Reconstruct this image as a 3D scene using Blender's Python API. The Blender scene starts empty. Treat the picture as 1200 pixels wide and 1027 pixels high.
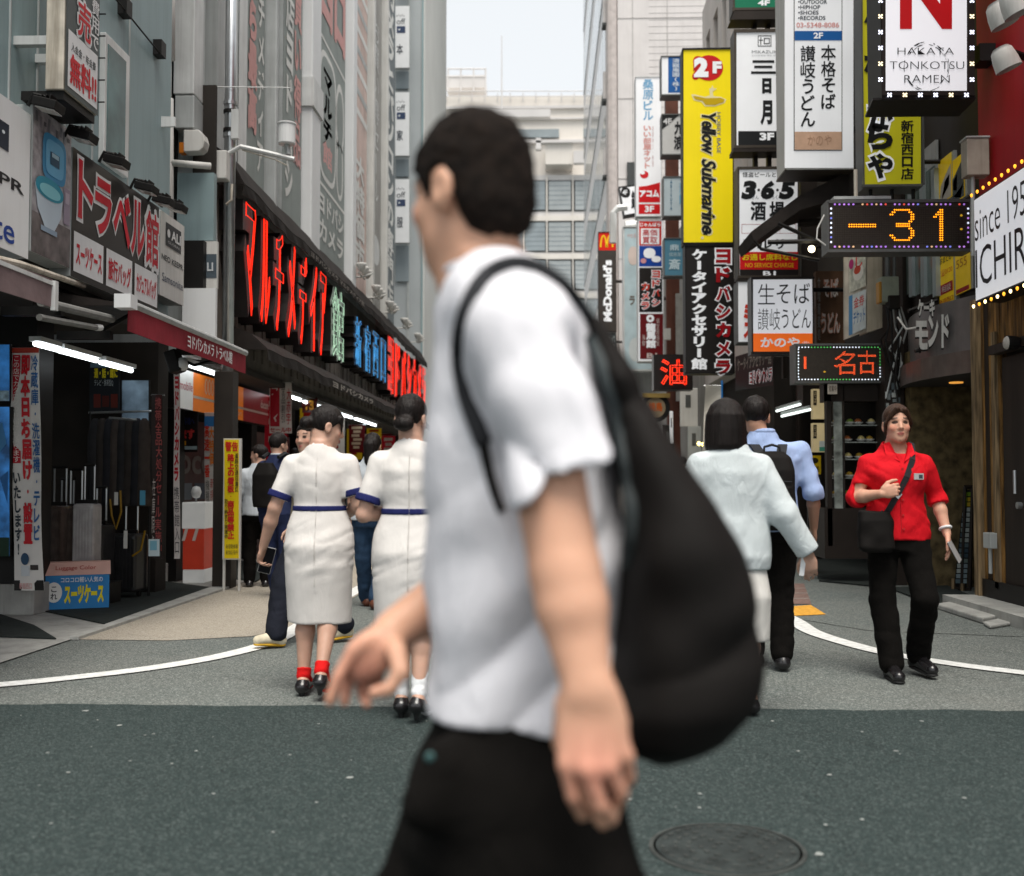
import bpy, math, random
import numpy as np
from mathutils import Vector, Matrix
random.seed(7)
R_ = math.radians
scene = bpy.context.scene
COL = scene.collection

# ---------------------------------------------------------------- camera
F = 1250.0                       # focal length in pixels of the 1200 px wide photograph
CAMZ = 1.15
cd = bpy.data.cameras.new('camera')
cam = bpy.data.objects.new('camera', cd)
COL.objects.link(cam)
cd.sensor_width = 36.0
cd.lens = 36.0 * F / 1200.0
cam.location = (0, 0, CAMZ)
cam.rotation_euler = (R_(90 + 2.36), 0, R_(1.83))
cd.clip_start = 0.05
cd.clip_end = 2000
cd.dof.use_dof = True
cd.dof.focus_distance = 8.0
cd.dof.aperture_fstop = 2.05
scene.camera = cam
MW = Matrix.Translation(cam.location) @ cam.rotation_euler.to_matrix().to_4x4()
MR = cam.rotation_euler.to_matrix()
CL = Vector(cam.location)

# ---------------------------------------------------------------- sky, sun, exposure
SUN_EL, SUN_ROT = R_(68), R_(172)
w = bpy.data.worlds.new('World')
scene.world = w
w.use_nodes = True
nt = w.node_tree
nt.nodes.clear()
sky = nt.nodes.new('ShaderNodeTexSky')
sky.sky_type = 'NISHITA'
sky.sun_disc = False
sky.sun_elevation = SUN_EL
sky.sun_rotation = SUN_ROT
sky.air_density = 1.0
sky.dust_density = 4.0
sky.ozone_density = 1.0
hsv = nt.nodes.new('ShaderNodeHueSaturation')     # overcast: the clouds take most of the blue out
hsv.inputs['Saturation'].default_value = 0.22
bg = nt.nodes.new('ShaderNodeBackground')
bg.inputs['Strength'].default_value = 0.060
wo = nt.nodes.new('ShaderNodeOutputWorld')
nt.links.new(sky.outputs[0], hsv.inputs['Color'])
cool = nt.nodes.new('ShaderNodeMix')
cool.data_type = 'RGBA'
cool.blend_type = 'MIX'
cool.inputs['Factor'].default_value = 0.55
nt.links.new(hsv.outputs[0], cool.inputs['A'])
cool.inputs['B'].default_value = (10.2, 10.6, 10.9, 1)
nt.links.new(cool.outputs['Result'], bg.inputs['Color'])
nt.links.new(bg.outputs[0], wo.inputs[0])
sd = bpy.data.lights.new('sun', 'SUN')
sd.energy = 1.9
sd.angle = R_(32)
sd.color = (1, 0.945, 0.86)
sun = bpy.data.objects.new('sun', sd)
COL.objects.link(sun)
# light comes from behind the camera, high over the cross street
_sv = Vector((math.sin(SUN_ROT) * math.cos(SUN_EL), math.cos(SUN_ROT) * math.cos(SUN_EL), math.sin(SUN_EL)))
sun.rotation_euler = (-_sv).to_track_quat('-Z', 'Y').to_euler()
scene.view_settings.view_transform = 'Standard'
scene.view_settings.look = 'None'
scene.view_settings.exposure = 1.12
scene.view_settings.gamma = 1.0
try:
    scene.cycles.max_bounces = 6
    scene.cycles.use_denoising = True
except Exception:
    pass

# ---------------------------------------------------------------- photograph pixels to places
def ray(px, py):
    return MR @ Vector(((px - 600.0) / F, (513.5 - py) / F, -1.0))
def P(px, py, Y):
    d = ray(px, py); return CL + d * (Y / d.y)
def PX(px, py, X):
    d = ray(px, py); return CL + d * (X / d.x)
def G(px, py, z=0.0):
    d = ray(px, py); return CL + d * ((z - CAMZ) / d.z)
def V(*a): return Vector(a)

# ---------------------------------------------------------------- materials
def hx(s):
    s = s.lstrip('#'); out = []
    for i in (0, 2, 4):
        c = int(s[i:i + 2], 16) / 255.0
        out.append(c / 12.92 if c <= 0.04045 else ((c + 0.055) / 1.055) ** 2.4)
    return tuple(out)
MATS = {}
def mat(name, col, rough=0.6, metal=0.0, var=0.12, scale=6.0, bump=0.0, bscale=80.0, emit=0.0, ecol=None, streak=0.0, attr=None, spec=0.25, stretch=(1, 1, 1), sheen=0.0, alpha=None, sss=0.0, weave=False):
    if name in MATS: return MATS[name]
    if isinstance(col, str): col = hx(col)
    m = bpy.data.materials.new(name); m.use_nodes = True
    n = m.node_tree.nodes; L = m.node_tree.links
    b = n['Principled BSDF']
    b.inputs['Roughness'].default_value = rough
    b.inputs['Metallic'].default_value = metal
    b.inputs['Specular IOR Level'].default_value = spec
    if sheen: b.inputs['Sheen Weight'].default_value = sheen
    if sss:
        b.inputs['Subsurface Weight'].default_value = sss
        b.inputs['Subsurface Radius'].default_value = (0.012, 0.005, 0.003)
        b.inputs['Subsurface Scale'].default_value = 0.6
    tc = n.new('ShaderNodeTexCoord')
    mp = n.new('ShaderNodeMapping'); mp.inputs['Scale'].default_value = stretch
    L.new(tc.outputs['Object'], mp.inputs[0])
    base = n.new('ShaderNodeRGB'); base.outputs[0].default_value = (*col, 1)
    src = base.outputs[0]
    if attr:
        at = n.new('ShaderNodeAttribute'); at.attribute_name = attr
        src = at.outputs['Color']
    if var:
        nz = n.new('ShaderNodeTexNoise'); nz.inputs['Scale'].default_value = scale; nz.inputs['Detail'].default_value = 5
        L.new(mp.outputs[0], nz.inputs['Vector'])
        mr = n.new('ShaderNodeMapRange'); mr.inputs[1].default_value = 0.3; mr.inputs[2].default_value = 0.7
        mr.inputs[3].default_value = 1 - var; mr.inputs[4].default_value = 1 + var
        L.new(nz.outputs[0], mr.inputs[0])
        mx = n.new('ShaderNodeVectorMath'); mx.operation = 'MULTIPLY'
        L.new(src, mx.inputs[0]); L.new(mr.outputs[0], mx.inputs[1])
        src = mx.outputs[0]
    if streak:                                   # rain streaks and grime, long in z
        m2 = n.new('ShaderNodeMapping'); m2.inputs['Scale'].default_value = (7, 7, 0.35)
        L.new(tc.outputs['Object'], m2.inputs[0])
        n2 = n.new('ShaderNodeTexNoise'); n2.inputs['Scale'].default_value = 1.6; n2.inputs['Detail'].default_value = 6; n2.inputs['Roughness'].default_value = 0.7
        L.new(m2.outputs[0], n2.inputs['Vector'])
        r2 = n.new('ShaderNodeMapRange'); r2.inputs[1].default_value = 0.48; r2.inputs[2].default_value = 0.72
        r2.inputs[3].default_value = 0.0; r2.inputs[4].default_value = streak
        L.new(n2.outputs[0], r2.inputs[0])
        mm = n.new('ShaderNodeMix'); mm.data_type = 'RGBA'
        L.new(r2.outputs[0], mm.inputs['Factor']); L.new(src, mm.inputs['A'])
        mm.inputs['B'].default_value = (col[0] * 0.3 + 0.01, col[1] * 0.27 + 0.008, col[2] * 0.24 + 0.006, 1)
        src = mm.outputs['Result']
    L.new(src, b.inputs['Base Color'])
    if bump:
        nb = n.new('ShaderNodeTexNoise'); nb.inputs['Scale'].default_value = bscale; nb.inputs['Detail'].default_value = 4
        L.new(mp.outputs[0], nb.inputs['Vector'])
        bp = n.new('ShaderNodeBump'); bp.inputs['Strength'].default_value = bump; bp.inputs['Distance'].default_value = 0.01
        L.new(nb.outputs[0], bp.inputs['Height']); L.new(bp.outputs[0], b.inputs['Normal'])
    if emit:
        b.inputs['Emission Strength'].default_value = emit
        if ecol: b.inputs['Emission Color'].default_value = (*ecol, 1)
        else: L.new(src, b.inputs['Emission Color'])
    m.diffuse_color = (*col, 1)
    MATS[name] = m
    return m
def ink(c, **k):                                  # printed or painted colour
    return mat('ink ' + c, c, rough=k.get('rough', 0.45), var=0.06, scale=3.0)
def glow(c, e):                                   # something that gives off light
    return mat('lit %s %g' % (c, e), c, rough=0.4, var=0.0, emit=e)

# ---------------------------------------------------------------- objects
def tag(o, label=None, cat=None, group=None, kind=None):
    if label: o['label'] = label
    if cat: o['category'] = cat
    if group: o['group'] = group
    if kind: o['kind'] = kind
    return o
def thing(name, label, cat, loc=(0, 0, 0), rz=0.0, group=None):
    o = bpy.data.objects.new(name, None); COL.objects.link(o)
    o.empty_display_size = 0.1
    o.location = loc; o.rotation_euler = (0, 0, rz)
    return tag(o, label, cat, group)
def copy_tree(o, parent=None):
    c = o.copy(); COL.objects.link(c)
    if parent: mi = o.matrix_parent_inverse.copy(); c.parent = parent; c.matrix_parent_inverse = mi
    for ch in [x for x in COL.objects if x.parent == o]: copy_tree(ch, c)
    return c

# ---------------------------------------------------------------- glyphs
_GL = {}
def _dense(ch):
    if ord(ch) < 0x2e80 or 0x3040 <= ord(ch) <= 0x30ff: return 0
    return len(glyphs(ch, 0.0, 1)[0])
def glyphs(s, bold=0.0, res=3):
    if bold > .02 and s:                         # dense characters clog when thickened
        m_ = max(_dense(ch) for ch in s)
        bold = 0.0 if m_ > 24 else bold
    k = (s, bold, res)
    if k in _GL: return _GL[k]
    c = bpy.data.curves.new('t', 'FONT'); c.body = s; c.resolution_u = res; c.offset = bold
    o = bpy.data.objects.new('t', c); COL.objects.link(o)
    dg = bpy.context.evaluated_depsgraph_get()
    m = bpy.data.meshes.new_from_object(o.evaluated_get(dg))
    v = np.array([x.co[:2] for x in m.vertices]).reshape(-1, 2)
    f = [tuple(p.vertices) for p in m.polygons]
    bpy.data.objects.remove(o); bpy.data.curves.remove(c); bpy.data.meshes.remove(m)
    if len(v):
        lo, hi = v.min(0), v.max(0); sz = np.maximum(hi - lo, 1e-4)
        _GL[k] = ((v - lo) / sz, f, sz)
    else: _GL[k] = (v, f, np.ones(2))
    return _GL[k]
def glyph_outline(s, bold=0.0, res=2):
    """closed outlines of the glyphs of s, in 0..1 of its box"""
    k = ('o', s, bold)
    if k in _GL: return _GL[k]
    v, f, sz = glyphs(s, bold, res)
    cnt = {}
    for p in f:
        for i in range(len(p)):
            a, b = p[i], p[(i + 1) % len(p)]
            cnt[(min(a, b), max(a, b))] = cnt.get((min(a, b), max(a, b)), 0) + 1
    nxt = {}
    for p in f:
        for i in range(len(p)):
            a, b = p[i], p[(i + 1) % len(p)]
            if cnt[(min(a, b), max(a, b))] == 1: nxt[a] = b
    loops = []
    while nxt:
        a0 = next(iter(nxt)); lp = [a0]; a = nxt.pop(a0)
        while a != a0 and a in nxt:
            lp.append(a); a = nxt.pop(a)
        if len(lp) > 2: loops.append([tuple(v[i]) for i in lp])
    _GL[k] = (loops, sz)
    return _GL[k]

# ---------------------------------------------------------------- mesh builder
SPLITN = {'wall_fitting', 'folding_arm', 'bracket', 'bolt', 'clamp', 'conduit', 'corner_bracket', 'downlight', 'post', 'mounting_arm', 'hanger', 'cable_bracket', 'edge_light', 'pipe', 'letter_rail', 'handle', 'casing_collar', 'trim_strip', 'mullion', 'grid_strip', 'roof_pipe', 'board', 'step', 'side_panel', 'shelf_plate'}
class MB:
    def __init__(s): s.v = []; s.f = []; s.m = []; s.mats = []
    def mi(s, m):
        if isinstance(m, str): m = ink(m)
        if m not in s.mats: s.mats.append(m)
        return s.mats.index(m)
    def add(s, vs, fs, m):
        k = len(s.v); i = s.mi(m)
        s.v += [tuple(x) for x in vs]
        for f in fs: s.f.append(tuple(a + k for a in f)); s.m.append(i)
        return s
    def quad(s, p, m): return s.add(p, [tuple(range(len(p)))], m)
    def box(s, a, b, m, R=None, c=None):
        x0, x1 = sorted((a[0], b[0])); y0, y1 = sorted((a[1], b[1])); z0, z1 = sorted((a[2], b[2]))
        vs = [V(x, y, z) for z in (z0, z1) for x, y in ((x0, y0), (x1, y0), (x1, y1), (x0, y1))]
        if R is not None:
            c = Vector(c) if c is not None else V((x0 + x1) / 2, (y0 + y1) / 2, (z0 + z1) / 2)
            vs = [c + R @ (q - c) for q in vs]
        return s.add(vs, [(3, 2, 1, 0), (4, 5, 6, 7), (0, 1, 5, 4), (1, 2, 6, 5), (2, 3, 7, 6), (3, 0, 4, 7)], m)
    def prism(s, pts, d, m):                      # pts: 3D outline, d: extrusion vector
        n = len(pts); pts = [Vector(p) for p in pts]; d = Vector(d)
        fs = [tuple(range(n))[::-1], tuple(range(n, 2 * n))] + [(i, (i + 1) % n, n + (i + 1) % n, n + i) for i in range(n)]
        return s.add(pts + [p + d for p in pts], fs, m)
    def tube(s, pts, r, m, n=8, closed=False, caps=True):
        pts = [Vector(p) for p in pts]; N = len(pts); vs = []; fs = []
        rr = r if isinstance(r, (list, tuple)) else [r] * N
        up = None
        for i, p in enumerate(pts):
            if closed: t = pts[(i + 1) % N] - pts[i - 1]
            else: t = pts[min(i + 1, N - 1)] - pts[max(i - 1, 0)]
            if t.length < 1e-9: t = V(0, 0, 1)
            t.normalize()
            if up is None:
                up = V(0, 0, 1) if abs(t.z) < 0.9 else V(1, 0, 0)
            a = t.cross(up)
            if a.length < 1e-6: a = t.orthogonal()
            a.normalize(); b = a.cross(t); up = b
            for k in range(n):
                q = 2 * math.pi * k / n
                vs.append(p + (a * math.cos(q) + b * math.sin(q)) * rr[i])
        for i in range(N if closed else N - 1):
            j = (i + 1) % N
            for k in range(n):
                fs.append((i * n + k, i * n + (k + 1) % n, j * n + (k + 1) % n, j * n + k))
        if caps and not closed:
            fs.append(tuple(range(n))[::-1]); fs.append(tuple((N - 1) * n + k for k in range(n)))
        return s.add(vs, fs, m)
    def lathe(s, c, prof, m, n=16, axis='z'):     # prof: (r, h)
        vs = []; fs = []; c = Vector(c)
        for r, h in prof:
            for k in range(n):
                q = 2 * math.pi * k / n; x, y = r * math.cos(q), r * math.sin(q)
                vs.append(c + (V(x, y, h) if axis == 'z' else V(x, h, y) if axis == 'y' else V(h, x, y)))
        for i in range(len(prof) - 1):
            for k in range(n): fs.append((i * n + k, i * n + (k + 1) % n, (i + 1) * n + (k + 1) % n, (i + 1) * n + k))
        fs.append(tuple(range(n))[::-1]); fs.append(tuple((len(prof) - 1) * n + k for k in range(n)))
        return s.add(vs, fs, m)
    def rect(s, mp, x0, y0, x1, y1, m, c=0.0):
        return s.quad([mp(x0, y1, c), mp(x1, y1, c), mp(x1, y0, c), mp(x0, y0, c)], m)
    def poly(s, mp, pts, m, c=0.0): return s.quad([mp(x, y, c) for x, y in pts], m)
    def disc(s, mp, x, y, rx, ry, m, c=0.0, n=24):
        return s.quad([mp(x + rx * math.cos(6.2832 * k / n), y + ry * math.sin(6.2832 * k / n), c) for k in range(n)], m)
    def text(s, mp, t, x0, y0, x1, y1, m, c=0.0, bold=0.0, rot=0, slant=0.0):
        """text squeezed into a box of the mapper; rot=90 reads downwards, turned clockwise; -90 reads upwards"""
        v, f, sz = glyphs(t, bold)
        if len(v) == 0: return s
        if bold > .012 and max(_dense(ch) for ch in t) > 24 and not rot:      # dense characters: thickened by four shifted copies
            qx, qy = bold * .55 / sz[0] * (x1 - x0), bold * .55 / sz[1] * (y1 - y0)
            for i, (sx, sy) in enumerate(((-1, -1), (1, -1), (-1, 1), (1, 1), (0, -1.3), (0, 1.3), (-1.3, 0), (1.3, 0))[:8 if bold > .05 else 4]):
                s.text(mp, t, x0 + sx * qx, y0 + sy * qy, x1 + sx * qx, y1 + sy * qy, m, c + .0004 * i, 0.0)
            return s
        out = []
        for a, b in v:
            a = a + slant * (b - 0.5)
            if rot == 90: a, b = b, 1 - a
            elif rot == -90: a, b = 1 - b, a
            out.append(mp(x0 + a * (x1 - x0), y1 + b * (y0 - y1), c))
        return s.add(out, f, m)
    def vtext(s, mp, t, x0, y0, x1, y1, m, c=0.0, bold=0.0, fill=0.92):
        """characters stacked downwards, each in its cell; long marks are turned"""
        n = len(t); h = (y1 - y0) / n; wd = x1 - x0
        for i, ch in enumerate(t):
            if ch in ' \u3000': continue
            a, b = y0 + i * h + h * (1 - fill) / 2, y0 + (i + 1) * h - h * (1 - fill) / 2
            xc = (x0 + x1) / 2
            if ch in '\u30fc-\u2014\u30fb\u00b7':
                if ch in '\u30fb\u00b7': s.disc(mp, xc, (a + b) / 2, wd * 0.09, h * 0.09, m, c, 10)
                else: s.rect(mp, xc - wd * 0.07 - abs(wd) * bold, a + h * 0.08, xc + wd * 0.07 + abs(wd) * bold, b - h * 0.08, m, c)
                continue
            _, _, sz = glyphs(ch, bold)
            fw = min(1.0, sz[0] / 0.9); fh = min(1.0, sz[1] / 0.9)
            s.text(mp, ch, xc - wd / 2 * fw, (a + b) / 2 - (b - a) / 2 * fh, xc + wd / 2 * fw, (a + b) / 2 + (b - a) / 2 * fh, m, c, bold)
        return s
    def build(s, name, parent=None, smooth=False, bevel=0.0, local=False, split=False):
        if split or (name in SPLITN and split is not None):
            par = list(range(len(s.v)))
            def find(a):
                while par[a] != a: par[a] = par[par[a]]; a = par[a]
                return a
            for f in s.f:
                for q in f[1:]: par[find(q)] = find(f[0])
            groups = {}
            for f, mi in zip(s.f, s.m): groups.setdefault(find(f[0]), []).append((f, mi))
            out = []
            for g in groups.values():
                mb = MB(); ids = sorted({q for f, _ in g for q in f}); mp_ = {q: i for i, q in enumerate(ids)}
                mb.v = [s.v[q] for q in ids]; mb.mats = sorted({s.mats[mi] for _, mi in g}, key=lambda q: q.name)
                mb.f = [tuple(mp_[q] for q in f) for f, _ in g]; mb.m = [mb.mats.index(s.mats[mi]) for _, mi in g]
                out.append(mb.build(name, parent, smooth, bevel, local, None))
            return out[0]
        me = bpy.data.meshes.new(name)
        me.from_pydata([tuple(v) for v in s.v], [], s.f)
        for m in s.mats: me.materials.append(m)
        if s.f: me.polygons.foreach_set('material_index', s.m)
        if smooth: me.polygons.foreach_set('use_smooth', [True] * len(s.f))
        me.update()
        o = bpy.data.objects.new(name, me); COL.objects.link(o)
        if parent:
            o.parent = parent
            if parent.type == 'EMPTY' and not local:
                o.matrix_parent_inverse = (Matrix.Translation(parent.location) @ parent.rotation_euler.to_matrix().to_4x4()).inverted()
        if bevel:
            md = o.modifiers.new('bevel', 'BEVEL'); md.width = bevel; md.segments = 2; md.limit_method = 'ANGLE'
        return o
def FY(Y, dx=0.0):                                # a plane facing the camera side, in photograph pixels
    return lambda px, py, c=0.0: P(px, py, Y) + V(0, -c, 0)
def UV(o, eu, ev):                                # a free plane: 0..1 right, 0..1 down, c out of it
    o, eu, ev = Vector(o), Vector(eu), Vector(ev)
    n = -(eu.cross(ev)).normalized()
    return lambda u, v, c=0.0: o + eu * u + ev * v + n * c
# ================================================================ ground
def asphalt(name, col, speck, warm, dens=0.0):
    m = bpy.data.materials.new(name); m.use_nodes = True
    n = m.node_tree.nodes; L = m.node_tree.links; b = n['Principled BSDF']
    b.inputs['Roughness'].default_value = 0.85; b.inputs['Specular IOR Level'].default_value = 0.25
    tc = n.new('ShaderNodeTexCoord')
    def noise(sc, det=4, rough=0.6):
        z = n.new('ShaderNodeTexNoise'); z.inputs['Scale'].default_value = sc; z.inputs['Detail'].default_value = det; z.inputs['Roughness'].default_value = rough
        L.new(tc.outputs['Object'], z.inputs['Vector']); return z.outputs[0]
    def ramp(src, a, c, lo, hi):
        r = n.new('ShaderNodeMapRange'); r.inputs[1].default_value = a; r.inputs[2].default_value = c
        r.inputs[3].default_value = lo; r.inputs[4].default_value = hi; L.new(src, r.inputs[0]); return r.outputs[0]
    def mix(f, a, bcol):
        q = n.new('ShaderNodeMix'); q.data_type = 'RGBA'; L.new(f, q.inputs['Factor'])
        if hasattr(a, 'type'): L.new(a, q.inputs['A'])
        else: q.inputs['A'].default_value = (*a, 1)
        q.inputs['B'].default_value = (*bcol, 1); return q.outputs['Result']
    c = mix(ramp(noise(0.55, 6, 0.65), 0.35, 0.7, 0, 1), col, warm)
    # patches, oil stains and hairline cracks
    c = mix(ramp(noise(1.7, 5, 0.7), 0.56, 0.70, 0, 0.38), c, tuple(x * 0.62 for x in col))
    cr = n.new('ShaderNodeTexVoronoi'); cr.feature = 'DISTANCE_TO_EDGE'; cr.inputs['Scale'].default_value = 0.55
    wv = n.new('ShaderNodeVectorMath'); wv.operation = 'MULTIPLY_ADD'; wn_ = n.new('ShaderNodeTexNoise'); wn_.inputs['Scale'].default_value = 2.2; wn_.inputs['Detail'].default_value = 6
    L.new(tc.outputs['Object'], wn_.inputs['Vector']); L.new(wn_.outputs['Color'], wv.inputs[0]); wv.inputs[1].default_value = (0.9, 0.9, 0.9); L.new(tc.outputs['Object'], wv.inputs[2]); L.new(wv.outputs[0], cr.inputs['Vector'])
    c = mix(ramp(cr.outputs['Distance'], 0.0, 0.007, 0.55, 0), c, tuple(x * 0.4 for x in col))
    vo = n.new('ShaderNodeTexVoronoi'); vo.inputs['Scale'].default_value = 130; L.new(tc.outputs['Object'], vo.inputs['Vector'])
    sh = n.new('ShaderNodeSeparateColor'); L.new(vo.outputs['Color'], sh.inputs[0])
    c = mix(ramp(sh.outputs[0], 0.62, 0.95, 0, 0.75), c, speck)
    c = mix(ramp(sh.outputs[1], 0.7, 0.95, 0, 0.7), c, tuple(x * 0.35 for x in col))
    c = mix(ramp(noise(260, 2), 0.45, 0.65, 0, 0.5), c, tuple(x * 0.55 for x in col))
    L.new(c, b.inputs['Base Color'])
    bp = n.new('ShaderNodeBump'); bp.inputs['Strength'].default_value = 0.5; bp.inputs['Distance'].default_value = 0.006
    L.new(vo.outputs['Distance'], bp.inputs['Height']); L.new(bp.outputs[0], b.inputs['Normal'])
    return m
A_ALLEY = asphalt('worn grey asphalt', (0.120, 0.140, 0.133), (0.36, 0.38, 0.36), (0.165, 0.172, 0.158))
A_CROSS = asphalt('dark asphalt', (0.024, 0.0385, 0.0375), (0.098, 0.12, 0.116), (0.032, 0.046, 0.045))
A_SIDE = asphalt('sandy pavement', (0.42, 0.375, 0.305), (0.55, 0.50, 0.43), (0.34, 0.31, 0.26))
M_PAINT = mat('worn white road paint', (0.72, 0.73, 0.71), 0.8, var=0.18, scale=22, bump=0.3, bscale=120)
M_ORANGE = mat('orange road paint', (0.72, 0.36, 0.05), 0.8, var=0.25, scale=25)
M_CONC = mat('pale concrete', (0.36, 0.36, 0.34), 0.85, var=0.18, scale=5, bump=0.3, bscale=60, streak=0.35)
M_MAT = mat('dark rubber mat', (0.022, 0.028, 0.026), 0.9, var=0.2, scale=9, bump=0.4, bscale=150)
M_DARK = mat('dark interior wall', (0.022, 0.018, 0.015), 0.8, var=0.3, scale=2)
M_CEIL = mat('dark ceiling', (0.045, 0.04, 0.036), 0.9, var=0.2, scale=2)  # plain dark tone for soffits and the canopy underside

def flat(name, poly, z, m, label=None, cat=None, kind='structure'):
    mb = MB(); mb.quad([V(x, y, z) for x, y in poly], m)
    return tag(mb.build(name), label, cat, None, kind)
o = flat('ground', [(-300, -300), (300, -300), (300, 300), (-300, 300)], -0.012, A_ALLEY, 'grey ground under the street and buildings', 'ground')
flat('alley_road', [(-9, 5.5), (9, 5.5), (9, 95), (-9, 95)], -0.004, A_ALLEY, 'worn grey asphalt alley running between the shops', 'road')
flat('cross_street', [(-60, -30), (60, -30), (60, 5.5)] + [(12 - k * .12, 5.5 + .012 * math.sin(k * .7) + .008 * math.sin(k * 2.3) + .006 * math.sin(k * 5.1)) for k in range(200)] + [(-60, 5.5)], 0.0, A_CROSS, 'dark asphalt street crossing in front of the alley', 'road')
flat('pavement', [(-3.46, 7.75), (-2.75, 7.72), (-2.2, 7.95), (-1.95, 8.6), (-1.9, 12), (-1.9, 40), (-3.46, 40)], 0.0, A_SIDE, 'sandy pavement strip along the left shops', 'pavement')
flat('pavement', [(2.0, 9.3), (2.5, 8.4), (4.3, 7.9), (4.3, 40), (2.0, 40)], 0.0, A_ALLEY, 'grey pavement strip along the right shops', 'pavement')
def ribbon(pts, wd, z=0.004):
    mb = MB(); pts = [Vector((p[0], p[1], z)) for p in pts]
    d = []
    for i, p in enumerate(pts):
        t = (pts[min(i + 1, len(pts) - 1)] - pts[max(i - 1, 0)]).normalized(); d.append(V(-t.y, t.x, 0) * wd / 2)
    for i in range(len(pts) - 1):
        mb.quad([pts[i] - d[i], pts[i + 1] - d[i + 1], pts[i + 1] + d[i + 1], pts[i] + d[i]], M_PAINT)
    return mb
def smooth_path(pts, n=6):
    out = []
    for i in range(len(pts) - 1):
        p0, p1, p2, p3 = (Vector(pts[max(0, min(len(pts) - 1, j))]) for j in (i - 1, i, i + 1, i + 2))
        for k in range(n):
            t = k / n
            out.append(0.5 * ((2 * p1) + (p2 - p0) * t + (2 * p0 - 5 * p1 + 4 * p2 - p3) * t * t + (3 * p1 - p0 - 3 * p2 + p3) * t ** 3))
    out.append(Vector(pts[-1])); return out
lp = [G(x, y) for x, y in ((-120, 811), (0, 803), (90, 794), (180, 783), (260, 769), (318, 753), (350, 735))] + [V(-2.0, 9.6, 0), V(-2.02, 13, 0), V(-2.02, 22, 0), V(-2.02, 40, 0)]
tag(ribbon(smooth_path(lp), 0.15).build('road_marking'), 'white painted edge line curving out of the alley to the left', 'road marking', None, 'structure')
rp = [G(x, y) for x, y in ((1300, 800), (1200, 789), (1120, 779), (1040, 766), (985, 752), (950, 740), (928, 726))] + [V(2.02, 10.4, 0), V(2.0, 14, 0), V(1.95, 24, 0)]
tag(ribbon(smooth_path(rp), 0.15).build('road_marking'), 'white painted edge line curving out of the alley to the right', 'road marking', None, 'structure')
mb = MB(); mb.quad([G(*p, 0.005) for p in ((924, 711), (950, 709), (968, 720), (926, 722))], M_ORANGE)
mb.quad([G(*p, 0.005) for p in ((896, 711), (914, 711), (915, 722), (899, 722))], M_ORANGE)
tag(mb.build('road_marking'), 'orange painted marking on the road behind the couple', 'road marking', None, 'structure')
# chewing gum spots and litter flecks trodden into the dark asphalt
mb = MB(); rn = random.Random(3)
M_GUM = mat('trodden gum', (0.30, 0.32, 0.305), 0.8, var=0.3, scale=30)
spots = [(410, 911, 9), (310, 607, 0), (80, 905, 5), (320, 975, 4), (960, 1001, 9), (972, 908, 6), (935, 880, 4), (1050, 880, 5), (140, 850, 6), (100, 833, 8), (180, 860, 4), (1130, 935, 5), (1010, 960, 5), (250, 930, 4), (230, 880, 4), (60, 965, 4), (1080, 845, 5), (820, 930, 5), (905, 845, 4)]
for x, y, r in spots:
    if y < 700: continue
    c = G(x, y, 0.004); s = r / F * c.y * 0.55
    mb.quad([c + V(math.cos(a) * s * rn.uniform(0.7, 1.2), math.sin(a) * s * rn.uniform(0.6, 1.3), 0) for a in [k * 0.7854 for k in range(8)]], M_GUM)
for i in range(80):
    x, y = rn.uniform(-3.2, 3.2), rn.uniform(2.2, 5.4); s = rn.choice((0.003, 0.004, 0.005, 0.008))
    mb.quad([V(x + math.cos(a) * s * rn.uniform(0.7, 1.2), y + math.sin(a) * s * rn.uniform(0.6, 1.3), 0.004) for a in [k * 1.0472 for k in range(6)]], M_GUM)
tag(mb.build('road_litter'), 'pale flecks of gum and grit on the dark asphalt', 'litter', None, 'stuff')
# manhole cover
c = G(852, 995, 0.0); r = 0.222
M_IRON = mat('worn cast iron', (0.034, 0.042, 0.041), 0.65, 0.3, var=0.35, scale=12, bump=0.5, bscale=90)
M_IRON2 = mat('worn cast iron ribs', (0.052, 0.058, 0.055), 0.6, 0.3, var=0.35, scale=12)
mh = thing('manhole_cover', 'round cast iron manhole cover with worn pattern in the dark street', 'manhole cover', c)
mb = MB(); mb.lathe(c, [(r, 0.0), (r, 0.004), (r - 0.012, 0.006), (r - 0.02, 0.004)], M_IRON, 40); mb.build('cover_plate', mh)
mb = MB(); mb.lathe(c, [(r + 0.022, 0.0), (r + 0.022, 0.004), (r + 0.008, 0.0045), (r + 0.008, 0.0)], M_IRON2, 40); mb.build('cover_ring', mh)
mb = MB()
for ring in range(1, 6):
    rr = ring * 0.04
    for k in range(ring * 6):
        if rn.random() < 0.2: continue
        a = k / (ring * 6) * 6.2832; p = c + V(math.cos(a) * rr, math.sin(a) * rr, 0)
        mb.box(p + V(-0.011, -0.006, 0.003), p + V(0.011, 0.006, 0.0070), M_IRON2, Matrix.Rotation(a + 1.57, 3, 'Z'))
mb.build('raised_pattern', mh)
# small brick-red drain cover by the orange mark
mb = MB(); mb.quad([G(*p, 0.006) for p in ((905, 684), (942, 684), (951, 708), (905, 708))], mat('red paver', (0.2, 0.13, 0.11), 0.85, var=0.3, scale=14))
g4 = [G(*p, 0.008) for p in ((905, 684), (942, 684), (951, 708), (905, 708))]
for i in range(1, 4):
    t = i / 4; a = g4[0].lerp(g4[3], t); b = g4[1].lerp(g4[2], t); mb.quad([a, b, b + V(0, -0.03, 0), a + V(0, -0.03, 0)], M_CONC)
tag(mb.build('drain_cover'), 'reddish brick-patterned drain cover in the road behind the couple', 'drain cover')

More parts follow.
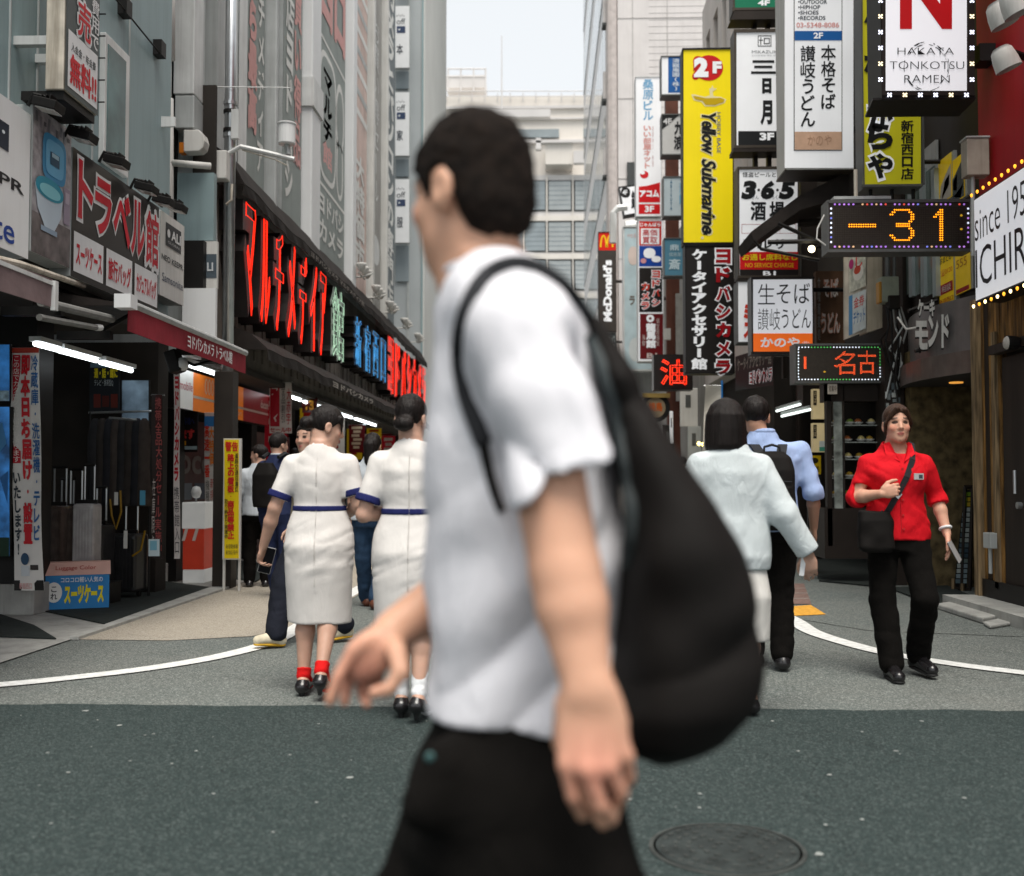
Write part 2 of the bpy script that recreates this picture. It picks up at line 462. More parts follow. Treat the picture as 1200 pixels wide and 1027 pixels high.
# ================================================================ the end of the street: far buildings
M_TILE_W = mat('white tile cladding', (0.66, 0.63, 0.62), 0.5, var=0.05, scale=2, streak=0.12)
M_FARW = mat('far cream render', (0.70, 0.66, 0.61), 0.7, var=0.06, scale=0.3, streak=0.1)
M_FARG = mat('far frames', (0.60, 0.58, 0.57), 0.6, var=0.06, scale=0.5)
M_BLIND = mat('blinds behind glass', (0.25, 0.29, 0.31), 0.25, var=0.15, scale=0.5, spec=0.6)
M_BLIND2 = mat('lowered grey blinds', (0.36, 0.39, 0.40), 0.35, var=0.12, scale=0.5)
M_GAP = mat('dark window reveal', (0.06, 0.065, 0.065), 0.5)
YD = 100.0
fb = thing('office_building', 'cream office block closing the far end of the alley', 'building', P(606, 560, YD))
a, b = P(470, 207, YD), P(760, 565, YD)
mb = MB(); mb.box((a.x, YD, 0), (b.x, YD + 20, a.z), M_FARG)
# stepped upper storeys with a railing
u0 = P(523, 107, YD); u1 = P(760, 207, YD)
mb.box((u0.x - 6, YD + 1.5, a.z), (u1.x, YD + 20, u0.z), M_FARW)
for yy, hh in ((120, 3), (160, 4), (134, 2)):
    q = P(523, yy, YD); mb.box((u0.x - 6, YD + 1.2, q.z - hh / 12), (u1.x, YD + 1.5, q.z), M_FARG)
mb.build('wall', fb)
mb = MB()
for k in range(14):
    q = P(523 + k * 15, 120, YD + 1.2); mb.tube([q, q + V(0, 0, 0.9)], 0.05, M_FARG, 5)
for zz in (113, 107):
    mb.tube([P(523, zz, YD + 1), P(700, zz, YD + 1)], 0.05, M_FARG, 5)
mb.build('roof_railing', fb)
for row, yy in enumerate((213, 261, 306, 352, 398, 444, 490)):
    for x0, x1 in ((595, 612), (615, 639), (643, 669), (674, 688)):
        p0, p1 = P(x0, yy, YD - 0.05), P(x1, yy + 33, YD - 0.05)
        mb = MB(); mb.box((p0.x - .12, YD - 0.06, p1.z - .12), (p1.x + .12, YD + .2, p0.z + .12), M_GAP)
        mb.box((p0.x, YD - 0.12, p1.z), (p1.x, YD - .05, p0.z), M_BLIND2 if (x0 == 643 or x0 == 674) else M_BLIND)
        for q in range(1, 6): mb.box((p0.x, YD - 0.14, p0.z + (p1.z - p0.z) * q / 6), (p1.x, YD - .12, p0.z + (p1.z - p0.z) * q / 6 + .05), M_BLIND)
        mb.build('window', fb)
mb = MB()
for x in (613.5, 641, 671.5):
    q0, q1 = P(x - 1, 207, YD), P(x + 1, 560, YD); mb.box((q0.x, YD - 0.25, 0), (q1.x, YD, q0.z), M_FARW)
for yy in (254, 299, 345, 391, 437):
    q0, q1 = P(590, yy, YD), P(700, yy + 5, YD); mb.box((q0.x, YD - 0.2, q1.z), (q1.x, YD, q0.z), M_FARW)
mb.build('grid_strip', fb)
mb = MB(); q0, q1 = P(639, 172, YD), P(671, 196, YD); mb.box((q0.x, YD - 1, q1.z), (q1.x, YD + 1.5, q0.z), M_FARW); mb.build('plant_room', fb)
mb = MB()
for x0, y0, x1, y1 in ((628, 166, 690, 168), (628, 163, 634, 176), (672, 178, 690, 192), (560, 130, 645, 138)):
    q0, q1 = P(x0, y0, YD - 1), P(x1, y1, YD - 1); mb.box((q0.x, YD - 1.3, q1.z), (q1.x, YD - .6, q0.z), M_FARG)
q0, q1 = P(606, 153, YD + 1.4), P(655, 162, YD + 1.4); mb.box((q0.x, YD + 1.1, q1.z), (q1.x, YD + 1.5, q0.z), M_BLIND)
mb.build('roof_pipe', fb)
mb = MB()
q0, q1 = P(524, 93, YD + 5), P(569, 107, YD + 5); mb.box((q0.x, YD + 4, q1.z), (q1.x, YD + 8, q0.z), M_FARG)
for x in (525, 540, 555, 569): mb.tube([P(x, 107, YD + 4), P(x, 80, YD + 4)], 0.09, M_FARG, 5)
for y in (81, 90): mb.tube([P(524, y, YD + 4), P(570, y, YD + 4)], 0.08, M_FARG, 5)
mb.build('rooftop_tank', fb)
mb = MB(); mb.tube([P(588, 130, YD), P(588, 42, YD)], [0.09, 0.04], M_FARG, 6); mb.build('antenna', fb)

# glass tower at the right, with the white tiled front
YT = 34.0; xg = P(726, 565, YT).x
tb = thing('glass_tower', 'tall white tiled tower with a reflecting glass flank', 'building', (xg, YT, 0))
H = 60
mb = MB(); mb.box((xg, YT, 0), (xg + 14, YT + 27, H), M_TILE_W)
mb.build('wall', tb)
M_TJ = mat('tile joints', (0.46, 0.44, 0.43), 0.8)
mb = MB()
for zz in [i * 0.22 for i in range(30, 130)]:
    mb.box((xg + 1.0, YT - .006, zz), (xg + 9, YT + .01, zz + .012), M_TJ)
for px in (742, 783):
    q = P(px, 300, YT); mb.box((q.x, YT - .012, 0), (q.x + .03, YT + .01, H), M_TJ)
for py in (22, 116, 210, 304):
    q = P(742, py, YT); mb.box((xg, YT - .012, q.z), (xg + 9, YT + .01, q.z + .03), M_TJ)
mb.build('tile_joints', tb)
mb = MB(); mb.box((xg - .35, YT + .0, 0), (xg + 0.02, YT + .9, H), mat('rounded grey corner', (0.52, 0.47, 0.45), 0.5)); mb.build('corner_pier', tb, bevel=0.15)
M_GLASS_F = mat('reflecting facade glass', (0.40, 0.42, 0.45), 0.12, 0.35, var=0.15, scale=0.4, spec=0.8)
M_MULL = mat('pale mullions', (0.50, 0.48, 0.47), 0.4)
M_GLASS_D = mat('grey green facade glass', (0.20, 0.245, 0.25), 0.1, 0.2, var=0.2, scale=0.5, spec=0.8)
mb = MB(); mb.box((xg - .12, YT + .9, 0), (xg, YT + 27, H), M_MULL); mb.build('spandrel_band', tb)
rr = random.Random(11)
mb = MB()
for fl in range(16):
    z0 = 1.2 + fl * 3.7
    for k in range(16):
        y0 = YT + 1.2 + k * 1.6
        mb.box((xg - .16, y0, z0), (xg - .12, y0 + 1.45, z0 + 2.3), M_GLASS_D if rr.random() < (0.65 if z0 < 16 else 0.25) else M_GLASS_F)
tag(mb.build('glazing', tb), 'reflecting ribbon glazing on the flank of the tower', kind='stuff')
mb = MB()
for py in (22, 112, 202):
    q = P(720, py, YT); mb.box((xg - .45, YT + .3, q.z), (xg - .15, YT + .7, q.z + .9), M_MULL)
    mb.box((xg - .48, YT + .28, q.z - .08), (xg - .15, YT + .72, q.z), M_GAP)
mb.build('corner_bracket', tb)
# street storey of the tower
mb = MB(); mb.box((xg - .1, YT - .3, 0), (xg + 3.5, YT, 4.2), mat('grey stone base', (0.22, 0.20, 0.19), 0.7, var=0.2, scale=1.5)); mb.build('base', tb)
mb = MB(); q0, q1 = P(735, 190, YT - .1), P(747, 222, YT - .1); mb.box((q0.x, YT - .08, q1.z), (q1.x, YT, q0.z), M_GAP); mb.build('window', tb)

# beige building on the right with deep openings, behind the sign column
M_BEIGE = mat('beige stone cladding', (0.68, 0.63, 0.59), 0.6, var=0.08, scale=1.2, streak=0.15)
xb = 3.42
bb = thing('beige_building', 'beige stone building with tall rounded openings behind the yellow sign', 'building', (xb, 18, 0))
mb = MB(); mb.box((xb, 17.5, 3.2), (xb + 6, 23.0, 4.2), M_BEIGE); mb.box((xb + .5, 17.5, 4.2), (xb + 6, 23.0, 11.2), M_DARK)
for k in range(6):
    y0 = 17.5 + k * 1.0
    mb.box((xb, y0, 4.2), (xb + .5, y0 + .45, 10.6), M_BEIGE)
mb.box((xb, 17.5, 10.6), (xb + 6, 23.0, 11.4), M_BEIGE)
for k in range(5): mb.box((xb + .08, 17.95 + k, 7.2), (xb + .5, 18.5 + k, 7.9), M_BEIGE)
mb.box((xb, 17.2, 0), (xb + 6, 24.5, 0.1), M_CONC)
mb.build('wall', bb)
mb = MB(); mb.box((xb + .3, 17.5, 0.1), (xb + 6, 23.0, 3.2), M_DARK); mb.build('ground_floor', bb)
# ================================================================ left side
def SP(X, x0, x1, ya, yb):
    """a panel on the street plane at X: photograph columns x0 (near) to x1 (far), rows ya..yb read at x0"""
    p, q = PX(x0, ya, X), PX(x1, ya, X); r = PX(x0, yb, X)
    return UV((X, p.y, p.z), (0, q.y - p.y, 0), (0, 0, r.z - p.z)), p.y, q.y, p.z, r.z
M_STEEL = mat('blue grey metal cladding', (0.275, 0.365, 0.38), 0.45, 0.15, var=0.07, scale=1.2, streak=0.22)
M_GREYP = mat('grey painted metal', (0.44, 0.46, 0.455), 0.5, 0.2, var=0.1, scale=3, streak=0.3)
M_LIGHTM = mat('pale painted metal', (0.66, 0.67, 0.66), 0.45, 0.15, var=0.1, scale=3, streak=0.3)
M_WHITE = mat('white sign panel', (0.74, 0.75, 0.75), 0.4, var=0.04, scale=1.5, streak=0.08)
M_WHITED = mat('dirty white panel', (0.62, 0.61, 0.58), 0.5, var=0.08, scale=2, streak=0.35)
M_BLACK = mat('black painted metal', (0.009, 0.008, 0.0075), 0.5, var=0.2, scale=6)
M_SIGNK = mat('black sign panel', (0.018, 0.015, 0.014), 0.35, var=0.1, scale=2, streak=0.15)
M_CHROME = mat('brushed steel', (0.55, 0.57, 0.58), 0.28, 0.85, var=0.1, scale=8)
M_RUST = mat('rusted cream metal', (0.55, 0.50, 0.42), 0.6, var=0.25, scale=5, streak=0.8)
M_CLOTH_K = mat('grimy black awning cloth', (0.022, 0.017, 0.015), 0.8, var=0.35, scale=4, bump=0.3, bscale=30, streak=0.3)
M_CLOTH_P = mat('faded mauve awning cloth', (0.21, 0.15, 0.15), 0.85, var=0.2, scale=4, bump=0.3, bscale=25)
M_CLOTH_R = mat('dark red awning cloth', (0.27, 0.022, 0.035), 0.75, var=0.18, scale=4, bump=0.2, bscale=30)
M_TUBE = glow('#f4fbff', 2.6)

# ---- the near building with the grey metal front
XA = -3.6
ba = thing('shop_building', 'blue grey metal clad shop building above the luggage shop', 'building', (XA, 7, 0))
mb = MB(); mb.box((XA, 3.0, 2.72), (XA - 7, 10.0, 15), M_STEEL)
mb.build('wall', ba)
mb = MB()
for px in (9, 42, 75, 108, 150): q = PX(px, 100, XA); mb.box((XA, q.y, 3.7), (XA + .012, q.y + .012, 15), M_GREYP)
mb.build('panel_joints', ba)
mb = MB()                                    # recessed shop below: soffit, dividing wall, back wall
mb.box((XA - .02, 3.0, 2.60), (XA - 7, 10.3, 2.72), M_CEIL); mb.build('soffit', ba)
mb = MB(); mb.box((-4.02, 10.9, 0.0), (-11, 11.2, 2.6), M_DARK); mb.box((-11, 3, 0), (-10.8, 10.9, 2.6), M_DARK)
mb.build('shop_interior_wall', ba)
mp, y0, y1, zt, zb = SP(XA, 117, 146, 38, 190)
wn = MB(); wn.box((XA, y0, zb), (XA + .05, y1, zt), M_LIGHTM); win = wn.build('window', ba, bevel=.006)
mb = MB(); mb.box((XA + .05, y0 + .04, zb + .05), (XA + .056, y1 - .09, zt - .08), mat('pane with painted cloud reflections', (0.09, 0.17, 0.17), 0.22, 0.0, var=0.7, scale=1.4, spec=0.35)); mb.build('pane', win)  # noise in the pane colour stands for reflected clouds
mb = MB(); q0 = PX(150, -10, XA); q1 = PX(190, 62, XA)
mb.tube([PX(133, -4, XA + .06), PX(190, 66, XA + .06)], .008, M_BLACK, 6)
for px, py in ((141, 10), (182, 58)):
    q = PX(px, py, XA); mb.box((XA, q.y - .06, q.z - .07), (XA + .08, q.y + .06, q.z + .07), M_BLACK)
mb.build('cable_bracket', ba)

# ---- sign boards along the front of that building
def board(name, label, x0, x1, ya, yb, m, X=XA + .16, dep=.16):
    mp, a, b, zt, zb = SP(X, x0, x1, ya, yb)
    t = thing(name, label, 'sign', (X, (a + b) / 2, zb))
    mb = MB(); mb.box((X - dep, a, zb), (X, b, zt), M_GREYP); mb.build('cabinet', t, bevel=.006)
    f = MB(); f.rect(mp, 0.0, 0.0, 1, 1, m, .003)
    return t, f, mp
t, f, mp = board('sign_board', 'white sign board with blue lettering at the left edge above the awning', -70, 37, 60, 260, M_WHITE)
f.rect(mp, .5, .17, .73, .35, '#232a3a', .006); f.disc(mp, .66, .24, .018, .012, '#dfe6ea', .009)
f.text(mp, 'CPR', .42, .505, .93, .585, '#15151c', .006, .02)
f.text(mp, 'Elite', .3, .78, .82, .95, '#1d3f8f', .006, .01)
f.build('panel', t)
M_PHOTO = mat('printed photo of a shop wall', (0.36, 0.34, 0.36), 0.4, var=0.45, scale=14)
t, f, mp = board('picture_board', 'printed picture board showing a light blue suitcase beside the black sign', 39, 84, 122, 296, M_PHOTO)
f.rect(mp, 0, .72, 1, 1, mat('printed photo floor', (0.13, 0.11, 0.11), 0.4, var=0.5, scale=9), .006)
def blob(cx, cy, rx, ry, e, n=26):
    out = []
    for k in range(n):
        q = 6.2832 * k / n; c, s = math.cos(q), math.sin(q)
        out.append((cx + rx * math.copysign(abs(c) ** e, c), cy + ry * math.copysign(abs(s) ** e, s)))
    return out
f.poly(mp, blob(.53, .29, .31, .165, .45), '#3f8fbc', .009); f.poly(mp, blob(.53, .29, .24, .125, .45), '#69b2d8', .012); f.rect(mp, .40, .25, .64, .34, '#28506a', .015); f.rect(mp, .43, .255, .61, .285, '#a9cbd9', .018)
f.poly(mp, [(.04, .52), (.78, .50), (.72, .68), (.56, .79), (.30, .79), (.12, .68)], '#c0cfda', .010); f.poly(mp, blob(.41, .52, .36, .075, .9), '#2a93ac', .013); f.poly(mp, blob(.41, .535, .27, .045, .9), '#86cfda', .016)
f.rect(mp, .20, .79, .62, .825, '#8fa2b4', .012); f.rect(mp, .80, .44, .97, .70, '#9a8e9e', .008); f.rect(mp, .83, .47, .94, .55, '#b9aebb', .011)
for k in range(9): f.rect(mp, .04 + k * .105, .03 + (k % 3) * .02, .10 + k * .105, .10 + (k % 2) * .03, ['#77757c', '#8f8b92', '#5e5c63'][k % 3], .007)
f.build('panel', t)
t, f, mp = board('sign_board', 'black sign board with large red and white katakana and three white panels', 85, 187, 172, 325, M_SIGNK)
for i, (ch, u0, u1, v0, v1) in enumerate((('ト', .05, .20, .06, .52), ('ラ', .22, .40, .10, .56), ('ベ', .42, .62, .10, .56), ('ル', .63, .80, .08, .57), ('館', .82, .985, .10, .58))):
    f.text(mp, ch, u0 - .012, v0 - .03, u1 + .012, v1 + .03, M_WHITE, .006, .085)
    f.text(mp, ch, u0, v0, u1, v1, '#c4142c', .010, .03)
for i, s in enumerate(('スーツケース', '旅行バッグ', 'カジュアルバッグ')):
    u0 = .02 + i * .333; f.rect(mp, u0, .64, u0 + .30, .95, M_WHITE, .006)
    f.text(mp, s, u0 + .02, .71, u0 + .28, .89, '#c4142c', .010, .03)
f.build('panel', t)
t, f, mp = board('sign_board', 'tall white board with three luggage maker logos beside the black sign', 188, 216, 246, 346, M_WHITED)
f.rect(mp, .2, .10, .85, .38, '#26282c', .006); f.disc(mp, .31, .22, .06, .05, '#d8d8d8', .009); f.text(mp, 'ALI', .42, .16, .82, .28, '#dcdcdc', .009, .03); f.text(mp, 'GLOBAL', .28, .31, .8, .34, '#bbbbbb', .009)
f.text(mp, 'NEO KEEPR', .05, .50, .95, .57, '#1b1d22', .006, .02); f.text(mp, 'Samsonite', .08, .72, .95, .82, '#2b3a55', .006)
f.build('panel', t)
# upright box sign on brackets with the membership notice
p, q = PX(75, 105, -3.2), PX(114, 130, -3.2)
t = thing('box_sign', 'upright box sign with rusty end and red free membership notice on the grey wall', 'sign', (-3.3, p.y, p.z))
zt, zb = p.z + 3.2, p.z
mb = MB(); mb.box((-3.33, p.y, zb), (-3.205, q.y, zt), M_RUST); mb.build('cabinet', t, bevel=.008)
mp = UV((-3.2, p.y, zt), (0, q.y - p.y, 0), (0, 0, zb - zt))
f = MB(); f.rect(mp, 0.0, 0, 1, 1, mat('dark green grey panel', (0.075, 0.09, 0.09), 0.4, var=0.1, scale=3), .006)
vv = lambda py: (zt - PX(75, py, -3.2).z) / (zt - zb)
f.rect(mp, .06, vv(30), .95, vv(98), M_WHITE, .009)
f.text(mp, '入会金・年会費', .14, vv(42), .88, vv(53), '#20242a', .012, .01)
f.text(mp, '無料!!', .12, vv(57), .9, vv(92), '#c2202c', .012, .05)
f.text(mp, '売', .30, vv(-20), .72, vv(28), M_WHITE, .009, .08); f.text(mp, '売', .32, vv(-18), .70, vv(26), '#c2202c', .012, .03)
f.vtext(mp, '費用で', .74, vv(-38), .97, vv(27), M_WHITE, .009, .02)
f.build('panel', t)
mb = MB(); mb.box((-3.6, p.y + .1, zb + .35), (-3.33, p.y + .16, zb + .41), M_LIGHTM); mb.box((-3.6, q.y - .12, zb + .35), (-3.33, q.y - .06, zb + .41), M_LIGHTM)
mb.box((-3.6, p.y + .1, zb + 2.4), (-3.33, p.y + .16, zb + 2.46), M_LIGHTM)
for k in range(14): mb.box((-3.2, q.y - .003, zb + .1 + k * .16), (-3.15, q.y + .006, zb + .108 + k * .16), M_BLACK)
mb.build('bracket', t)
mb = MB(); mb.box((-3.5, p.y + .02, zb - .06), (-3.21, q.y - .02, zb), M_BLACK); mb.build('underside', t)

# ---- spotlights that light the sign boards
def spotlight():
    t = thing('sign_spotlight', 'black spotlight on a short arm above the black sign, nearest the box sign', 'spotlight', (XA + .16, 0, 3.6), group='spotlights along the top of the sign boards')
    mb = MB(); mb.tube([(XA + .16, 0, 3.58), (XA + .20, 0, 3.66), (XA + .28, 0, 3.64)], .012, M_BLACK, 6); mb.build('arm', t)
    R = Matrix.Rotation(R_(14), 3, 'Y')
    mb = MB(); mb.box((XA + .22, -.075, 3.55), (XA + .38, .075, 3.61), M_BLACK, R)
    for k in range(4): mb.box((XA + .24 + k * .03, -.06, 3.60), (XA + .25 + k * .03, .06, 3.64), M_BLACK, R)
    h = mb.build('head', t, bevel=.01)
    mb = MB(); mb.box((XA + .235, -.06, 3.54), (XA + .365, .06, 3.547), mat('lamp glass', (0.5, 0.5, 0.47), 0.15, var=0.05), R); mb.build('lens', h)
    return t
sp = spotlight()
lab = ['first of the black spotlights, below the rusty box sign', 'second black spotlight, over the blue suitcase picture', 'third black spotlight, over the first red katakana', 'fourth black spotlight, over the end of the black sign', 'fifth black spotlight, over the white logo board', 'sixth black spotlight, farthest along the boards']
for i, (px, py) in enumerate(((57, 124), (98, 160), (137, 190), (172, 221), (192, 236), (207, 243))):
    o = sp if i == 0 else copy_tree(sp)
    q = PX(px, py, XA + .30); o.location = (XA + .16, q.y, q.z + .02); o['label'] = lab[i]

# ---- awnings of the near building
def awning(name, label, prof, Y0, Y1, m, ends=True, val=0.15, wave=0.01, n=40, vm=None, seed=1):
    """prof: (X, z) from the wall outwards; a hanging valance val deep along the outer edge"""
    t = thing(name, label, 'awning', (prof[0][0], (Y0 + Y1) / 2, prof[-1][1]))
    rn = random.Random(seed); mb = MB(); ph = [rn.uniform(0, 6) for _ in range(3)]
    rows = []
    for i in range(n + 1):
        y = Y0 + (Y1 - Y0) * i / n
        s = wave * (math.sin(y * 2.1 + ph[0]) + .6 * math.sin(y * 5.3 + ph[1]))
        rows.append([V(x, y, z + s * k / max(1, len(prof) - 1)) for k, (x, z) in enumerate(prof)])
    for a, b in zip(rows, rows[1:]):
        for k in range(len(prof) - 1): mb.quad([a[k], b[k], b[k + 1], a[k + 1]], m)
    for r in (rows[0], rows[-1]):
        if ends: mb.quad(r + [V(prof[0][0], r[0].y, prof[-1][1])], m)
    o = mb.build('cloth', t, smooth=False)
    sd_ = o.modifiers.new('thick', 'SOLIDIFY'); sd_.thickness = .012
    mb = MB()
    for i in range(n):
        a, b = rows[i][-1], rows[i + 1][-1]
        w1, w2 = (wave * .8 * math.sin((Y0 + (Y1 - Y0) * j / n) * 9 + ph[2]) for j in (i, i + 1))
        mb.quad([a, b, b + V(w2, 0, -val), a + V(w1, 0, -val)], vm or m)
    o = mb.build('valance', t); sd_ = o.modifiers.new('thick', 'SOLIDIFY'); sd_.thickness = .008
    return t
awn = awning('awning', 'faded mauve awning with a drooping valance at the left edge', [(-3.6, 2.55), (-3.0, 2.36)], 4.0, 6.35, M_CLOTH_P, val=.16, wave=.006)
mb = MB(); mb.box((-3.62, 3.9, 2.34), (-2.985, 6.37, 2.365), M_LIGHTM); mb.box((-3.0, 6.33, 2.19), (-2.97, 6.37, 2.37), M_LIGHTM); mb.build('front_rail', awn)
mb = MB()
mb.tube([PX(-5, 303, -3.3), PX(25, 310, -3.3), PX(98, 335, -3.5)], .022, M_RUST, 8)
mb.build('rolled_rail', awn)
t = thing('awning_rail', 'retracted grey awning roller under the sign boards', 'awning rail', (-3.3, 7.2, 2.3))
mb = MB(); mb.tube([PX(48, 354, -3.2), PX(131, 374, -3.2)], .03, mat('dull grey roller', (.20, .20, .19), .6, var=.15, streak=.4), 10); mb.build('roller', t)
mb = MB(); mb.tube([PX(46, 372, -3.2), PX(112, 384, -3.2)], .022, mat('dull grey roller', (.20, .20, .19)), 8); mb.tube([PX(112, 384, -3.2), PX(118, 384, -3.2)], .024, M_LIGHTM, 8); mb.build('tube_bar', t)
mb = MB(); mb.box((-3.6, 6.9, 2.25), (-3.2, 6.96, 2.31), M_BLACK); mb.box((-3.6, 7.7, 2.2), (-3.2, 7.76, 2.26), M_BLACK); mb.build('bracket', t)
a, b = PX(150, 357, -3.05), PX(287, 417, -3.05)
zr = (a.z + b.z) / 2
ra = awning('awning', 'dark red awning with white lettering on its valance', [(-3.75, zr + .12), (-3.05, zr)], a.y, b.y, M_CLOTH_K, val=.185, wave=.004, vm=M_CLOTH_R)  # cloth coloured black to stand for its shaded underside, red only on the valance
mp = UV((-3.03, a.y, zr), (0, b.y - a.y, 0), (0, 0, -.185))
f = MB(); f.text(mp, 'ヨドバシカメラ トラベル館', .40, .2, .82, .84, M_WHITE, .012, .03); f.build('lettering', ra)
mb = MB(); mb.tube([(-3.05, a.y - .02, zr + .02), (-3.05, b.y + .02, zr + .02)], .03, M_GREYP, 10); mb.box((-3.1, a.y - .13, zr - .035), (-2.98, a.y, zr + .065), M_WHITE); mb.build('front_rail', ra)
mb = MB(); mb.tube([(-3.72, a.y + .4, zr - .02), (-3.4, a.y + .3, zr - .16), (-3.08, a.y + .2, zr - .02)], .018, M_BLACK, 6)
mb.tube([(-3.72, b.y - .4, zr - .02), (-3.4, b.y - .5, zr - .16), (-3.08, b.y - .2, zr - .02)], .018, M_BLACK, 6); mb.build('folding_arm', ra)

# ---- floor of the luggage shop, mats and kerb
flat('shop_floor', [(-11, 5.5), (-3.46, 5.5), (-3.46, 30), (-11, 30)], 0.006, M_CONC, 'pale concrete threshold of the left shops', 'floor')
def mat_thing(label, pts):
    mb = MB(); mb.prism([V(p.x, p.y, 0.010) for p in pts], (0, 0, .008), M_MAT)
    return tag(mb.build('floor_mat'), label, 'mat')
mat_thing('black mat at the left edge in front of the shop', [G(-160, 742), G(66, 751), G(40, 735), G(0, 722), G(-140, 700)])
mat_thing('wide dark mat inside the luggage shop entrance', [G(126, 734), G(246, 690), G(172, 680), G(60, 705), G(46, 717)])
mat_thing('dark mat at the phone shop entrance', [G(240, 676), G(300, 683), G(330, 664), G(250, 655)])
mb = MB(); p0, p1 = G(92, 750, 0), G(168, 718, 0)
mb.prism([V(p0.x, p0.y, 0.0), V(p0.x - .07, p0.y, 0.0), V(p1.x - .07, 11.5, 0), V(-3.42, 11.5, 0)], (0, 0, .022), M_CONC)
tag(mb.build('kerb'), 'low concrete kerb at the luggage shop threshold', 'kerb', None, 'structure')
p = G(6, 722); q = G(40, 722)
cb = thing('column', 'dark column on a concrete block behind the white banner', 'column', (p.x, p.y, 0))
mb = MB(); mb.box((p.x - .2, p.y, 0.006), (q.x, p.y + .4, .27), M_CONC); mb.build('base', cb, bevel=.01)
mb = MB(); mb.box((p.x - .15, p.y + .03, .27), (q.x - .03, p.y + .35, 2.6), M_BLACK); mb.build('shaft', cb)
p = G(178, 683); q = G(192, 683)
cb = thing('column', 'black column on a small concrete base between the two left shops', 'column', (p.x, p.y, 0))
mb = MB(); mb.box((p.x - .02, p.y, 0.006), (q.x + .03, p.y + .3, .22), M_CONC); mb.build('base', cb, bevel=.01)
mb = MB(); a, b = P(192, 560, p.y), P(206, 560, p.y); mb.box((a.x, p.y + .05, .006), (b.x, p.y + .3, 2.6), M_BLACK); mb.build('shaft', cb)

# ---- banners (cloth hung on thin poles), all reading downwards
def banner(label, x0, x1, ya, yb, Y, cols, bgc, name='banner', wob=.012, sk=0.0, extra=None, pole=True, group=None):
    t = thing(name, label, 'banner', P((x0 + x1) / 2, yb, Y), group=group)
    def mp(px, py, c=0.0):
        k = (py - ya) / (yb - ya)
        return P(px + sk * k * k, py, Y) + V(0, -c + wob * math.sin(k * 9 + px * .09) - wob * .5, 0)
    f = MB(); n = 24
    m = ink(bgc)
    for i in range(n):
        for j in range(3):
            a, b = ya + (yb - ya) * i / n, ya + (yb - ya) * (i + 1) / n
            c, d = x0 + (x1 - x0) * j / 3, x0 + (x1 - x0) * (j + 1) / 3
            f.rect(mp, c, a, d, b, m)
    for it in cols:
        kind = it[0]
        if kind == 'r': f.rect(mp, *it[1:5], it[5], .006)
        elif kind == 't': f.vtext(mp, it[1], *it[2:6], it[6], .010, it[7] if len(it) > 7 else .03)
        elif kind == 'h': f.text(mp, it[1], *it[2:6], it[6], .010, it[7] if len(it) > 7 else .03)
        elif kind == 'd': f.disc(mp, *it[1:5], it[5], .010)
    f.build('cloth', t)
    if pole:
        mb = MB(); a, b = P(x0, ya, Y), P(x1, ya, Y)
        mb.tube([a + V(-.01, .015, 0), b + V(.01, .015, 0)], .008, M_CHROME, 6); mb.build('top_rod', t)
    return t
banner('long white banner with red and blue delivery wording at the left shop', 13, 47, 408, 692, 8.9,
       [('r', 13, 408, 47, 414, '#a83a2c'), ('r', 15, 416, 24, 543, '#b3182a'), ('t', 'この店でカタログのお届けも承ります', 16, 417, 23.5, 542, '#e9e4de', .0),
        ('t', '即本日お届け・設置', 26, 416, 36.5, 638, '#c3202a', .06), ('t', '冷蔵庫・洗濯機・テレビ', 38, 416, 46, 634, '#2c5f96', .03),
        ('t', 'いたします!', 15, 552, 23, 652, '#26303a', .03), ('d', 27, 655, 5, 7, '#2c4a66'), ('r', 22, 663, 32, 675, '#c7ccd0'), ('r', 33, 662, 42, 668, '#3a3432'),
        ('r', 13, 680, 47, 692, '#1d1a18'), ('h', '新宿西口', 20, 683, 34, 690, '#d7a7a4')], '#d9d5d0', sk=5)
banner('narrow striped text banner hung beside the black column', 178, 191, 463, 655, 10.05,
       [('r', 183, 463, 190.5, 505, '#3a1512'), ('t', '携帯全品大処分セール実施中', 183, 466, 190, 650, '#9a4a48', .02), ('t', '在庫限り', 179, 560, 182.5, 648, '#bdb6b0', .0)], '#2a201e')
banner('thin white and red text banner on the column between the shops', 204, 211, 437, 655, 10.35,
       [('t', 'ヨドバシカメラ', 205, 440, 210.5, 565, '#b5202c', .05), ('t', '携帯館入口', 205, 570, 210.5, 650, '#35353a', .0)], '#cfc8c4')
banner('hanging banner with white and orange text in the phone shop', 240, 252, 484, 664, 12.6,
       [('r', 240, 488, 252, 500, '#2f6fa8'), ('t', '高速一番', 240.5, 498, 246, 560, '#c03a2a', .05), ('t', '大特価', 246, 500, 251.5, 545, '#d3762a', .05), ('t', '機種変更受付中', 241, 562, 245.5, 655, '#4a4744', .0), ('t', '新規契約ご優待', 246.5, 560, 251, 655, '#9c3a34', .0)], '#b9b5b0')
banner('white hanging poster banner with red round logo in the far shop', 316, 342, 448, 508, 15.0,
       [('r', 317, 449, 328, 500, '#b01f30'), ('t', 'コジマ', 318.5, 452, 326.5, 496, '#e8e2de', .04), ('t', '全品割引', 330, 452, 334.5, 496, '#37433c', .0), ('t', '大赤字', 336, 455, 341, 498, '#b64040', .02), ('h', 'セール中', 317, 501, 341, 507, '#b04040')], '#cfcac4')
banner('dark red notice board with yellow number in the far shop', 354, 372, 466, 484, 17.0,
       [('h', '13', 358, 469, 368, 481, '#c2872e', .05)], '#4a1512', pole=False)

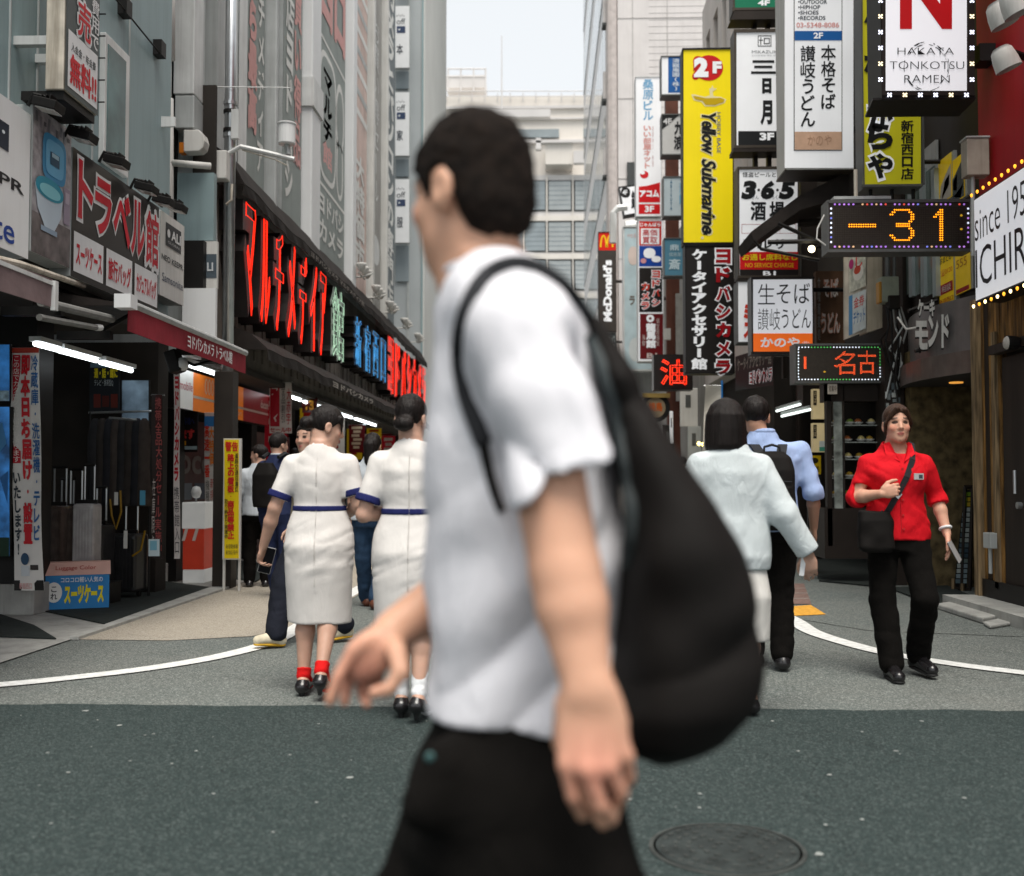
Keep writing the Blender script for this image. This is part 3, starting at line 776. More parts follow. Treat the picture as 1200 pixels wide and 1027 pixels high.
# ---- things in the luggage shop
def poster(label, x0, x1, ya, yb, Y, paint, bgc, name='poster', cat='poster'):
    t = thing(name, label, cat, P((x0 + x1) / 2, yb, Y))
    mp = FY(Y); a, b = P(x0, ya, Y), P(x1, yb, Y)
    mb = MB(); mb.box((a.x, Y + .002, b.z), (b.x, Y + .03, a.z), M_BLACK); mb.build('backing', t)
    f = MB(); f.rect(mp, x0, ya, x1, yb, bgc)
    for it in paint:
        if it[0] == 'r': f.rect(mp, *it[1:5], it[5], .004)
        elif it[0] == 't': f.vtext(mp, it[1], *it[2:6], it[6], .008, it[7] if len(it) > 7 else .02)
        elif it[0] == 'h': f.text(mp, it[1], *it[2:6], it[6], .008, it[7] if len(it) > 7 else .02)
        elif it[0] == 'd': f.disc(mp, *it[1:5], it[5], .006)
        elif it[0] == 'p': f.poly(mp, it[1], it[2], .005)
    f.build('print', t)
    return t
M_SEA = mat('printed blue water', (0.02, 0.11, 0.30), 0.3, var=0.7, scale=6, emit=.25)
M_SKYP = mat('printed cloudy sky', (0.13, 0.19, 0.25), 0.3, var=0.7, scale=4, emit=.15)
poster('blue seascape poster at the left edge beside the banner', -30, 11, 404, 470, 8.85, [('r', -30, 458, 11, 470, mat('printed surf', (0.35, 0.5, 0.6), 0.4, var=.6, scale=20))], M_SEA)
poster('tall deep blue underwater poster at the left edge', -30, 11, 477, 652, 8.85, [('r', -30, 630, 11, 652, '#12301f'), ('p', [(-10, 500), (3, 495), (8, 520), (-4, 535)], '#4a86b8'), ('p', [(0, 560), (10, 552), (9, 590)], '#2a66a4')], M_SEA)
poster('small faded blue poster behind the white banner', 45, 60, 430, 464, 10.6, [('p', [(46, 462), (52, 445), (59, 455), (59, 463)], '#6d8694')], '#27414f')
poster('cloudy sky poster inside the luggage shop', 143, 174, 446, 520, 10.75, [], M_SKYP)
poster('dark product poster with yellow heading inside the luggage shop', 105, 139, 425, 482, 10.6,
       [('r', 106, 426, 139, 431, '#5d7a8c'), ('h', '通・話・館に', 111, 432, 138, 443, '#d9c71c', .06), ('h', 'テレビ・携帯型Q', 111, 445, 133, 453, '#a8b0b4', .0), ('r', 110, 462, 118, 478, '#5a2018'), ('r', 120, 464, 128, 477, '#4a1a14'), ('r', 130, 462, 138, 478, '#5a2018')], '#161c22')
poster('small pale leaflet by the column base', 174, 187, 632, 652, 10.0, [('r', 176, 634, 184, 645, '#7ab0c4')], '#c4d4d8', 'leaflet', 'leaflet')
# fluorescent tubes over the entrance
def tubes(label, segs, X, group=None):
    t = thing('fluorescent_lamp', label, 'lamp', PX(*segs[0][:2], X), group=group)
    for x0, y0, x1, y1 in segs:
        a, b = PX(x0, y0, X), PX(x1, y1, X)
        mb = MB(); mb.box((X - .05, a.y, a.z + .022), (X + .05, b.y, a.z + .06), M_LIGHTM); mb.build('fitting', t)
        mb = MB(); mb.tube([V(X, a.y, a.z), V(X, b.y, a.z)], .021, M_TUBE, 8); mb.build('tube', t)
    return t
tubes('row of bright fluorescent tubes above the luggage shop entrance', [(41, 403, 66, 412), (69, 411, 113, 424), (118, 425, 154, 433)], -4.1)
# suitcases
def suitcase(label, px, py, Y, w, h, d, m, rz, handle=True, grp=None):
    t = thing('suitcase', label, 'suitcase', P(px, py, Y), rz, grp)
    mb = MB(); mb.box((-w / 2, -d / 2, .05), (w / 2, d / 2, h), m); b = mb.build('shell', t, bevel=.03, local=True)
    mb = MB()
    for k in range(7): x = -w / 2 + w * (k + .7) / 7.4; mb.box((x, -d / 2 - .006, .1), (x + w * .06, -d / 2 + .004, h - .05), m)
    mb.build('ribs', b, local=True)
    mb = MB()
    if handle:
        for x in (-w * .22, w * .22): mb.tube([(x, d * .2, h - .02), (x, d * .2, h + .36)], .009, M_CHROME, 6)
        mb.tube([(-w * .25, d * .2, h + .36), (w * .25, d * .2, h + .36)], .016, M_BLACK, 6)
    mb.box((-.09, -.015, h), (.09, .015, h + .035), M_BLACK); mb.build('handle', t, local=True)
    for x in (-w * .4, w * .4):
        mb = MB(); mb.lathe((x, 0, .028), [(.026, -.012), (.028, 0), (.026, .012)], M_BLACK, 12, 'x'); mb.build('wheel', t, local=True)
    t.location = V(P(px, 565, Y).x, Y, 0.02)
    return t
M_PLAS = mat('brown luggage under plastic wrap', (0.085, 0.062, 0.052), 0.22, var=0.3, scale=10, spec=0.7)
M_PLASW = mat('pale plastic wrapped luggage', (0.38, 0.37, 0.37), 0.22, var=0.2, scale=8, spec=0.7)
M_PLASK = mat('black ribbed luggage', (0.02, 0.02, 0.021), 0.35, var=0.3, scale=10, spec=0.6)
for i, (lb, px, Y, w, h, m) in enumerate((('brown plastic-wrapped suitcase with raised handle at the front of the rack', 67, 9.88, .30, .72, M_PLAS), ('second brown wrapped suitcase, between the front one and the pale one', 86, 9.93, .28, .70, M_PLAS),
        ('pale grey plastic-wrapped suitcase at the end of the rack', 103, 9.86, .20, .74, M_PLASW), ('black ribbed suitcase half hidden behind the brown ones', 76, 10.25, .3, .80, M_PLASK), ('black suitcase deeper in the luggage shop', 116, 10.3, .24, .72, M_PLASK), ('black suitcase beside the hanging coats', 152, 10.5, .3, .62, M_PLASK))):
    s = suitcase(lb, px, 640, Y, w, h, .24, m, R_(-12 if i != 2 else 4), True, 'suitcases in the luggage shop'); 
    if i < 3: s.location.z = .21
t = thing('plinth', 'low dark platform under the wrapped suitcases', 'platform', P(84, 700, 9.8))
mb = MB(); a, b = P(45, 560, 9.6), P(118, 560, 9.6); mb.box((a.x, 9.72, .02), (b.x, 10.1, .2), M_BLACK); mb.box((a.x - .01, 9.71, .2), (b.x + .01, 10.11, .212), M_BLACK); mb.build('box', t)
# carton display with pitched lid
q = G(84, 716); cx, cy = q.x, q.y
ct = thing('display_carton', 'blue luggage carton with yellow lettering and a pitched pink lid on the mat', 'carton', (cx, cy, .02), R_(24))
M_CB = mat('blue printed card', (0.03, 0.22, 0.52), 0.5, var=.1, scale=6); M_CP = mat('pink printed card', (0.62, 0.38, 0.32), 0.6, var=.1, scale=6)
w, h, d = .56, .30, .28
mb = MB(); mb.box((-w / 2, -d / 2, 0), (w / 2, d / 2, h), M_CB)
mp = UV((-w / 2, -d / 2, h), (w, 0, 0), (0, 0, -h))
mb.text(mp, 'スーツケース', .33, .28, .92, .85, '#e8d820', .004, .06); mb.text(mp, 'コロコロ軽い人気の', .28, .06, .9, .22, '#e4e8ea', .004, .02); mb.disc(mp, .18, .5, .12, .3, '#e6e6e2', .004); mb.vtext(mp, 'これ', .13, .3, .23, .72, '#20242a', .007, .02)
mp = UV((-w / 2, d / 2, h), (0, -d, 0), (0, 0, -h))
mb.text(mp, 'ケース', .05, .4, .95, .86, '#e8d820', .004, .06); mb.text(mp, '小型で便利', .1, .1, .9, .3, '#e4e8ea', .004, .02)
mb.build('box', ct, local=True)
mb = MB(); mb.prism([(-w / 2 - .01, -d / 2 - .01, h), (-w / 2 - .01, d / 2 + .01, h), (-w / 2 - .01, d / 2 - .05, h + .11), (-w / 2 - .01, -d / 2 + .08, h + .11)], (w + .02, 0, 0), M_CP)
mp = UV((-w / 2, -d / 2 + .075, h + .108), (w, 0, 0), (0, -.085, -.108)); mb.text(mp, 'Luggage Color', .2, .3, .8, .7, '#a23430', .006, .0)
mb.build('lid', ct, local=True)
ct.location = (cx - .02, cy + .12, .02)
# hanging dark coats on a rail
cr = thing('clothes_rail', 'chrome rail with dark coats hanging in the luggage shop', 'clothes rail', P(150, 690, 10.5))
mb = MB(); a, b = P(104, 484, 10.55), P(178, 482, 10.55); mb.tube([a, b], .012, M_CHROME, 8); mb.tube([P(128, 490, 10.35), P(160, 492, 10.35)], .012, M_CHROME, 8)
for px in (106, 177): mb.tube([P(px, 483, 10.55), V(P(px, 483, 10.55).x, 10.55, .02)], .014, M_BLACK, 8)
mb.build('rail', cr)
for k in range(8):
    px = 112 + k * 8.2; q = P(px, 488, 10.55)
    col = [(0.02, .02, .022), (.03, .025, .022), (.015, .016, .02), (.05, .04, .035)][k % 4]
    mb = MB(); wv = .07
    for yy in range(1):
        mb.lathe((q.x, q.y, q.z), [(.02, -.02), (.05, -.06), (.075, -.2), (.07, -.5), (.085, -.85), (.08, -.9)], mat('dark coat cloth %d' % (k % 4), col, .8, var=.3, scale=8), 10)
    mb.build('coat', cr, smooth=True)
mb = MB(); mb.tube([P(x, y, 10.3) for x, y in ((129, 585), (131, 605), (136, 620), (142, 600), (141, 575))], .01, '#8a6a14', 6); mb.tube([P(x, y, 10.3) for x, y in ((155, 652), (165, 645), (170, 622))], .01, '#8a6a14', 6)
tag(mb.build('tag_cord'), 'yellow looped cord hanging under the dark coats', 'cord')
for lb, x0, y0, x1, y1, c in (('white price tag among the coats', 134, 577, 138, 592, '#c9c9c4'), ('pale blue price tag by the coats', 164, 575, 170, 592, '#58a2c0'), ('white price tag low by the coats', 145, 622, 149, 643, '#c9c9c4')):
    mb = MB(); a, b = P(x0, y0, 10.28), P(x1, y1, 10.28); mb.box((a.x, 10.28, b.z), (b.x, 10.285, a.z), c); tag(mb.build('price_tag'), lb, 'price tag')
# black loudspeaker with a white dome under the red awning
q = P(205, 425, 10.2); t = thing('security_camera', 'black camera housing with white dome under the red awning', 'security camera', q)
mb = MB(); mb.box(q + V(-.07, -.06, -.1), q + V(.05, .12, .12), M_BLACK, Matrix.Rotation(R_(-18), 3, 'Y')); mb.build('housing', t, bevel=.015)
mb = MB(); mb.lathe(q + V(.075, 0, -.02), [(.0, .07), (.04, .06), (.06, .02), (.06, -.03), (.02, -.06)], M_WHITE, 14); mb.build('dome', t, smooth=True)

# ---- gap between the two left buildings
gp = thing('service_bay', 'recessed grey service bay with boards between the two left buildings', 'building', (-4.2, 11.3, 0))
mb = MB(); mb.box((-8, 11.25, 2.5), (-3.8, 11.6, 14), M_GREYP); mb.build('wall', gp)
def frect(mb, x0, y0, x1, y1, Y, dep, m):
    a, b = P(x0, y0, Y), P(x1, y1, Y); mb.box((a.x, Y, b.z), (b.x, Y + dep, a.z), m); return mb
mb = frect(MB(), 205, -60, 227, 110, 10.9, .3, M_LIGHTM); frect(mb, 205, 112, 227, 150, 10.9, .3, M_GREYP); mb.build('duct_casing', gp, bevel=.01)
mb = frect(MB(), 208, 203, 250, 282, 11.1, .1, M_STEEL); mb.build('metal_door', gp)
mb = frect(MB(), 190, -60, 204, 300, 11.15, .08, M_BLACK); frect(mb, 227, 100, 252, 205, 11.2, .05, M_DARK); mb.build('gap_shade_slab', gp)  # flat slabs before the wall, the gap's shade put into their dark colour
t = thing('drain_pipe', 'white vertical drain pipe beside the grey clad building', 'pipe', P(199, 300, 10.7))
mb = MB(); mb.tube([P(199, -60, 10.7), P(199, 70, 10.7)], .055, M_WHITED, 12); mb.tube([P(197, 116, 10.7), P(197, 320, 10.7)], .055, M_WHITED, 12); mb.tube([P(193, 70, 10.7), P(193, 112, 10.7)], .07, M_LIGHTM, 12); mb.build('pipe', t, smooth=True)
mb = MB(); mb.tube([P(200, 191, 10.7), P(247, 195, 10.75)], .035, M_WHITED, 10); mb.build('branch_pipe', t, smooth=True)
t = thing('bracket', 'galvanised sign bracket bolted to the blue grey wall', 'bracket', PX(150, 150, XA))
mb = MB(); mb.prism([P(149, 135, 9.75), P(205, 137, 9.75), P(205, 148, 9.75), P(178, 149, 9.75), P(155, 166, 9.75), P(149, 166, 9.75)], (0, .03, 0), M_LIGHTM); mb.build('plate', t)
mb = MB()
for px in (161, 174): mb.lathe(P(px, 143, 9.745), [(.012, 0), (.016, -.006), (.01, -.012)], M_CHROME, 10, 'y')
mb.build('bolt', t)
t = thing('wall_lamp', 'rounded white lamp with an orange side light under the duct casing', 'lamp', P(228, 165, 10.95))
mb = MB(); f2 = FY(10.9); mb.prism([f2(x, y) for x, y in ((215, 152), (233, 152), (238, 157), (240, 165), (238, 173), (233, 177), (215, 178))], (0, .16, 0), M_WHITED); mb.build('housing', t, bevel=.01)
mb = frect(MB(), 210, 167, 215, 179, 10.9, .1, '#b86a1a'); mb.build('side_light', t)
t = thing('sign_board', 'small white board with a grey logo behind the steel pole', 'sign', P(244, 338, 11.1))
mb = frect(MB(), 238, 283, 254, 338, 11.05, .05, M_WHITED); mb.build('board', t)
f = MB(); f.rect(FY(11.05), 241, 298, 254, 326, '#4d5860', .004); f.text(FY(11.05), 'LI', 243, 308, 250, 318, '#c8ccce', .008, .03); f.build('print', t)
t = thing('hoarding', 'plain white hoarding panel under the grey logo board', 'panel', P(232, 400, 10.9))
mb = frect(MB(), 214, 338, 252, 402, 10.85, .06, M_WHITE); mb.build('panel', t); mb = frect(MB(), 214, 282, 238, 338, 10.95, .1, M_BLACK); mb.build('dark_box', t)

# ---- steel pole with camera arm, standing on a black column
pb = G(263, 690); YP = pb.y
po = thing('utility_pole', 'grey steel pole standing in front of the neon sign', 'pole', (pb.x, YP, 0))
mb = MB(); a = P(262, 560, YP); mb.tube([(a.x, YP + .1, 2.0), (a.x, YP + .1, 9)], .062, M_CHROME, 16); mb.build('shaft', po, smooth=True)
mb = MB()
for py in (118, 128, 150, 156): q = P(262, py, YP); mb.lathe((a.x, YP + .1, q.z), [(.062, -.02), (.075, -.02), (.075, .02), (.062, .02)], M_BLACK if py in (128, 150) else M_CHROME, 16)
mb.build('clamp', po)
mb = MB(); q0, q1 = P(248, 180, YP), P(269, 213, YP); mb.box((q0.x, YP - .12, q1.z), (q1.x, YP + .03, q0.z), M_WHITED); mb.build('junction_box', po, bevel=.012)
mb = MB(); mb.tube([P(272, 216, YP), P(271, 235, YP), P(265, 240, YP)], .014, M_RUST, 6); mb.tube([P(252, 213, YP), P(254, 300, YP)], .012, M_GREYP, 6); mb.build('conduit', po)
mb = MB(); mb.tube([P(264, 182, YP), P(282, 172, YP), P(325, 182, YP), P(345, 187, YP)], .028, M_LIGHTM, 8); mb.tube([P(284, 176, YP), P(322, 187, YP), P(336, 194, YP)], .008, M_RUST, 6)
mb.tube([P(250, 102, YP), P(340, 103, YP)], .006, M_LIGHTM, 5); mb.build('arm', po)
mb = MB(); q = P(336, 158, YP); mb.lathe(q, [(.085, -.11), (.095, -.10), (.095, .10), (.105, .11), (.105, .125), (.03, .13)], M_WHITE, 18); mb.tube([q + V(0, 0, -.11), q + V(.02, 0, -.22)], .03, M_GREYP, 8); mb.build('camera', po, smooth=False)
mb = MB(); q0, q1 = P(271, 128, YP), P(279, 162, YP); mb.box((q0.x, YP, q1.z), (q1.x, YP + .06, q0.z), M_LIGHTM); mb.build('antenna_plate', po)
pc = thing('column', 'square black column under the steel pole', 'column', (pb.x, YP, 0))
mb = MB(); q0, q1 = P(251, 435, YP), P(273, 435, YP); mb.box((q0.x, YP, 0), (q1.x, YP + .22, q0.z), mat('dark brown metal', (0.03, 0.024, 0.02), .5, var=.2, scale=4)); mb.build('shaft', pc, bevel=.008)
# yellow warning sign on two legs
YW = YP - .25
ws = thing('warning_sign', 'narrow yellow warning sign with red characters on two pale legs', 'sign', P(270, 688, YW))
f = MB(); mp = FY(YW); f.rect(mp, 262, 514, 281, 656, '#d8d2c4'); f.rect(mp, 263, 515.5, 280, 654.5, '#e6c90c', .004)
f.text(mp, '警告', 264.5, 518, 279, 529, '#c8281c', .008, .05); f.vtext(mp, '路上の看板・商品等禁止', 267, 532, 274.5, 632, '#c8281c', .008, .06)
f.vtext(mp, '道路交通法違反', 275.5, 531, 279.5, 577, '#2a2a22', .008, .02); f.vtext(mp, '取り締まり実施中', 263.5, 585, 267, 632, '#2a2a22', .008, .02)
for k, s in enumerate(('新宿警察署', '新宿区役所')): f.text(mp, s, 265, 638 + k * 7, 279, 643 + k * 7, '#4a4632', .008)
f.build('plate', ws)
mb = MB(); q0, q1 = P(262, 514, YW), P(281, 656, YW); mb.box((q0.x, YW + .004, q1.z), (q1.x, YW + .02, q0.z), M_WHITED); mb.build('backing', ws)
for px in (261, 279):
    mb = MB(); q = P(px, 600, YW); mb.box((q.x, YW + .021, .0), (q.x + .022, YW + .05, q0.z), M_WHITED); mb.build('leg', ws)

# ---- the far left building: neon sign wall, hoods and tall posters
XB = -3.75
YB0 = 11.9; YB1 = 30.5
be = thing('store_building', 'large grey store building carrying the neon sign and tall posters', 'building', (XB, 20, 0))
mb = MB(); mb.box((XB, YB0, 4.6), (XB - 8, 26.1, 22), M_GREYP); mb.build('wall', be)
M_WALLN = mat('weathered board behind the neon', (0.17, 0.15, 0.13), 0.7, var=0.3, scale=3, streak=0.7)
mb = MB(); mb.box((XB - 3, YB0, 2.55), (XB, YB1, 4.6), M_WALLN)
for k in range(46): mb.box((XB, YB0 + k * .4, 2.7), (XB + .02, YB0 + .05 + k * .4, 3.6), M_WALLN)
mb.build('sign_wall', be)
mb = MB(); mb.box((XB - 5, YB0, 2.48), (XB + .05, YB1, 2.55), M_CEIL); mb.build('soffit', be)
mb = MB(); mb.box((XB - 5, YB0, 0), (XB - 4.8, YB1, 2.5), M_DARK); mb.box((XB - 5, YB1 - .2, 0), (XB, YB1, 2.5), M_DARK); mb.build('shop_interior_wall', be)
for k, yy in enumerate((15.8, 19.6, 23.4, 27.2)):
    mb = MB(); mb.box((XB - .9, yy, 0), (XB - .65, yy + .3, 2.48), M_BLACK); mb.build('pier', be)
hood = awning('canopy', 'long sooty canopy hanging over the neon sign', [(XB, 4.95), (-3.6, 4.85), (-3.42, 4.52)], 11.85, 30.4, M_CLOTH_K, val=.12, wave=.018, n=90)
f = MB(); mp = UV((-3.405, 15.2, 4.52), (0, 5, 0), (0, 0, -.12)); f.text(mp, 'ヨドバシカメラ マルチメディア館', .0, .15, .9, .85, '#8d857c', .012, .02); f.build('lettering', hood)
low = awning('canopy', 'lower black canopy above the shop entrances', [(XB, 3.0), (-3.45, 2.88), (-3.25, 2.70)], 12.3, 30.4, M_CLOTH_K, val=.12, wave=.012, n=90, seed=5)
f = MB(); mp = UV((-3.235, 16.0, 2.70), (0, 4.2, 0), (0, 0, -.12)); f.text(mp, 'ヨドバシカメラ', .0, .1, .9, .9, '#a59d94', .012, .03); f.build('lettering', low)
# neon letters: black box letters with glowing tubes along their outlines
M_BOXL = mat('black letter boxes', (0.02, 0.016, 0.015), .4, var=.2, scale=5)
def neon_letters(label, chars, x0, x1, ytop, ybot, tubecol, e, facecol, X=-3.47, grp=None, bold=.02):
    a, b = PX(x0, ytop, X), PX(x1, ytop, X); zt = a.z; zb = PX(x0, ybot, X).z
    t = thing('neon_sign', label, 'neon sign', (X, (a.y + b.y) / 2, zb))
    n = len(chars); L = (b.y - a.y) / n
    mt = glow(tubecol, e * .31)
    for i, ch in enumerate(chars):
        ya = a.y + L * i + L * .05; wy = L * .64
        loops, _ = glyph_outline(ch, bold + .05)
        v, fs, _ = glyphs(ch, bold + .05)
        mb = MB(); pts = [V(X, ya + u * wy, zb + w_ * (zt - zb)) for u, w_ in v]
        mb.add(pts, fs, facecol)
        for lp_ in loops:
            q = [V(X, ya + u * wy, zb + w_ * (zt - zb)) for u, w_ in lp_]
            for k in range(len(q)): mb.quad([q[k], q[(k + 1) % len(q)], q[(k + 1) % len(q)] + V(-.30, 0, 0), q[k] + V(-.30, 0, 0)], M_BOXL)
        o = mb.build('letter', t)
        mb = MB(); loops, _ = glyph_outline(ch, max(0.0, bold - .02))
        for lp_ in loops:
            mb.tube([V(X + .03, ya + .03 * L + u * wy * .93, zb + .02 + w_ * (zt - zb) * .96) for u, w_ in lp_], .0058, mt, 6, closed=True)
        mb.build('neon_tube', o)
    return t
M_NR = mat('dull red letter faces', (0.02, 0.008, 0.007), .4, var=.3, scale=4)
neon_letters('big red neon katakana sign on the left store front', 'マルチメディア', 284, 384, 232, 368, '#ff2a14', 2.0, M_NR)
neon_letters('pale green neon kanji next to the red katakana', '館', 386, 408, 330, 418, '#bfe6c8', .7, mat('pale letter face', (0.45, 0.5, 0.46), .4, var=.2), bold=.0)
neon_letters('blue neon kanji in the middle of the left store front', '新宿西口', 414, 453, 368, 428, '#4a9fe0', .75, mat('dull blue letter faces', (0.02, 0.06, 0.12), .4, var=.3), bold=.0)
neon_letters('bright red neon characters at the far end of the left store front', 'ヨドバシカメラ', 454, 499, 392, 460, '#ff2a14', 1.8, mat('red letter faces', (0.45, 0.03, 0.02), .4, var=.2, emit=.35), bold=.03)
# tall faded posters on the upper wall
XP = XB + .06
def tallposter(label, x0, x1, bgc, items):
    a, b = PX(x0, 300, XP), PX(x1, 300, XP)
    t = thing('wall_poster', label, 'poster', (XP, a.y, 4.9))
    zt = 14.0; zb = 4.9
    mp = UV((XP, a.y, zt), (0, b.y - a.y, 0), (0, 0, zb - zt))
    mb = MB(); mb.box((XB, a.y, zb), (XP - .004, b.y, zt), M_GREYP); mb.build('frame', t)
    f = MB(); f.rect(mp, 0, 0, 1, 1, bgc)
    for it in items:
        if it[0] == 't': f.vtext(mp, it[1], *it[2:6], it[6], .008, it[7] if len(it) > 7 else .03)
        elif it[0] == 'h': f.text(mp, it[1], *it[2:6], it[6], .008, it[7] if len(it) > 7 else .03, rot=it[8] if len(it) > 8 else 0)
        elif it[0] == 'r': f.rect(mp, *it[1:5], it[5], .005)
        elif it[0] == 'o': f.poly(mp, blob(*it[1:6]), it[6], it[7])
    f.build('print', t)
    return t
PG = mat('faded grey green print', (0.25, 0.285, 0.27), .5, var=.1, scale=1.5, streak=.2)
PW = mat('faded white print', (0.72, 0.72, 0.69), .5, var=.1, scale=2)
PK = mat('faded pink print', (0.64, 0.33, 0.31), .5, var=.1, scale=2)
tallposter('tall faded poster with pink brush lettering behind the steel pole', 277, 308, PG, [('r', 0, 0, .3, 1, M_LIGHTM), ('t', 'カメラのことなら最高', .34, .3, .66, .93, PK, .06), ('t', 'ヨドバシカメラマルチメディア', .70, .25, .95, .98, PW, .03)])
tallposter('tall faded poster with white and pink lettering beside the camera arm', 330, 352, PG, [('t', '新宿西口本店ヨドバシ', .1, .3, .5, .97, PW, .05), ('t', '毎日がお買い得品', .55, .3, .93, .9, PK, .05)])
tallposter('wide faded poster with speech panel and pink lettering', 370, 403, PG, [('h', '西口', .05, .44, .95, .56, PK, .08), ('r', 0, .60, 1, .606, PW), ('o', .36, .74, .3, .12, .5, PW, .005), ('o', .36, .74, .26, .11, .5, PG, .008), ('t', 'マルチ館', .2, .65, .5, .83, PK, .05),
           ('o', .8, .70, .16, .07, .9, PW, .005), ('o', .8, .70, .12, .055, .9, PG, .008), ('o', .8, .80, .13, .06, .8, PW, .005), ('o', .8, .80, .09, .05, .8, PG, .008), ('r', 0, .87, 1, .876, PW), ('h', 'ヨドバシ', .08, .885, .95, .925, PW, .04), ('h', 'カメラ', .08, .935, .95, .975, PW, .04)])
tallposter('tall peach and white striped price poster on the upper wall', 413, 429, mat('faded peach print', (0.58, 0.44, 0.39), .5, var=.2, scale=2), [('r', 0, .02 + k * .045, 1, .035 + k * .045, PW if k % 2 else M_GREYP) for k in range(14)] + [('t', '大特価市', .2, .7, .8, .95, PW, .06)])
tallposter('narrow brown grey poster with faint round mark', 434, 446, mat('faded brown grey print', (0.30, 0.29, 0.27), .5, var=.15, scale=2), [('t', 'お買い得セール', .2, .3, .7, .75, M_LIGHTM, .0), ('o', .5, .86, .35, .035, .9, M_LIGHTM, .005)])
tallposter('narrow dark poster with white lettering at the far end of the wall', 450, 462, mat('faded slate print', (0.13, 0.155, 0.165), .5, var=.15, scale=2), [('t', 'カメラとパソコンの専門店', .15, .1, .85, .97, PW, .05)])
cols = ((313, .10, M_GREYP, 'grey'), (361, .62, M_WHITE, 'broad white'), (408, .36, M_WHITE, 'slim white'), (431.5, .22, M_WHITED, 'cream'), (448, .2, M_WHITED, 'thin pale'))
for px, wd, m, nm in cols:
    q = PX(px, 300, XP); t = thing('wall_pilaster', '%s vertical casing strip between the tall posters' % nm, 'casing', (XP, q.y, 4.7))
    mb = MB(); mb.box((XB, q.y - wd / 2, 4.7), (XP + .12, q.y + wd / 2, 14), m); mb.build('casing', t, bevel=.02)
    mb = MB()
    if wd > .5: mb.box((XB, q.y - wd / 2 - .04, 6.9), (XP + .15, q.y + wd / 2 + .04, 7.35), M_LIGHTM); mb.build('collar', t)
# white floodlight clusters on the canopy
def flood():
    t = thing('floodlight_cluster', 'x', 'floodlight', (-3.5, 0, 4.9), group='white floodlight clusters on the canopy')
    mb = MB(); mb.tube([(-3.7, 0, 4.95), (-3.5, 0, 4.95), (-3.28, 0, 5.02)], .018, M_WHITED, 6); mb.tube([(-3.5, -.35, 4.97), (-3.5, .35, 4.97)], .018, M_WHITED, 6); mb.build('arm', t)
    for dy in (-.35, 0, .35):
        mb = MB(); mb.lathe((-3.45, dy, 5.08), [(.02, -.10), (.06, -.05), (.095, .02), (.10, .06), (.02, .075)], M_WHITED, 12); mb.build('lamp_head', t, smooth=True)
    return t
fl = flood()
for i, (px, lb) in enumerate(((424, 'nearest white floodlight cluster on the canopy, under the peach poster'), (441, 'second white floodlight cluster along the canopy'), (457, 'third white floodlight cluster, above the blue neon'), (474, 'fourth white floodlight cluster along the canopy'), (489, 'farthest white floodlight cluster, at the end of the canopy'))):
    o = fl if i == 0 else copy_tree(fl)
    o.location = (-3.5, PX(px, 330, -3.5).y, 4.9 + (.1 if i == 0 else 0)); o['label'] = lb
# white pale building beyond, with stacked projecting signs
YC = 30.7
bc = thing('corner_building', 'pale grey building with a blank white flank beyond the neon sign', 'building', P(500, 565, YC))
a, b = P(480, 300, YC), P(497, 300, YC); c = P(463, 300, YC)
mb = MB(); mb.box((a.x - 6, YC, 0), (b.x, 37.4, 26), mat('blank white flank', (0.66, 0.66, 0.63), .6, var=.05, scale=.6, streak=.12)); mb.build('wall', bc)
mb = MB(); mb.box((a.x - 6, YC - .05, 0), (b.x - .03, YC - .002, 26), mat('grey blue panel front', (0.40, 0.43, 0.44), .5, var=.06, scale=1)); mb.build('front_panel', bc)
mb = MB(); mb.box((a.x - .06, YC - .1, 0), (a.x, YC - .05, 26), M_GREYP); mb.box((b.x - .08, YC - .09, 0), (b.x - .03, YC - .05, 26), M_STEEL); mb.build('trim_strip', bc)
YS = 30.2
for i, (y0, y1, kj, lb) in enumerate(((-100, -22, '服', 'topmost'), (7, 80, '本', 'upper'), (108, 183, '家', 'middle'), (210, 285, '服', 'lowest'))):
    t = thing('projecting_sign', '%s of the white projecting signs with a navy block beyond the posters' % lb, 'sign', P(472, y1, YS), group='white projecting signs with navy blocks')
    mb = frect(MB(), 463, y0, 480, y1, YS, .12, M_GREYP); mb.build('cabinet', t)
    f = MB(); mp = FY(YS); f.rect(mp, 463.4, y0 + .5, 479.6, y1 - .5, mat('clean white panel', (.78, .79, .80), .4, var=.03), .005)
    f.text(mp, 'off', 465, y0 + 15, 475, y0 + 22, '#3a4046', .010, .0)
    for k in range(5): f.rect(mp, 465 + k * 2, y0 + 11 - (k % 2), 465.6 + k * 2, y0 + 13 - (k % 2), '#3a4046', .010)
    f.rect(mp, 465, y0 + 24, 475, y0 + 32, '#3a4763', .010); f.rect(mp, 467, y0 + 27, 469, y0 + 29, '#d0d4d8', .013); f.text(mp, kj, 465, y0 + 45, 472, y0 + 57, '#343c46', .010, .02)
    f.build('panel', t)
mb = MB()
for y0, y1 in ((84, 104), (187, 207), (288, 330)): frect(mb, 464, y0, 479, y1, YC - .12, .05, M_BLIND)
mb.build('window', bc, split=True)

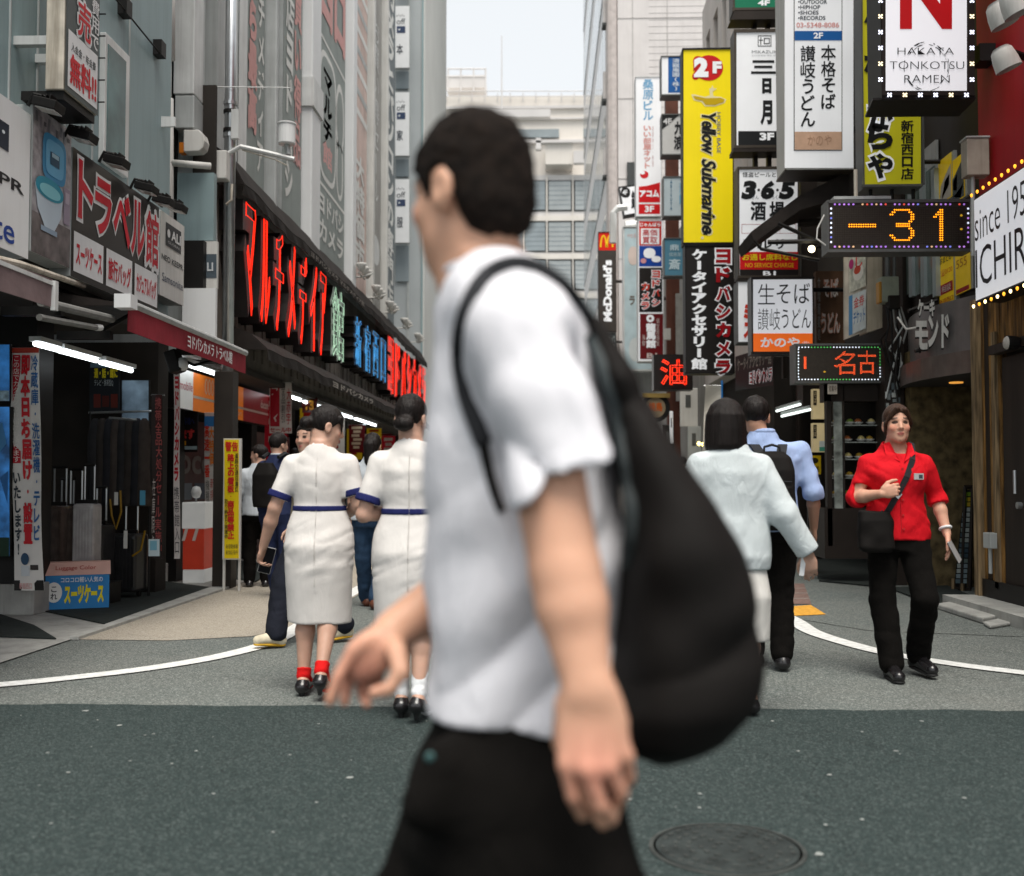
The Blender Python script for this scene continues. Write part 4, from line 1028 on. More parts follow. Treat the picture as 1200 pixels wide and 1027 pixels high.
# ---- phone shop under the store: fascia, tubes, counter
XF = -4.1
fs = thing('shop_fascia', 'orange and dark red phone shop fascia over the entrance', 'shop sign', PX(260, 470, XF))
mp, ya, yb, zt, zb = SP(XF, 209, 318, 431, 478)
mb = MB(); mb.box((XF - .15, ya, zb), (XF, yb, zt), M_BLACK); mb.build('cabinet', fs)
def uy(px): return (PX(px, 450, XF).y - ya) / (yb - ya)
f = MB(); M_OR = mat('orange fascia', (0.60, 0.15, 0.015), .4, var=.06, emit=.15); M_DR = mat('dark red fascia', (0.20, 0.018, 0.02), .4, var=.06, emit=.1); M_FW = mat('white fascia', (0.62, 0.62, 0.6), .4, var=.05, emit=.1)
f.rect(mp, 0, 0, uy(226), 1, M_FW, .004); f.text(mp, 'mobile', .01, .30, uy(225), .52, '#b53a4c', .008, .0)
f.rect(mp, uy(226), 0, uy(285), 1, M_OR, .004); f.rect(mp, uy(285), 0, 1, 1, M_DR, .004); f.rect(mp, uy(226), .60, 1, .67, '#d8cfc4', .008)
for k in range(5): f.disc(mp, uy(241) + k * .03, .28, .014, .22, '#d8cfc4', .008); f.disc(mp, uy(241) + k * .03, .28, .007, .17, M_OR, .010)
f.text(mp, 'docomo', uy(305), .22, .98, .48, '#d8cfc4', .008, .03); f.text(mp, 'Smart', uy(274), .72, uy(283), .86, '#d8cfc4', .008)
f.build('panel', fs)
ipanel = thing('shop_wall', 'dark red inner wall of the phone shop with big faint lettering', 'wall', (XF - .5, 14, 0))
mb = MB(); mb.box((XF - .62, 12.6, 0.006), (XF - .5, 19, 1.95), mat('dark maroon wall', (0.055, 0.012, 0.012), .5, var=.2)); mb.build('wall', ipanel)
f = MB(); mp = UV((XF - .5, 12.6, 1.95), (0, 6.4, 0), (0, 0, -1.94)); f.text(mp, 'docomo', .02, .18, .5, .36, '#5d5552', .006, .02); 
for k in range(12): f.rect(mp, .02 + (k % 6) * .085, .42 + (k // 6) * .15, .09 + (k % 6) * .085, .53 + (k // 6) * .15, ['#39485e', '#5b6470', '#2c3548'][k % 3], .006)
f.text(mp, 'ご契約承ります', .52, .2, .95, .34, '#9a3a34', .006, .02); f.build('print', ipanel)
tubes('near row of fluorescent tubes over the orange fascia', [(214, 426, 252, 441)], -3.95)
tubes('bright double row of fluorescent tubes beyond the black column', [(272, 436, 290, 443), (292, 446, 317, 456)], -3.95)
tubes('long receding row of fluorescent tubes under the lower canopy', [(330, 462, 352, 469), (356, 471, 384, 480), (388, 482, 412, 489), (416, 491, 440, 498)], -3.85)
tubes('inner receding row of fluorescent tubes in the store', [(345, 458, 372, 468), (380, 471, 408, 481), (412, 483, 436, 491)], -4.6)
rn = random.Random(21)
looks_ = (('#a8202c', '#e4dcd4', 'red'), ('#cfc8c0', '#a8242c', 'white'), ('#c9a41c', '#a02018', 'yellow'), ('#5a1216', '#d8c8a8', 'maroon'))
for k in range(12):
    bgc, fgc, nm = looks_[(k * 3 + k // 4) % 4]; yy = 15.6 + k * 1.12; zt = 2.42 - rn.uniform(0, .12); hh = rn.uniform(.55, 1.1); xx = -3.95 - .25 * (k % 2)
    t = thing('price_banner', '%s price banner hanging %s from the near end under the lower canopy' % (nm, ('first', 'second', 'third', 'fourth', 'fifth', 'sixth', 'seventh', 'eighth', 'ninth', 'tenth', 'eleventh', 'twelfth')[k]), 'banner', (xx, yy, zt - hh), group='price banners under the lower canopy')
    f = MB(); mp = UV((xx - .2, yy, zt), (.36, -.12, 0), (0, 0, -hh)); f.rect(mp, 0, 0, 1, 1, mat('banner ' + nm, hx(bgc), .5, var=.1, emit=.05)); [f.rect(mp, .18 + .1 * (j % 2), .06 + j * .14, .82 - .08 * (j % 3), .15 + j * .14, fgc, .004) for j in range(6)]; f.build('cloth', t)
    mb = MB(); mb.tube([V(xx - .22, yy + .02, zt), V(xx + .18, yy - .13, zt)], .009, M_CHROME, 5); mb.build('top_rod', t)
q = G(226, 663); ck = thing('counter', 'red and white counter in the phone shop', 'counter', (q.x, q.y, 0))
a, b = P(214, 663, 12.0), P(239, 663, 12.0)
mb = MB(); mb.box((a.x, 12.0, .006), (b.x, 12.5, .16), M_FW); mb.box((a.x, 11.99, .16), (b.x, 12.5, .62), mat('red counter front', (0.42, 0.04, 0.02), .4, var=.08, emit=.1)); mb.box((a.x - .01, 11.98, .62), (b.x + .01, 12.5, .92), M_FW); mb.build('body', ck, bevel=.01)
f = MB(); f.text(FY(11.985), 'n', 216, 612, 232, 634, '#e0d4cc', .0, .0, slant=.4); f.build('logo', ck)
mb = MB(); q = P(230, 577, 12.1); mb.lathe(q, [(.0, .07), (.04, .06), (.06, .0), (.04, -.06), (.01, -.07)], M_WHITE, 14); mb.tube([q + V(0, 0, -.07), q + V(0, 0, -.2)], .01, M_CHROME, 6)
tag(mb.build('desk_mirror', smooth=True), 'small round white mirror standing on the red counter', 'mirror')
poster('dark panel with red glowing kana in the phone shop', 211, 231, 478, 530, 12.4, [('h', 'お客様へ', 211, 489, 228, 498, '#2c3f7a', .0), ('h', 'ます', 212, 503, 228, 515, '#c43a38', .06), ('r', 211, 523, 231, 527, '#8fa0a4'), ('r', 213, 517, 218, 522, '#c98a1c')], '#1a1211')  # kana are plain red print
# ================================================================ right side
XR = 4.05
M_BROWN = mat('dark brown metal cladding', (0.024, 0.0175, 0.014), .55, .1, var=.2, scale=3, streak=.2)
M_BRONZE = mat('bronze sign frame', (0.07, 0.058, 0.047), .45, .4, var=.12, scale=5)
M_GREYF = mat('grey sign frame', (0.11, 0.113, 0.11), .45, .3, var=.12, scale=5)
M_SIGNW = mat('white sign face', (0.80, 0.81, 0.83), .35, var=.04, scale=1.5, streak=.05, emit=.11)
M_LITW = mat('lit white sign face', (0.72, 0.73, 0.77), .35, var=.03, scale=1.5, emit=.22)
M_INK = ink('#17191b')
M_REDI = ink('#c4101c')
M_YEL = mat('yellow sign face', (0.86, 0.68, 0.008), .35, var=.04, scale=1.5, streak=.05, emit=.10)
M_YELG = mat('lemon sign face', (0.56, 0.53, 0.02), .35, var=.06, scale=1.5, streak=.06, emit=.05)

def cabinet(name, label, x0, y0, x1, y1, Y, dep, fm, fw=3.0, cat='sign', lip=.02):
    """projecting sign box facing down the street: returns thing, face builder, mapper"""
    a, b = P(x0, y0, Y), P(x1, y1, Y)
    t = thing(name, label, cat, ((a.x + b.x) / 2, Y, b.z))
    mb = MB(); mb.box((a.x, Y + .012, b.z), (b.x, Y + dep, a.z), fm)
    mp = FY(Y)
    for q in ((x0, y0, x1, y0 + fw), (x0, y1 - fw, x1, y1), (x0, y0 + fw, x0 + fw, y1 - fw), (x1 - fw, y0 + fw, x1, y1 - fw)):
        if fw <= 0: break
        c, d = P(q[0], q[1], Y), P(q[2], q[3], Y); mb.box((c.x, Y - lip, d.z), (d.x, Y + .012, c.z), fm)
    mb.build('cabinet', t)
    return t, MB(), mp
def arm(t, x0, x1, py, Y, r=.025, m=None):
    mb = MB(); a = P(x0, py, Y); mb.tube([a, V(max(x1, a.x + .1) if x1 > a.x else x1, Y, a.z)], r, m or M_BLACK, 6); mb.build('mounting_arm', t)

# ---- white ramen sign with a chasing-light frame
YN = 9.6
t, f, mp = cabinet('ramen_sign', 'white ramen sign with red letter N and a frame of small lights', 1030, -150, 1143, 114, YN, .42, M_BLACK, 0)
f.rect(mp, 1033, -148, 1142, 112, M_SIGNK, .004)
f.rect(mp, 1037.5, -146, 1132.5, 107, M_LITW, .010)
f.text(mp, 'N', 1054, -44, 1115, 35, ink('#c80c16'), .014, .035)
for s, x0, x1, y0, y1 in (('HAKATA', 1051, 1117, 57, 65), ('TONKOTSU', 1042, 1129, 73, 82), ('RAMEN', 1059, 1112, 89, 98)): f.text(mp, s, x0, y0, x1, y1, M_INK, .018, -.012)
rn = random.Random(5)
for k in range(46):                           # brushed ink ring
    a = rn.uniform(0, 6.28) if k > 18 else rn.uniform(-2.6, -.2); r = 25 + rn.uniform(-2, 2); l = rn.uniform(.1, .4); wd = rn.uniform(.1, .7)
    pts = [(1085 + (r + wd * math.sin(3.14 * j / 5) * s) * math.cos(a + l * j / 5), 79 + (r + 2 + wd * math.sin(3.14 * j / 5) * s) * math.sin(a + l * j / 5)) for s, js in ((1, range(6)), (-1, range(5, -1, -1))) for j in js]
    f.poly(mp, pts, M_INK, .014)
f.build('panel', t)
M_LED_B = glow('#e6eaff', 1.1); M_LED_Y = glow('#f3e2b8', .9)
mb = MB()
def spark(x, y, m):
    for dx, dy in ((-1.6, -1.5), (1.6, 1.5), (-1.6, 1.5), (1.6, -1.5), (0, 0)): mb.disc(mp, x + dx, y + dy, 1.15, 1.0, m, .012, 8)
for k in range(13):
    y = 94 - k * 18.5
    spark(1032 - .6, y, M_LED_Y if k % 3 == 1 else M_LED_B); spark(1138.5, y, M_LED_Y if k % 3 == 1 else M_LED_B)
for k in range(6): spark(1042 + k * 18, 112, M_LED_Y if k % 3 == 1 else M_LED_B)
mb.build('frame_lights', t)
a = P(1030, 114, YN); mb = MB(); b = P(1145, 128, YN); mb.prism([V(a.x - .05, YN + .02, a.z), V(b.x, YN + .02, a.z), V(b.x, YN + .42, a.z - .02), V(a.x + .0, YN + .42, a.z - .02)], (0, 0, -.02), M_BLACK); mb.build('underside', t)
mb = MB()
for py in (-60, 66): q = P(1143, py, YN + .2); mb.box((q.x, YN + .1, q.z - .08), (XR + .3, YN + .3, q.z + .08), M_BLACK)
mb.build('mounting_arm', t)

# ---- long white lightbox on the wooden front with bulbs round it
mpX, Yn, Yf, zt, zb = None, 0, 0, 0, 0
pa, pb_ = PX(1141, 234, XR - .25), PX(1141, 356, XR - .25)
XI = XR - .25; yf, yn = pa.y, 5.2
t = thing('shop_lightbox', 'long white lit sign box with black lettering edged by bulbs on the red building', 'sign', (XI, 8, pb_.z))
mp = UV((XI, yf, pa.z), (0, yn - yf, 0), (0, 0, pb_.z - pa.z))
mb = MB(); mb.box((XI + .004, yn, pb_.z), (XI + .25, yf, pa.z), M_BLACK); mb.build('cabinet', t)
f = MB(); f.rect(mp, 0.004, .015, 1, .985, M_LITW, .004)
def uf(px): return (yf - PX(px, 300, XI).y) / (yf - yn)
f.text(mp, 'since 1954', uf(1144), .12, uf(1144) + .265, .42, ink('#1a1c22'), .008, -.008)
f.text(mp, 'ICHIRYU', uf(1144), .50, uf(1144) + .35, .87, ink('#1a1c22'), .008, -.004)
f.build('panel', t)
M_BULB = glow('#ffdf9a', 2.2); M_BULB2 = glow('#ffa830', .8)
k = 0; y = yf - .03
while y > yn:
    for zz, m in ((pa.z + .03, M_BULB2), (pb_.z - .035, M_BULB if k % 2 == 0 else M_BULB2)):
        mb = MB(); mb.lathe((XI - .03, y, zz), [(.004, -.018), (.011, -.008), (.0125, .003), (.007, .013)], m, 8); tag(mb.build('bulb', t, smooth=True))
    y -= .125; k += 1

# ---- red-topped weathered wooden building
wb = thing('wooden_building', 'dark weathered wooden shop building with a red painted upper wall', 'building', (XR, 8, 0))
M_RED = mat('deep red painted wall', (0.36, 0.008, 0.016), .55, var=.12, scale=1.5, streak=.25)
M_WOOD = mat('weathered amber boards', (0.22, 0.115, 0.033), .7, var=.95, scale=5, bump=.5, bscale=20, streak=1.0, stretch=(6, 6, .5))
M_WOODP = mat('pale weathered post', (0.22, 0.155, 0.085), .75, var=.75, scale=5, bump=.4, bscale=25, streak=.6, stretch=(6, 6, .5))
M_WOODD = mat('dark stained door', (0.022, 0.015, 0.011), .55, var=.4, scale=2.2, streak=.3, stretch=(6, 6, .5))
mb = MB(); mb.box((XR + .05, 3, pa.z - .1), (XR + 6, 10.12, 12), M_RED); mb.build('upper_wall', wb)
mb = MB(); mb.box((XR + .06, 3, 0), (XR + 6, 10.12, pa.z - .1), M_WOODD); mb.build('lower_wall', wb)
mb = MB()
rn = random.Random(9); yy = 10.08
while yy > 9.62: wd = rn.uniform(.09, .16); mb.box((XR + .0, yy - wd + .008, .25), (XR + .06, yy, 2.85), M_WOOD if rn.random() < .7 else M_WOODD); yy -= wd
yy = 9.60
while yy > 5: wd = rn.uniform(.09, .16); mb.box((XR + .0, yy - wd + .008, 2.35), (XR + .06, yy, 2.85), M_WOOD); yy -= wd
mb.build('board_cladding', wb)
mb = MB(); mb.box((XR - .06, 10.02, .08), (XR - .002, 10.12, 2.85), M_WOODP); mb.box((XR - .03, 9.66, .2), (XR - .002, 9.74, 2.5), M_WOODP); mb.box((XR - .10, 5, 2.28), (XR - .002, 9.62, 2.36), M_WOODD); mb.build('post', wb)
dr = MB(); dr.box((XR + .0, 8.3, .10), (XR + .05, 9.58, 2.25), M_WOODD); d_ = dr.build('door', wb)
mb = MB(); mb.tube([(XR - .05, 9.25, 1.05), (XR - .05, 9.25, 1.25)], .015, M_CHROME, 8); mb.lathe((XR - .02, 9.25, .95), [(.03, -.015), (.03, .02)], M_CHROME, 12, 'x'); mb.build('handle', d_)
mb = MB(); mb.box((XR - .35, 5, 0.0), (XR + .06, 10.14, .10), M_CONC); mb.box((XR - .03, 5, .10), (XR - .002, 10.12, .26), M_BLACK); mb.build('step', wb)
q = PX(1167, 640, XR); t = thing('tap_box', 'small grey box on the weathered boards near the ground', 'meter box', q)
mb = MB(); mb.box((XR - .09, q.y - .1, q.z - .02), (XR, q.y + .06, q.z + .12), M_GREYP); mb.tube([(XR - .05, q.y, q.z - .25), (XR - .05, q.y, q.z)], .018, M_GREYP, 8); mb.build('box', t, bevel=.01)
def gooseneck(label, px, py, Y):
    q = P(px, py, Y); t = thing('gooseneck_lamp', label, 'lamp', q, group='white shade lamps on the red wall')
    mb = MB(); mb.tube([(XR + .1, Y + .25, q.z + .05), (q.x + .12, Y + .1, q.z + .08), (q.x, Y, q.z + .02)], .03, M_BLACK, 8); mb.build('arm', t)
    R = Matrix.Rotation(R_(-22), 3, 'Y')
    mb = MB(); w = .095
    prof = [(.06, .09), (.085, .06), (.10, -.02), (.105, -.10)]
    n = 16; vs = []; fs = []
    for r, h in prof:
        for k in range(n): vs.append(q + R @ V(r * math.cos(6.2832 * k / n), r * math.sin(6.2832 * k / n), h))
    for i in range(3):
        for k in range(n): fs.append((i * n + k, i * n + (k + 1) % n, (i + 1) * n + (k + 1) % n, (i + 1) * n + k))
    fs.append(tuple(range(n))); mb.add(vs, fs, M_WHITED); mb.build('shade', t, smooth=True)
gooseneck('white lamp shade at the middle of the red wall beside the ramen sign', 1177, 68, 8.7)
gooseneck('white lamp shade higher up by the top right corner', 1172, 16, 8.2)
gooseneck('small white lamp shade at the top right edge', 1188, 2, 7.7)
q = P(1186, 402, 9.0); t = thing('floodlight', 'black floodlight with pale round glass under the lit sign box', 'floodlight', q)
mb = MB(); mb.lathe(q, [(.025, .08), (.055, .04), (.062, -.02), (.062, -.045)], M_BLACK, 16, 'x'); mb.box(q + V(.05, -.03, -.04), (XR + .05, 9.03, q.z + .04), M_BLACK); mb.build('housing', t, smooth=False)
mb = MB(); mb.lathe(q + V(-.05, 0, 0), [(.057, .005), (.045, -.01), (.015, -.02)], mat('floodlight glass', (.40, .38, .35), .2, var=.05), 16, 'x'); mb.build('glass', t)
t = thing('electrical_box', 'beige metal electrical box below the ramen sign', 'electrical box', P(1146, 207, 9.85))
a, b = P(1133, 162, 9.8), P(1160, 205, 9.8); mb = MB(); mb.box((a.x, 9.8, b.z), (b.x, 9.95, a.z), mat('grimy beige metal', (0.34, 0.30, 0.25), .55, var=.15, streak=.5)); mb.box((a.x - .01, 9.79, a.z), (b.x + .01, 9.96, a.z + .02), M_GREYP); mb.build('box', t, bevel=.008)
mb = MB(); mb.tube([P(1140, 205, 9.87), P(1140, 300, 9.95)], .02, M_GREYP, 8); mb.build('conduit', t)

# ---- stepped canopy shop with white metal letters
YK0, YK1 = 10.18, 12.6
kb = thing('shop_building', 'narrow brown shop building with a curved metal canopy and white letters', 'building', (XR, 11, 0))
M_STONE = mat('golden brown pitted stone', (0.13, 0.095, 0.045), .8, var=.6, scale=9, bump=.6, bscale=40)
mb = MB(); mb.box((XR + .25, YK0, 2.95), (XR + 6, YK1, 12), M_BROWN); mb.build('upper_wall', kb)
mb = MB(); mb.box((XR + .8, YK0, 0), (XR + 1, YK1, 2.6), M_DARK); mb.box((XR - .02, 11.9, 0), (XR + .8, 12.5, 2.6), M_STONE); mb.box((XR + .2, 10.14, 0), (XR + .8, 10.17, 2.6), M_DARK); mb.build('entrance_wall', kb)
def arc(px0, px1, n=10):
    out = []
    for k in range(n + 1):
        s = k / n; out.append((XR + .15 - .34 * math.sin(s * 2.6 + .25), YK0 + .05 + (YK1 - YK0 - .2) * s))
    return out
pts = arc(0, 0)
mb = MB()
for (x0, y0), (x1, y1) in zip(pts, pts[1:]):
    for z0, z1, m, off in ((2.20, 2.42, mat('brushed canopy metal', (0.17, 0.14, 0.125), .35, .5, var=.15, scale=8, streak=.2), 0), (2.42, 2.96, mat('grey canopy upstand', (0.20, 0.19, 0.185), .35, .4, var=.12, scale=6, streak=.2), .10)):
        mb.quad([(x0 + off, y0, z0), (x1 + off, y1, z0), (x1 + off, y1, z1), (x0 + off, y0, z1)], m)
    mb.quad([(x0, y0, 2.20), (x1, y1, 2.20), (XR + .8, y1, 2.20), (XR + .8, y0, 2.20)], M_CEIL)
    mb.quad([(x0, y0, 2.42), (x1, y1, 2.42), (x1 + .1, y1, 2.42), (x0 + .1, y0, 2.42)], M_GREYP)
mb.quad([(pts[0][0], pts[0][1], 2.2), (XR + .8, pts[0][1], 2.2), (XR + .8, pts[0][1], 2.96), (pts[0][0] + .1, pts[0][1], 2.96), (pts[0][0] + .1, pts[0][1], 2.42), (pts[0][0], pts[0][1], 2.42)], mat('pale canopy end', (0.34, 0.31, 0.26), .4, .3, var=.1))
mb.build('canopy', kb)
mb = MB()
for yy in (10.6, 11.3): mb.lathe((XR + .25, yy, 2.185), [(.07, .0), (.07, .012)], glow('#c98a3a', .6), 14)
mb.build('downlight', kb)
YL = 11.2
mb = MB(); mp = FY(YL)
R = lambda px, py, c=0.0: P(px, py, YL - (px - 1072) * .012) + V(0, -c, 0)
for s, x0, y0, x1, y1 in (('ケーキ', 1075, 351, 1095, 371), ('モ', 1072, 376, 1087, 410), ('ンド', 1087, 368, 1112, 408)):
    mb.text(R, s, x0 + 1.6, y0 + 1.6, x1 + 1.6, y1 + 1.6, M_BLACK, -.03, .05); mb.text(R, s, x0, y0, x1, y1, M_WHITED, .01, .05)
for px in (1078, 1094, 1104): mb.tube([P(px, 414, YL), P(px, 405, YL)], .012, M_BLACK, 5); 
mb.build('raised_letters', kb)
a, b = P(1064, 365, YL), P(1098, 352, YL); mb = MB(); mb.tube([a, b], .02, M_BLACK, 6); mb.tube([P(1072, 412, YL), P(1112, 402, YL)], .02, M_BLACK, 6); mb.build('letter_rail', kb)
t = thing('a_board_sign', 'tall narrow menu board leaning in a dark wooden frame beside the woman in red', 'menu board', G(1118, 690))
q = G(1118, 692); 
mp = FY(q.y); 
mb = MB()
for p0, p1 in (((1131, 571), (1126, 700)), ((1139, 571), (1136, 703)), ((1130, 571), (1140, 571)), ((1116, 690), (1137, 692))):
    a, b = P(*p0, q.y), P(*p1, q.y); mb.tube([a, b], .022, M_BROWN, 4)
mb.tube([P(1117, 678, q.y - .02), P(1117, 698, q.y - .02)], .02, M_WOODP, 4); mb.tube([P(1128, 684, q.y - .02), P(1128, 702, q.y - .02)], .02, M_WOODP, 4)
mb.build('frame', t)
f = MB(); f.poly(mp, [(1130, 574), (1138, 574), (1133, 690), (1118, 688)], M_BLACK, .0)
rn = random.Random(2)
for k in range(18):
    for j in range(2):
        s = k / 18; xa = 1130 - 11 * s + j * (4 + 3.4 * s); ya = 577 + k * 6.0
        f.rect(mp, xa, ya, xa + 3.4 + 2.6 * s, ya + 4.6, ['#5e7076', '#8a9aa0', '#42545e', '#76847f', '#a8b0ac'][rn.randrange(5)] if k > 2 else ['#6a8a28', '#b59a28'][rn.randrange(2)], .006)
f.build('menu_print', t)
t = thing('ramp', 'sloping pale kerb ramp plate by the wooden shop', 'ramp', G(1150, 720))
mb = MB(); q = [G(*p) for p in ((1097, 714), (1150, 706), (1197, 722), (1152, 732))]
mb.prism([V(p.x, p.y, .002) for p in q], (0, 0, .05), M_CONC); q2 = [G(*p) for p in ((1152, 733), (1197, 723), (1196, 732), (1160, 738))]; mb.prism([V(p.x, p.y, .002) for p in q2], (0, 0, .03), M_CONC); mb.build('plate', t, bevel=.012)
mat_thing('dark ribbed mat in front of the narrow brown shop', [G(1040, 690), G(1098, 712), G(1150, 705), G(1110, 688)])

# ---- electric text signs (dot matrix)
def dotmatrix(mp, mb, s, x0, y0, x1, y1, m, pitch, c=.012, bold=.03, r=.36):
    v, fs, sz = glyphs(s, bold)
    W = int(round((x1 - x0) / pitch)); Hh = int(round((y1 - y0) / pitch))
    tri = [(v[p[0]], v[p[i]], v[p[i + 1]]) for p in fs for i in range(1, len(p) - 1)]
    A = np.array(tri) if tri else np.zeros((0, 3, 2))
    for j in range(Hh):
        for i in range(W):
            p = np.array(((i + .5) / W, 1 - (j + .5) / Hh))
            d = lambda a, b: (b[:, 0] - a[:, 0]) * (p[1] - a[:, 1]) - (b[:, 1] - a[:, 1]) * (p[0] - a[:, 0])
            s1, s2, s3 = d(A[:, 0], A[:, 1]), d(A[:, 1], A[:, 2]), d(A[:, 2], A[:, 0])
            if (((s1 >= 0) & (s2 >= 0) & (s3 >= 0)) | ((s1 <= 0) & (s2 <= 0) & (s3 <= 0))).any():
                mb.disc(mp, x0 + (i + .5) * pitch, y0 + (j + .5) * pitch, pitch * r, pitch * r, m, c, 6)
M_LEDP = mat('dark display glass', (0.040, 0.033, 0.026), .35, var=.15, scale=30)
M_AMB = glow('#ff9414', 1.1); M_ORR = glow('#ff5a2c', .75)
YD1 = 10.2
t, f, mp = cabinet('led_display', 'grey framed electric sign with amber dots showing 31 and purple edge lights', 969, 235, 1138, 295, YD1, .22, M_GREYF, 2.2, lip=.015)
f.rect(mp, 971, 237, 1136, 293, M_LEDP, .002)
for k in range(54): f.rect(mp, 978.5 + k * 2.72, 243, 978.9 + k * 2.72, 287, '#231d17', .004)
for k in range(17): f.rect(mp, 977, 243.5 + k * 2.62, 1130, 243.9 + k * 2.62, '#231d17', .004)
f.build('screen', t)
mb = MB()
for x in range(12):
    for y in range(2): mb.disc(mp, 995 + x * 2.75, 263.6 + y * 2.5, 1.0, .85, M_AMB, .012, 6)
for x0_, rows_ in ((1043, '..########..|.##......##.|##........##|..........##|..........##|.........##.|...#######..|...#######..|.........##.|..........##|..........##|##........##|.##......##.|..########..'), (1094, '...##|..###|.####|##.##|...##|...##|...##|...##|...##|...##|...##|...##|...##|...##')):
    for j_, row_ in enumerate(rows_.split('|')):
        for i_, ch_ in enumerate(row_):
            if ch_ == '#': mb.disc(mp, x0_ + i_ * 2.45, 246.5 + j_ * 2.72, .98, 1.0, M_AMB, .012, 6)
for x, y in ((1126, 253), (1126, 269)): mb.disc(mp, x, y, 1.6, 1.4, glow('#8a6a18', .8), .012, 8)
mb.build('lit_characters', t)
mb = MB(); rn = random.Random(4); cols_ = [glow('#a070d0', .38), glow('#b880dc', .38), glow('#d0a880', .38), glow('#747cd8', .38), glow('#d85044', .38), glow('#dfe6ff', .45)]
for k in range(29):
    x = 978 + k * 5.4
    if k % 7 != 5:
        mb.disc(mp, x, 240, 1.35, 1.2, cols_[rn.choice((0, 0, 1, 1, 2, 3, 4))], .012, 8); mb.disc(mp, x, 289.6, 1.35, 1.2, cols_[rn.choice((0, 0, 1, 2, 3))], .012, 8)
for k in range(8): mb.disc(mp, 973.6, 245 + k * 5.6, 1.2, 1.3, cols_[rn.choice((3, 5, 5))], .012, 8); mb.disc(mp, 1134, 245 + k * 5.6, 1.3, 1.3, cols_[rn.choice((0, 1, 5))], .012, 8)
mb.build('edge_light', t)
mb = MB(); q = P(1138, 262, YD1 + .1); mb.box((q.x, YD1 + .06, q.z - .03), (XR + .3, YD1 + .16, q.z + .03), M_GREYF); q = P(1003, 235, YD1 + .1); mb.tube([q, q + V(0, 0, .3)], .018, M_RUST, 6); a, b = P(978, 233, YD1), P(1045, 229, YD1); mb.box((a.x, YD1 + .02, a.z), (b.x, YD1 + .18, b.z), M_GREYP); mb.build('mounting_arm', t)
mb = MB(); mb.tube([P(966, 252, YD1 + .05), P(958, 268, YD1 + .05), P(957, 280, YD1 + .05), P(968, 288, YD1 + .05)], .008, M_WHITED, 6); mb.build('cable', t)
YD2 = 12.2
t, f, mp = cabinet('led_display', 'small electric sign with orange dot kanji and green edge lights', 931, 403, 1034, 449, YD2, .25, M_GREYF, 2.0, lip=.015)
f.rect(mp, 933, 405, 1032, 447, M_LEDP, .002); f.build('screen', t)
mb = MB()
dotmatrix(mp, mb, '名', 977, 412, 1002, 439, M_ORR, 1.25, bold=.0); dotmatrix(mp, mb, '古', 1005, 411, 1026, 438, M_ORR, 1.25, bold=.0)
for k in range(11):
    for j in (0, 1): mb.disc(mp, 942.4 + j * 1.6, 419 + k * 1.3, .62, .55, M_ORR, .012, 6)
mb.disc(mp, 966, 436, 1.5, 1, glow('#8a6a18', .8), .012, 8)
mb.build('lit_characters', t)
mb = MB(); wl, gl = glow('#e8f2ff', .55), glow('#5fd06a', .3)
for k in range(26):
    x = 936 + k * 3.7; mb.disc(mp, x, 407.3, .8, .75, wl if k < 4 or 10 < k < 20 else gl, .012, 8); mb.disc(mp, x, 445, .85, .8, wl if k < 7 or k > 16 else gl, .012, 8)
for k in range(10): mb.disc(mp, 935.4, 409.5 + k * 3.6, .8, .8, wl, .012, 8); mb.disc(mp, 1031, 409.5 + k * 3.6, .8, .8, wl if k > 5 else gl, .012, 8)
mb.build('edge_light', t)
mb = MB(); q = P(1034, 425, YD2 + .1); mb.box((q.x, YD2 + .08, q.z - .03), (XR + .3, YD2 + .16, q.z + .03), M_GREYF); mb.build('mounting_arm', t)

# ---- yellow noodle sign with brush lettering
YG = 11.4
t, f, mp = cabinet('shop_sign', 'lemon yellow upright sign with black brush hiragana beside the ramen sign', 1009, -60, 1081, 219, YG, .3, M_GREYF, 2.2)
f.rect(mp, 1011, -58, 1079, 217, M_YELG, .003)
for ch, y0, y1 in (('か', 118, 158), ('ら', 142, 178), ('や', 178, 212)):
    y0 += -4 if ch == 'か' else 0
    f.text(mp, ch, 1014, y0 - 2, 1048, y1 + 2, M_SIGNW, .007, .115)
for ch, y0, y1 in (('か', 116, 156), ('ら', 144, 176), ('や', 180, 210)): f.text(mp, ch, 1016, y0, 1046, y1, M_INK, .011, .05)
f.text(mp, 'ん', 1012, 12, 1030, 28, M_INK, .011, .04); f.text(mp, 'な', 1012, 60, 1034, 92, M_INK, .011, .05); f.vtext(mp, '歌', 1053, 118, 1071, 136, M_REDI, .007, .06)
f.vtext(mp, '新宿西口店', 1056, 141, 1070, 211, M_INK, .007, .04)
f.build('panel', t); arm(t, 1081, XR + .4, 60, YG + .15); arm(t, 1081, XR + .4, 190, YG + .15)
mb = MB(); 
for x in (1020, 1045, 1070): q = P(x, 219, YG + .1); mb.tube([q, q + V(0, 0, -.22)], .02, M_BLACK, 6)
mb.build('hanger', t)
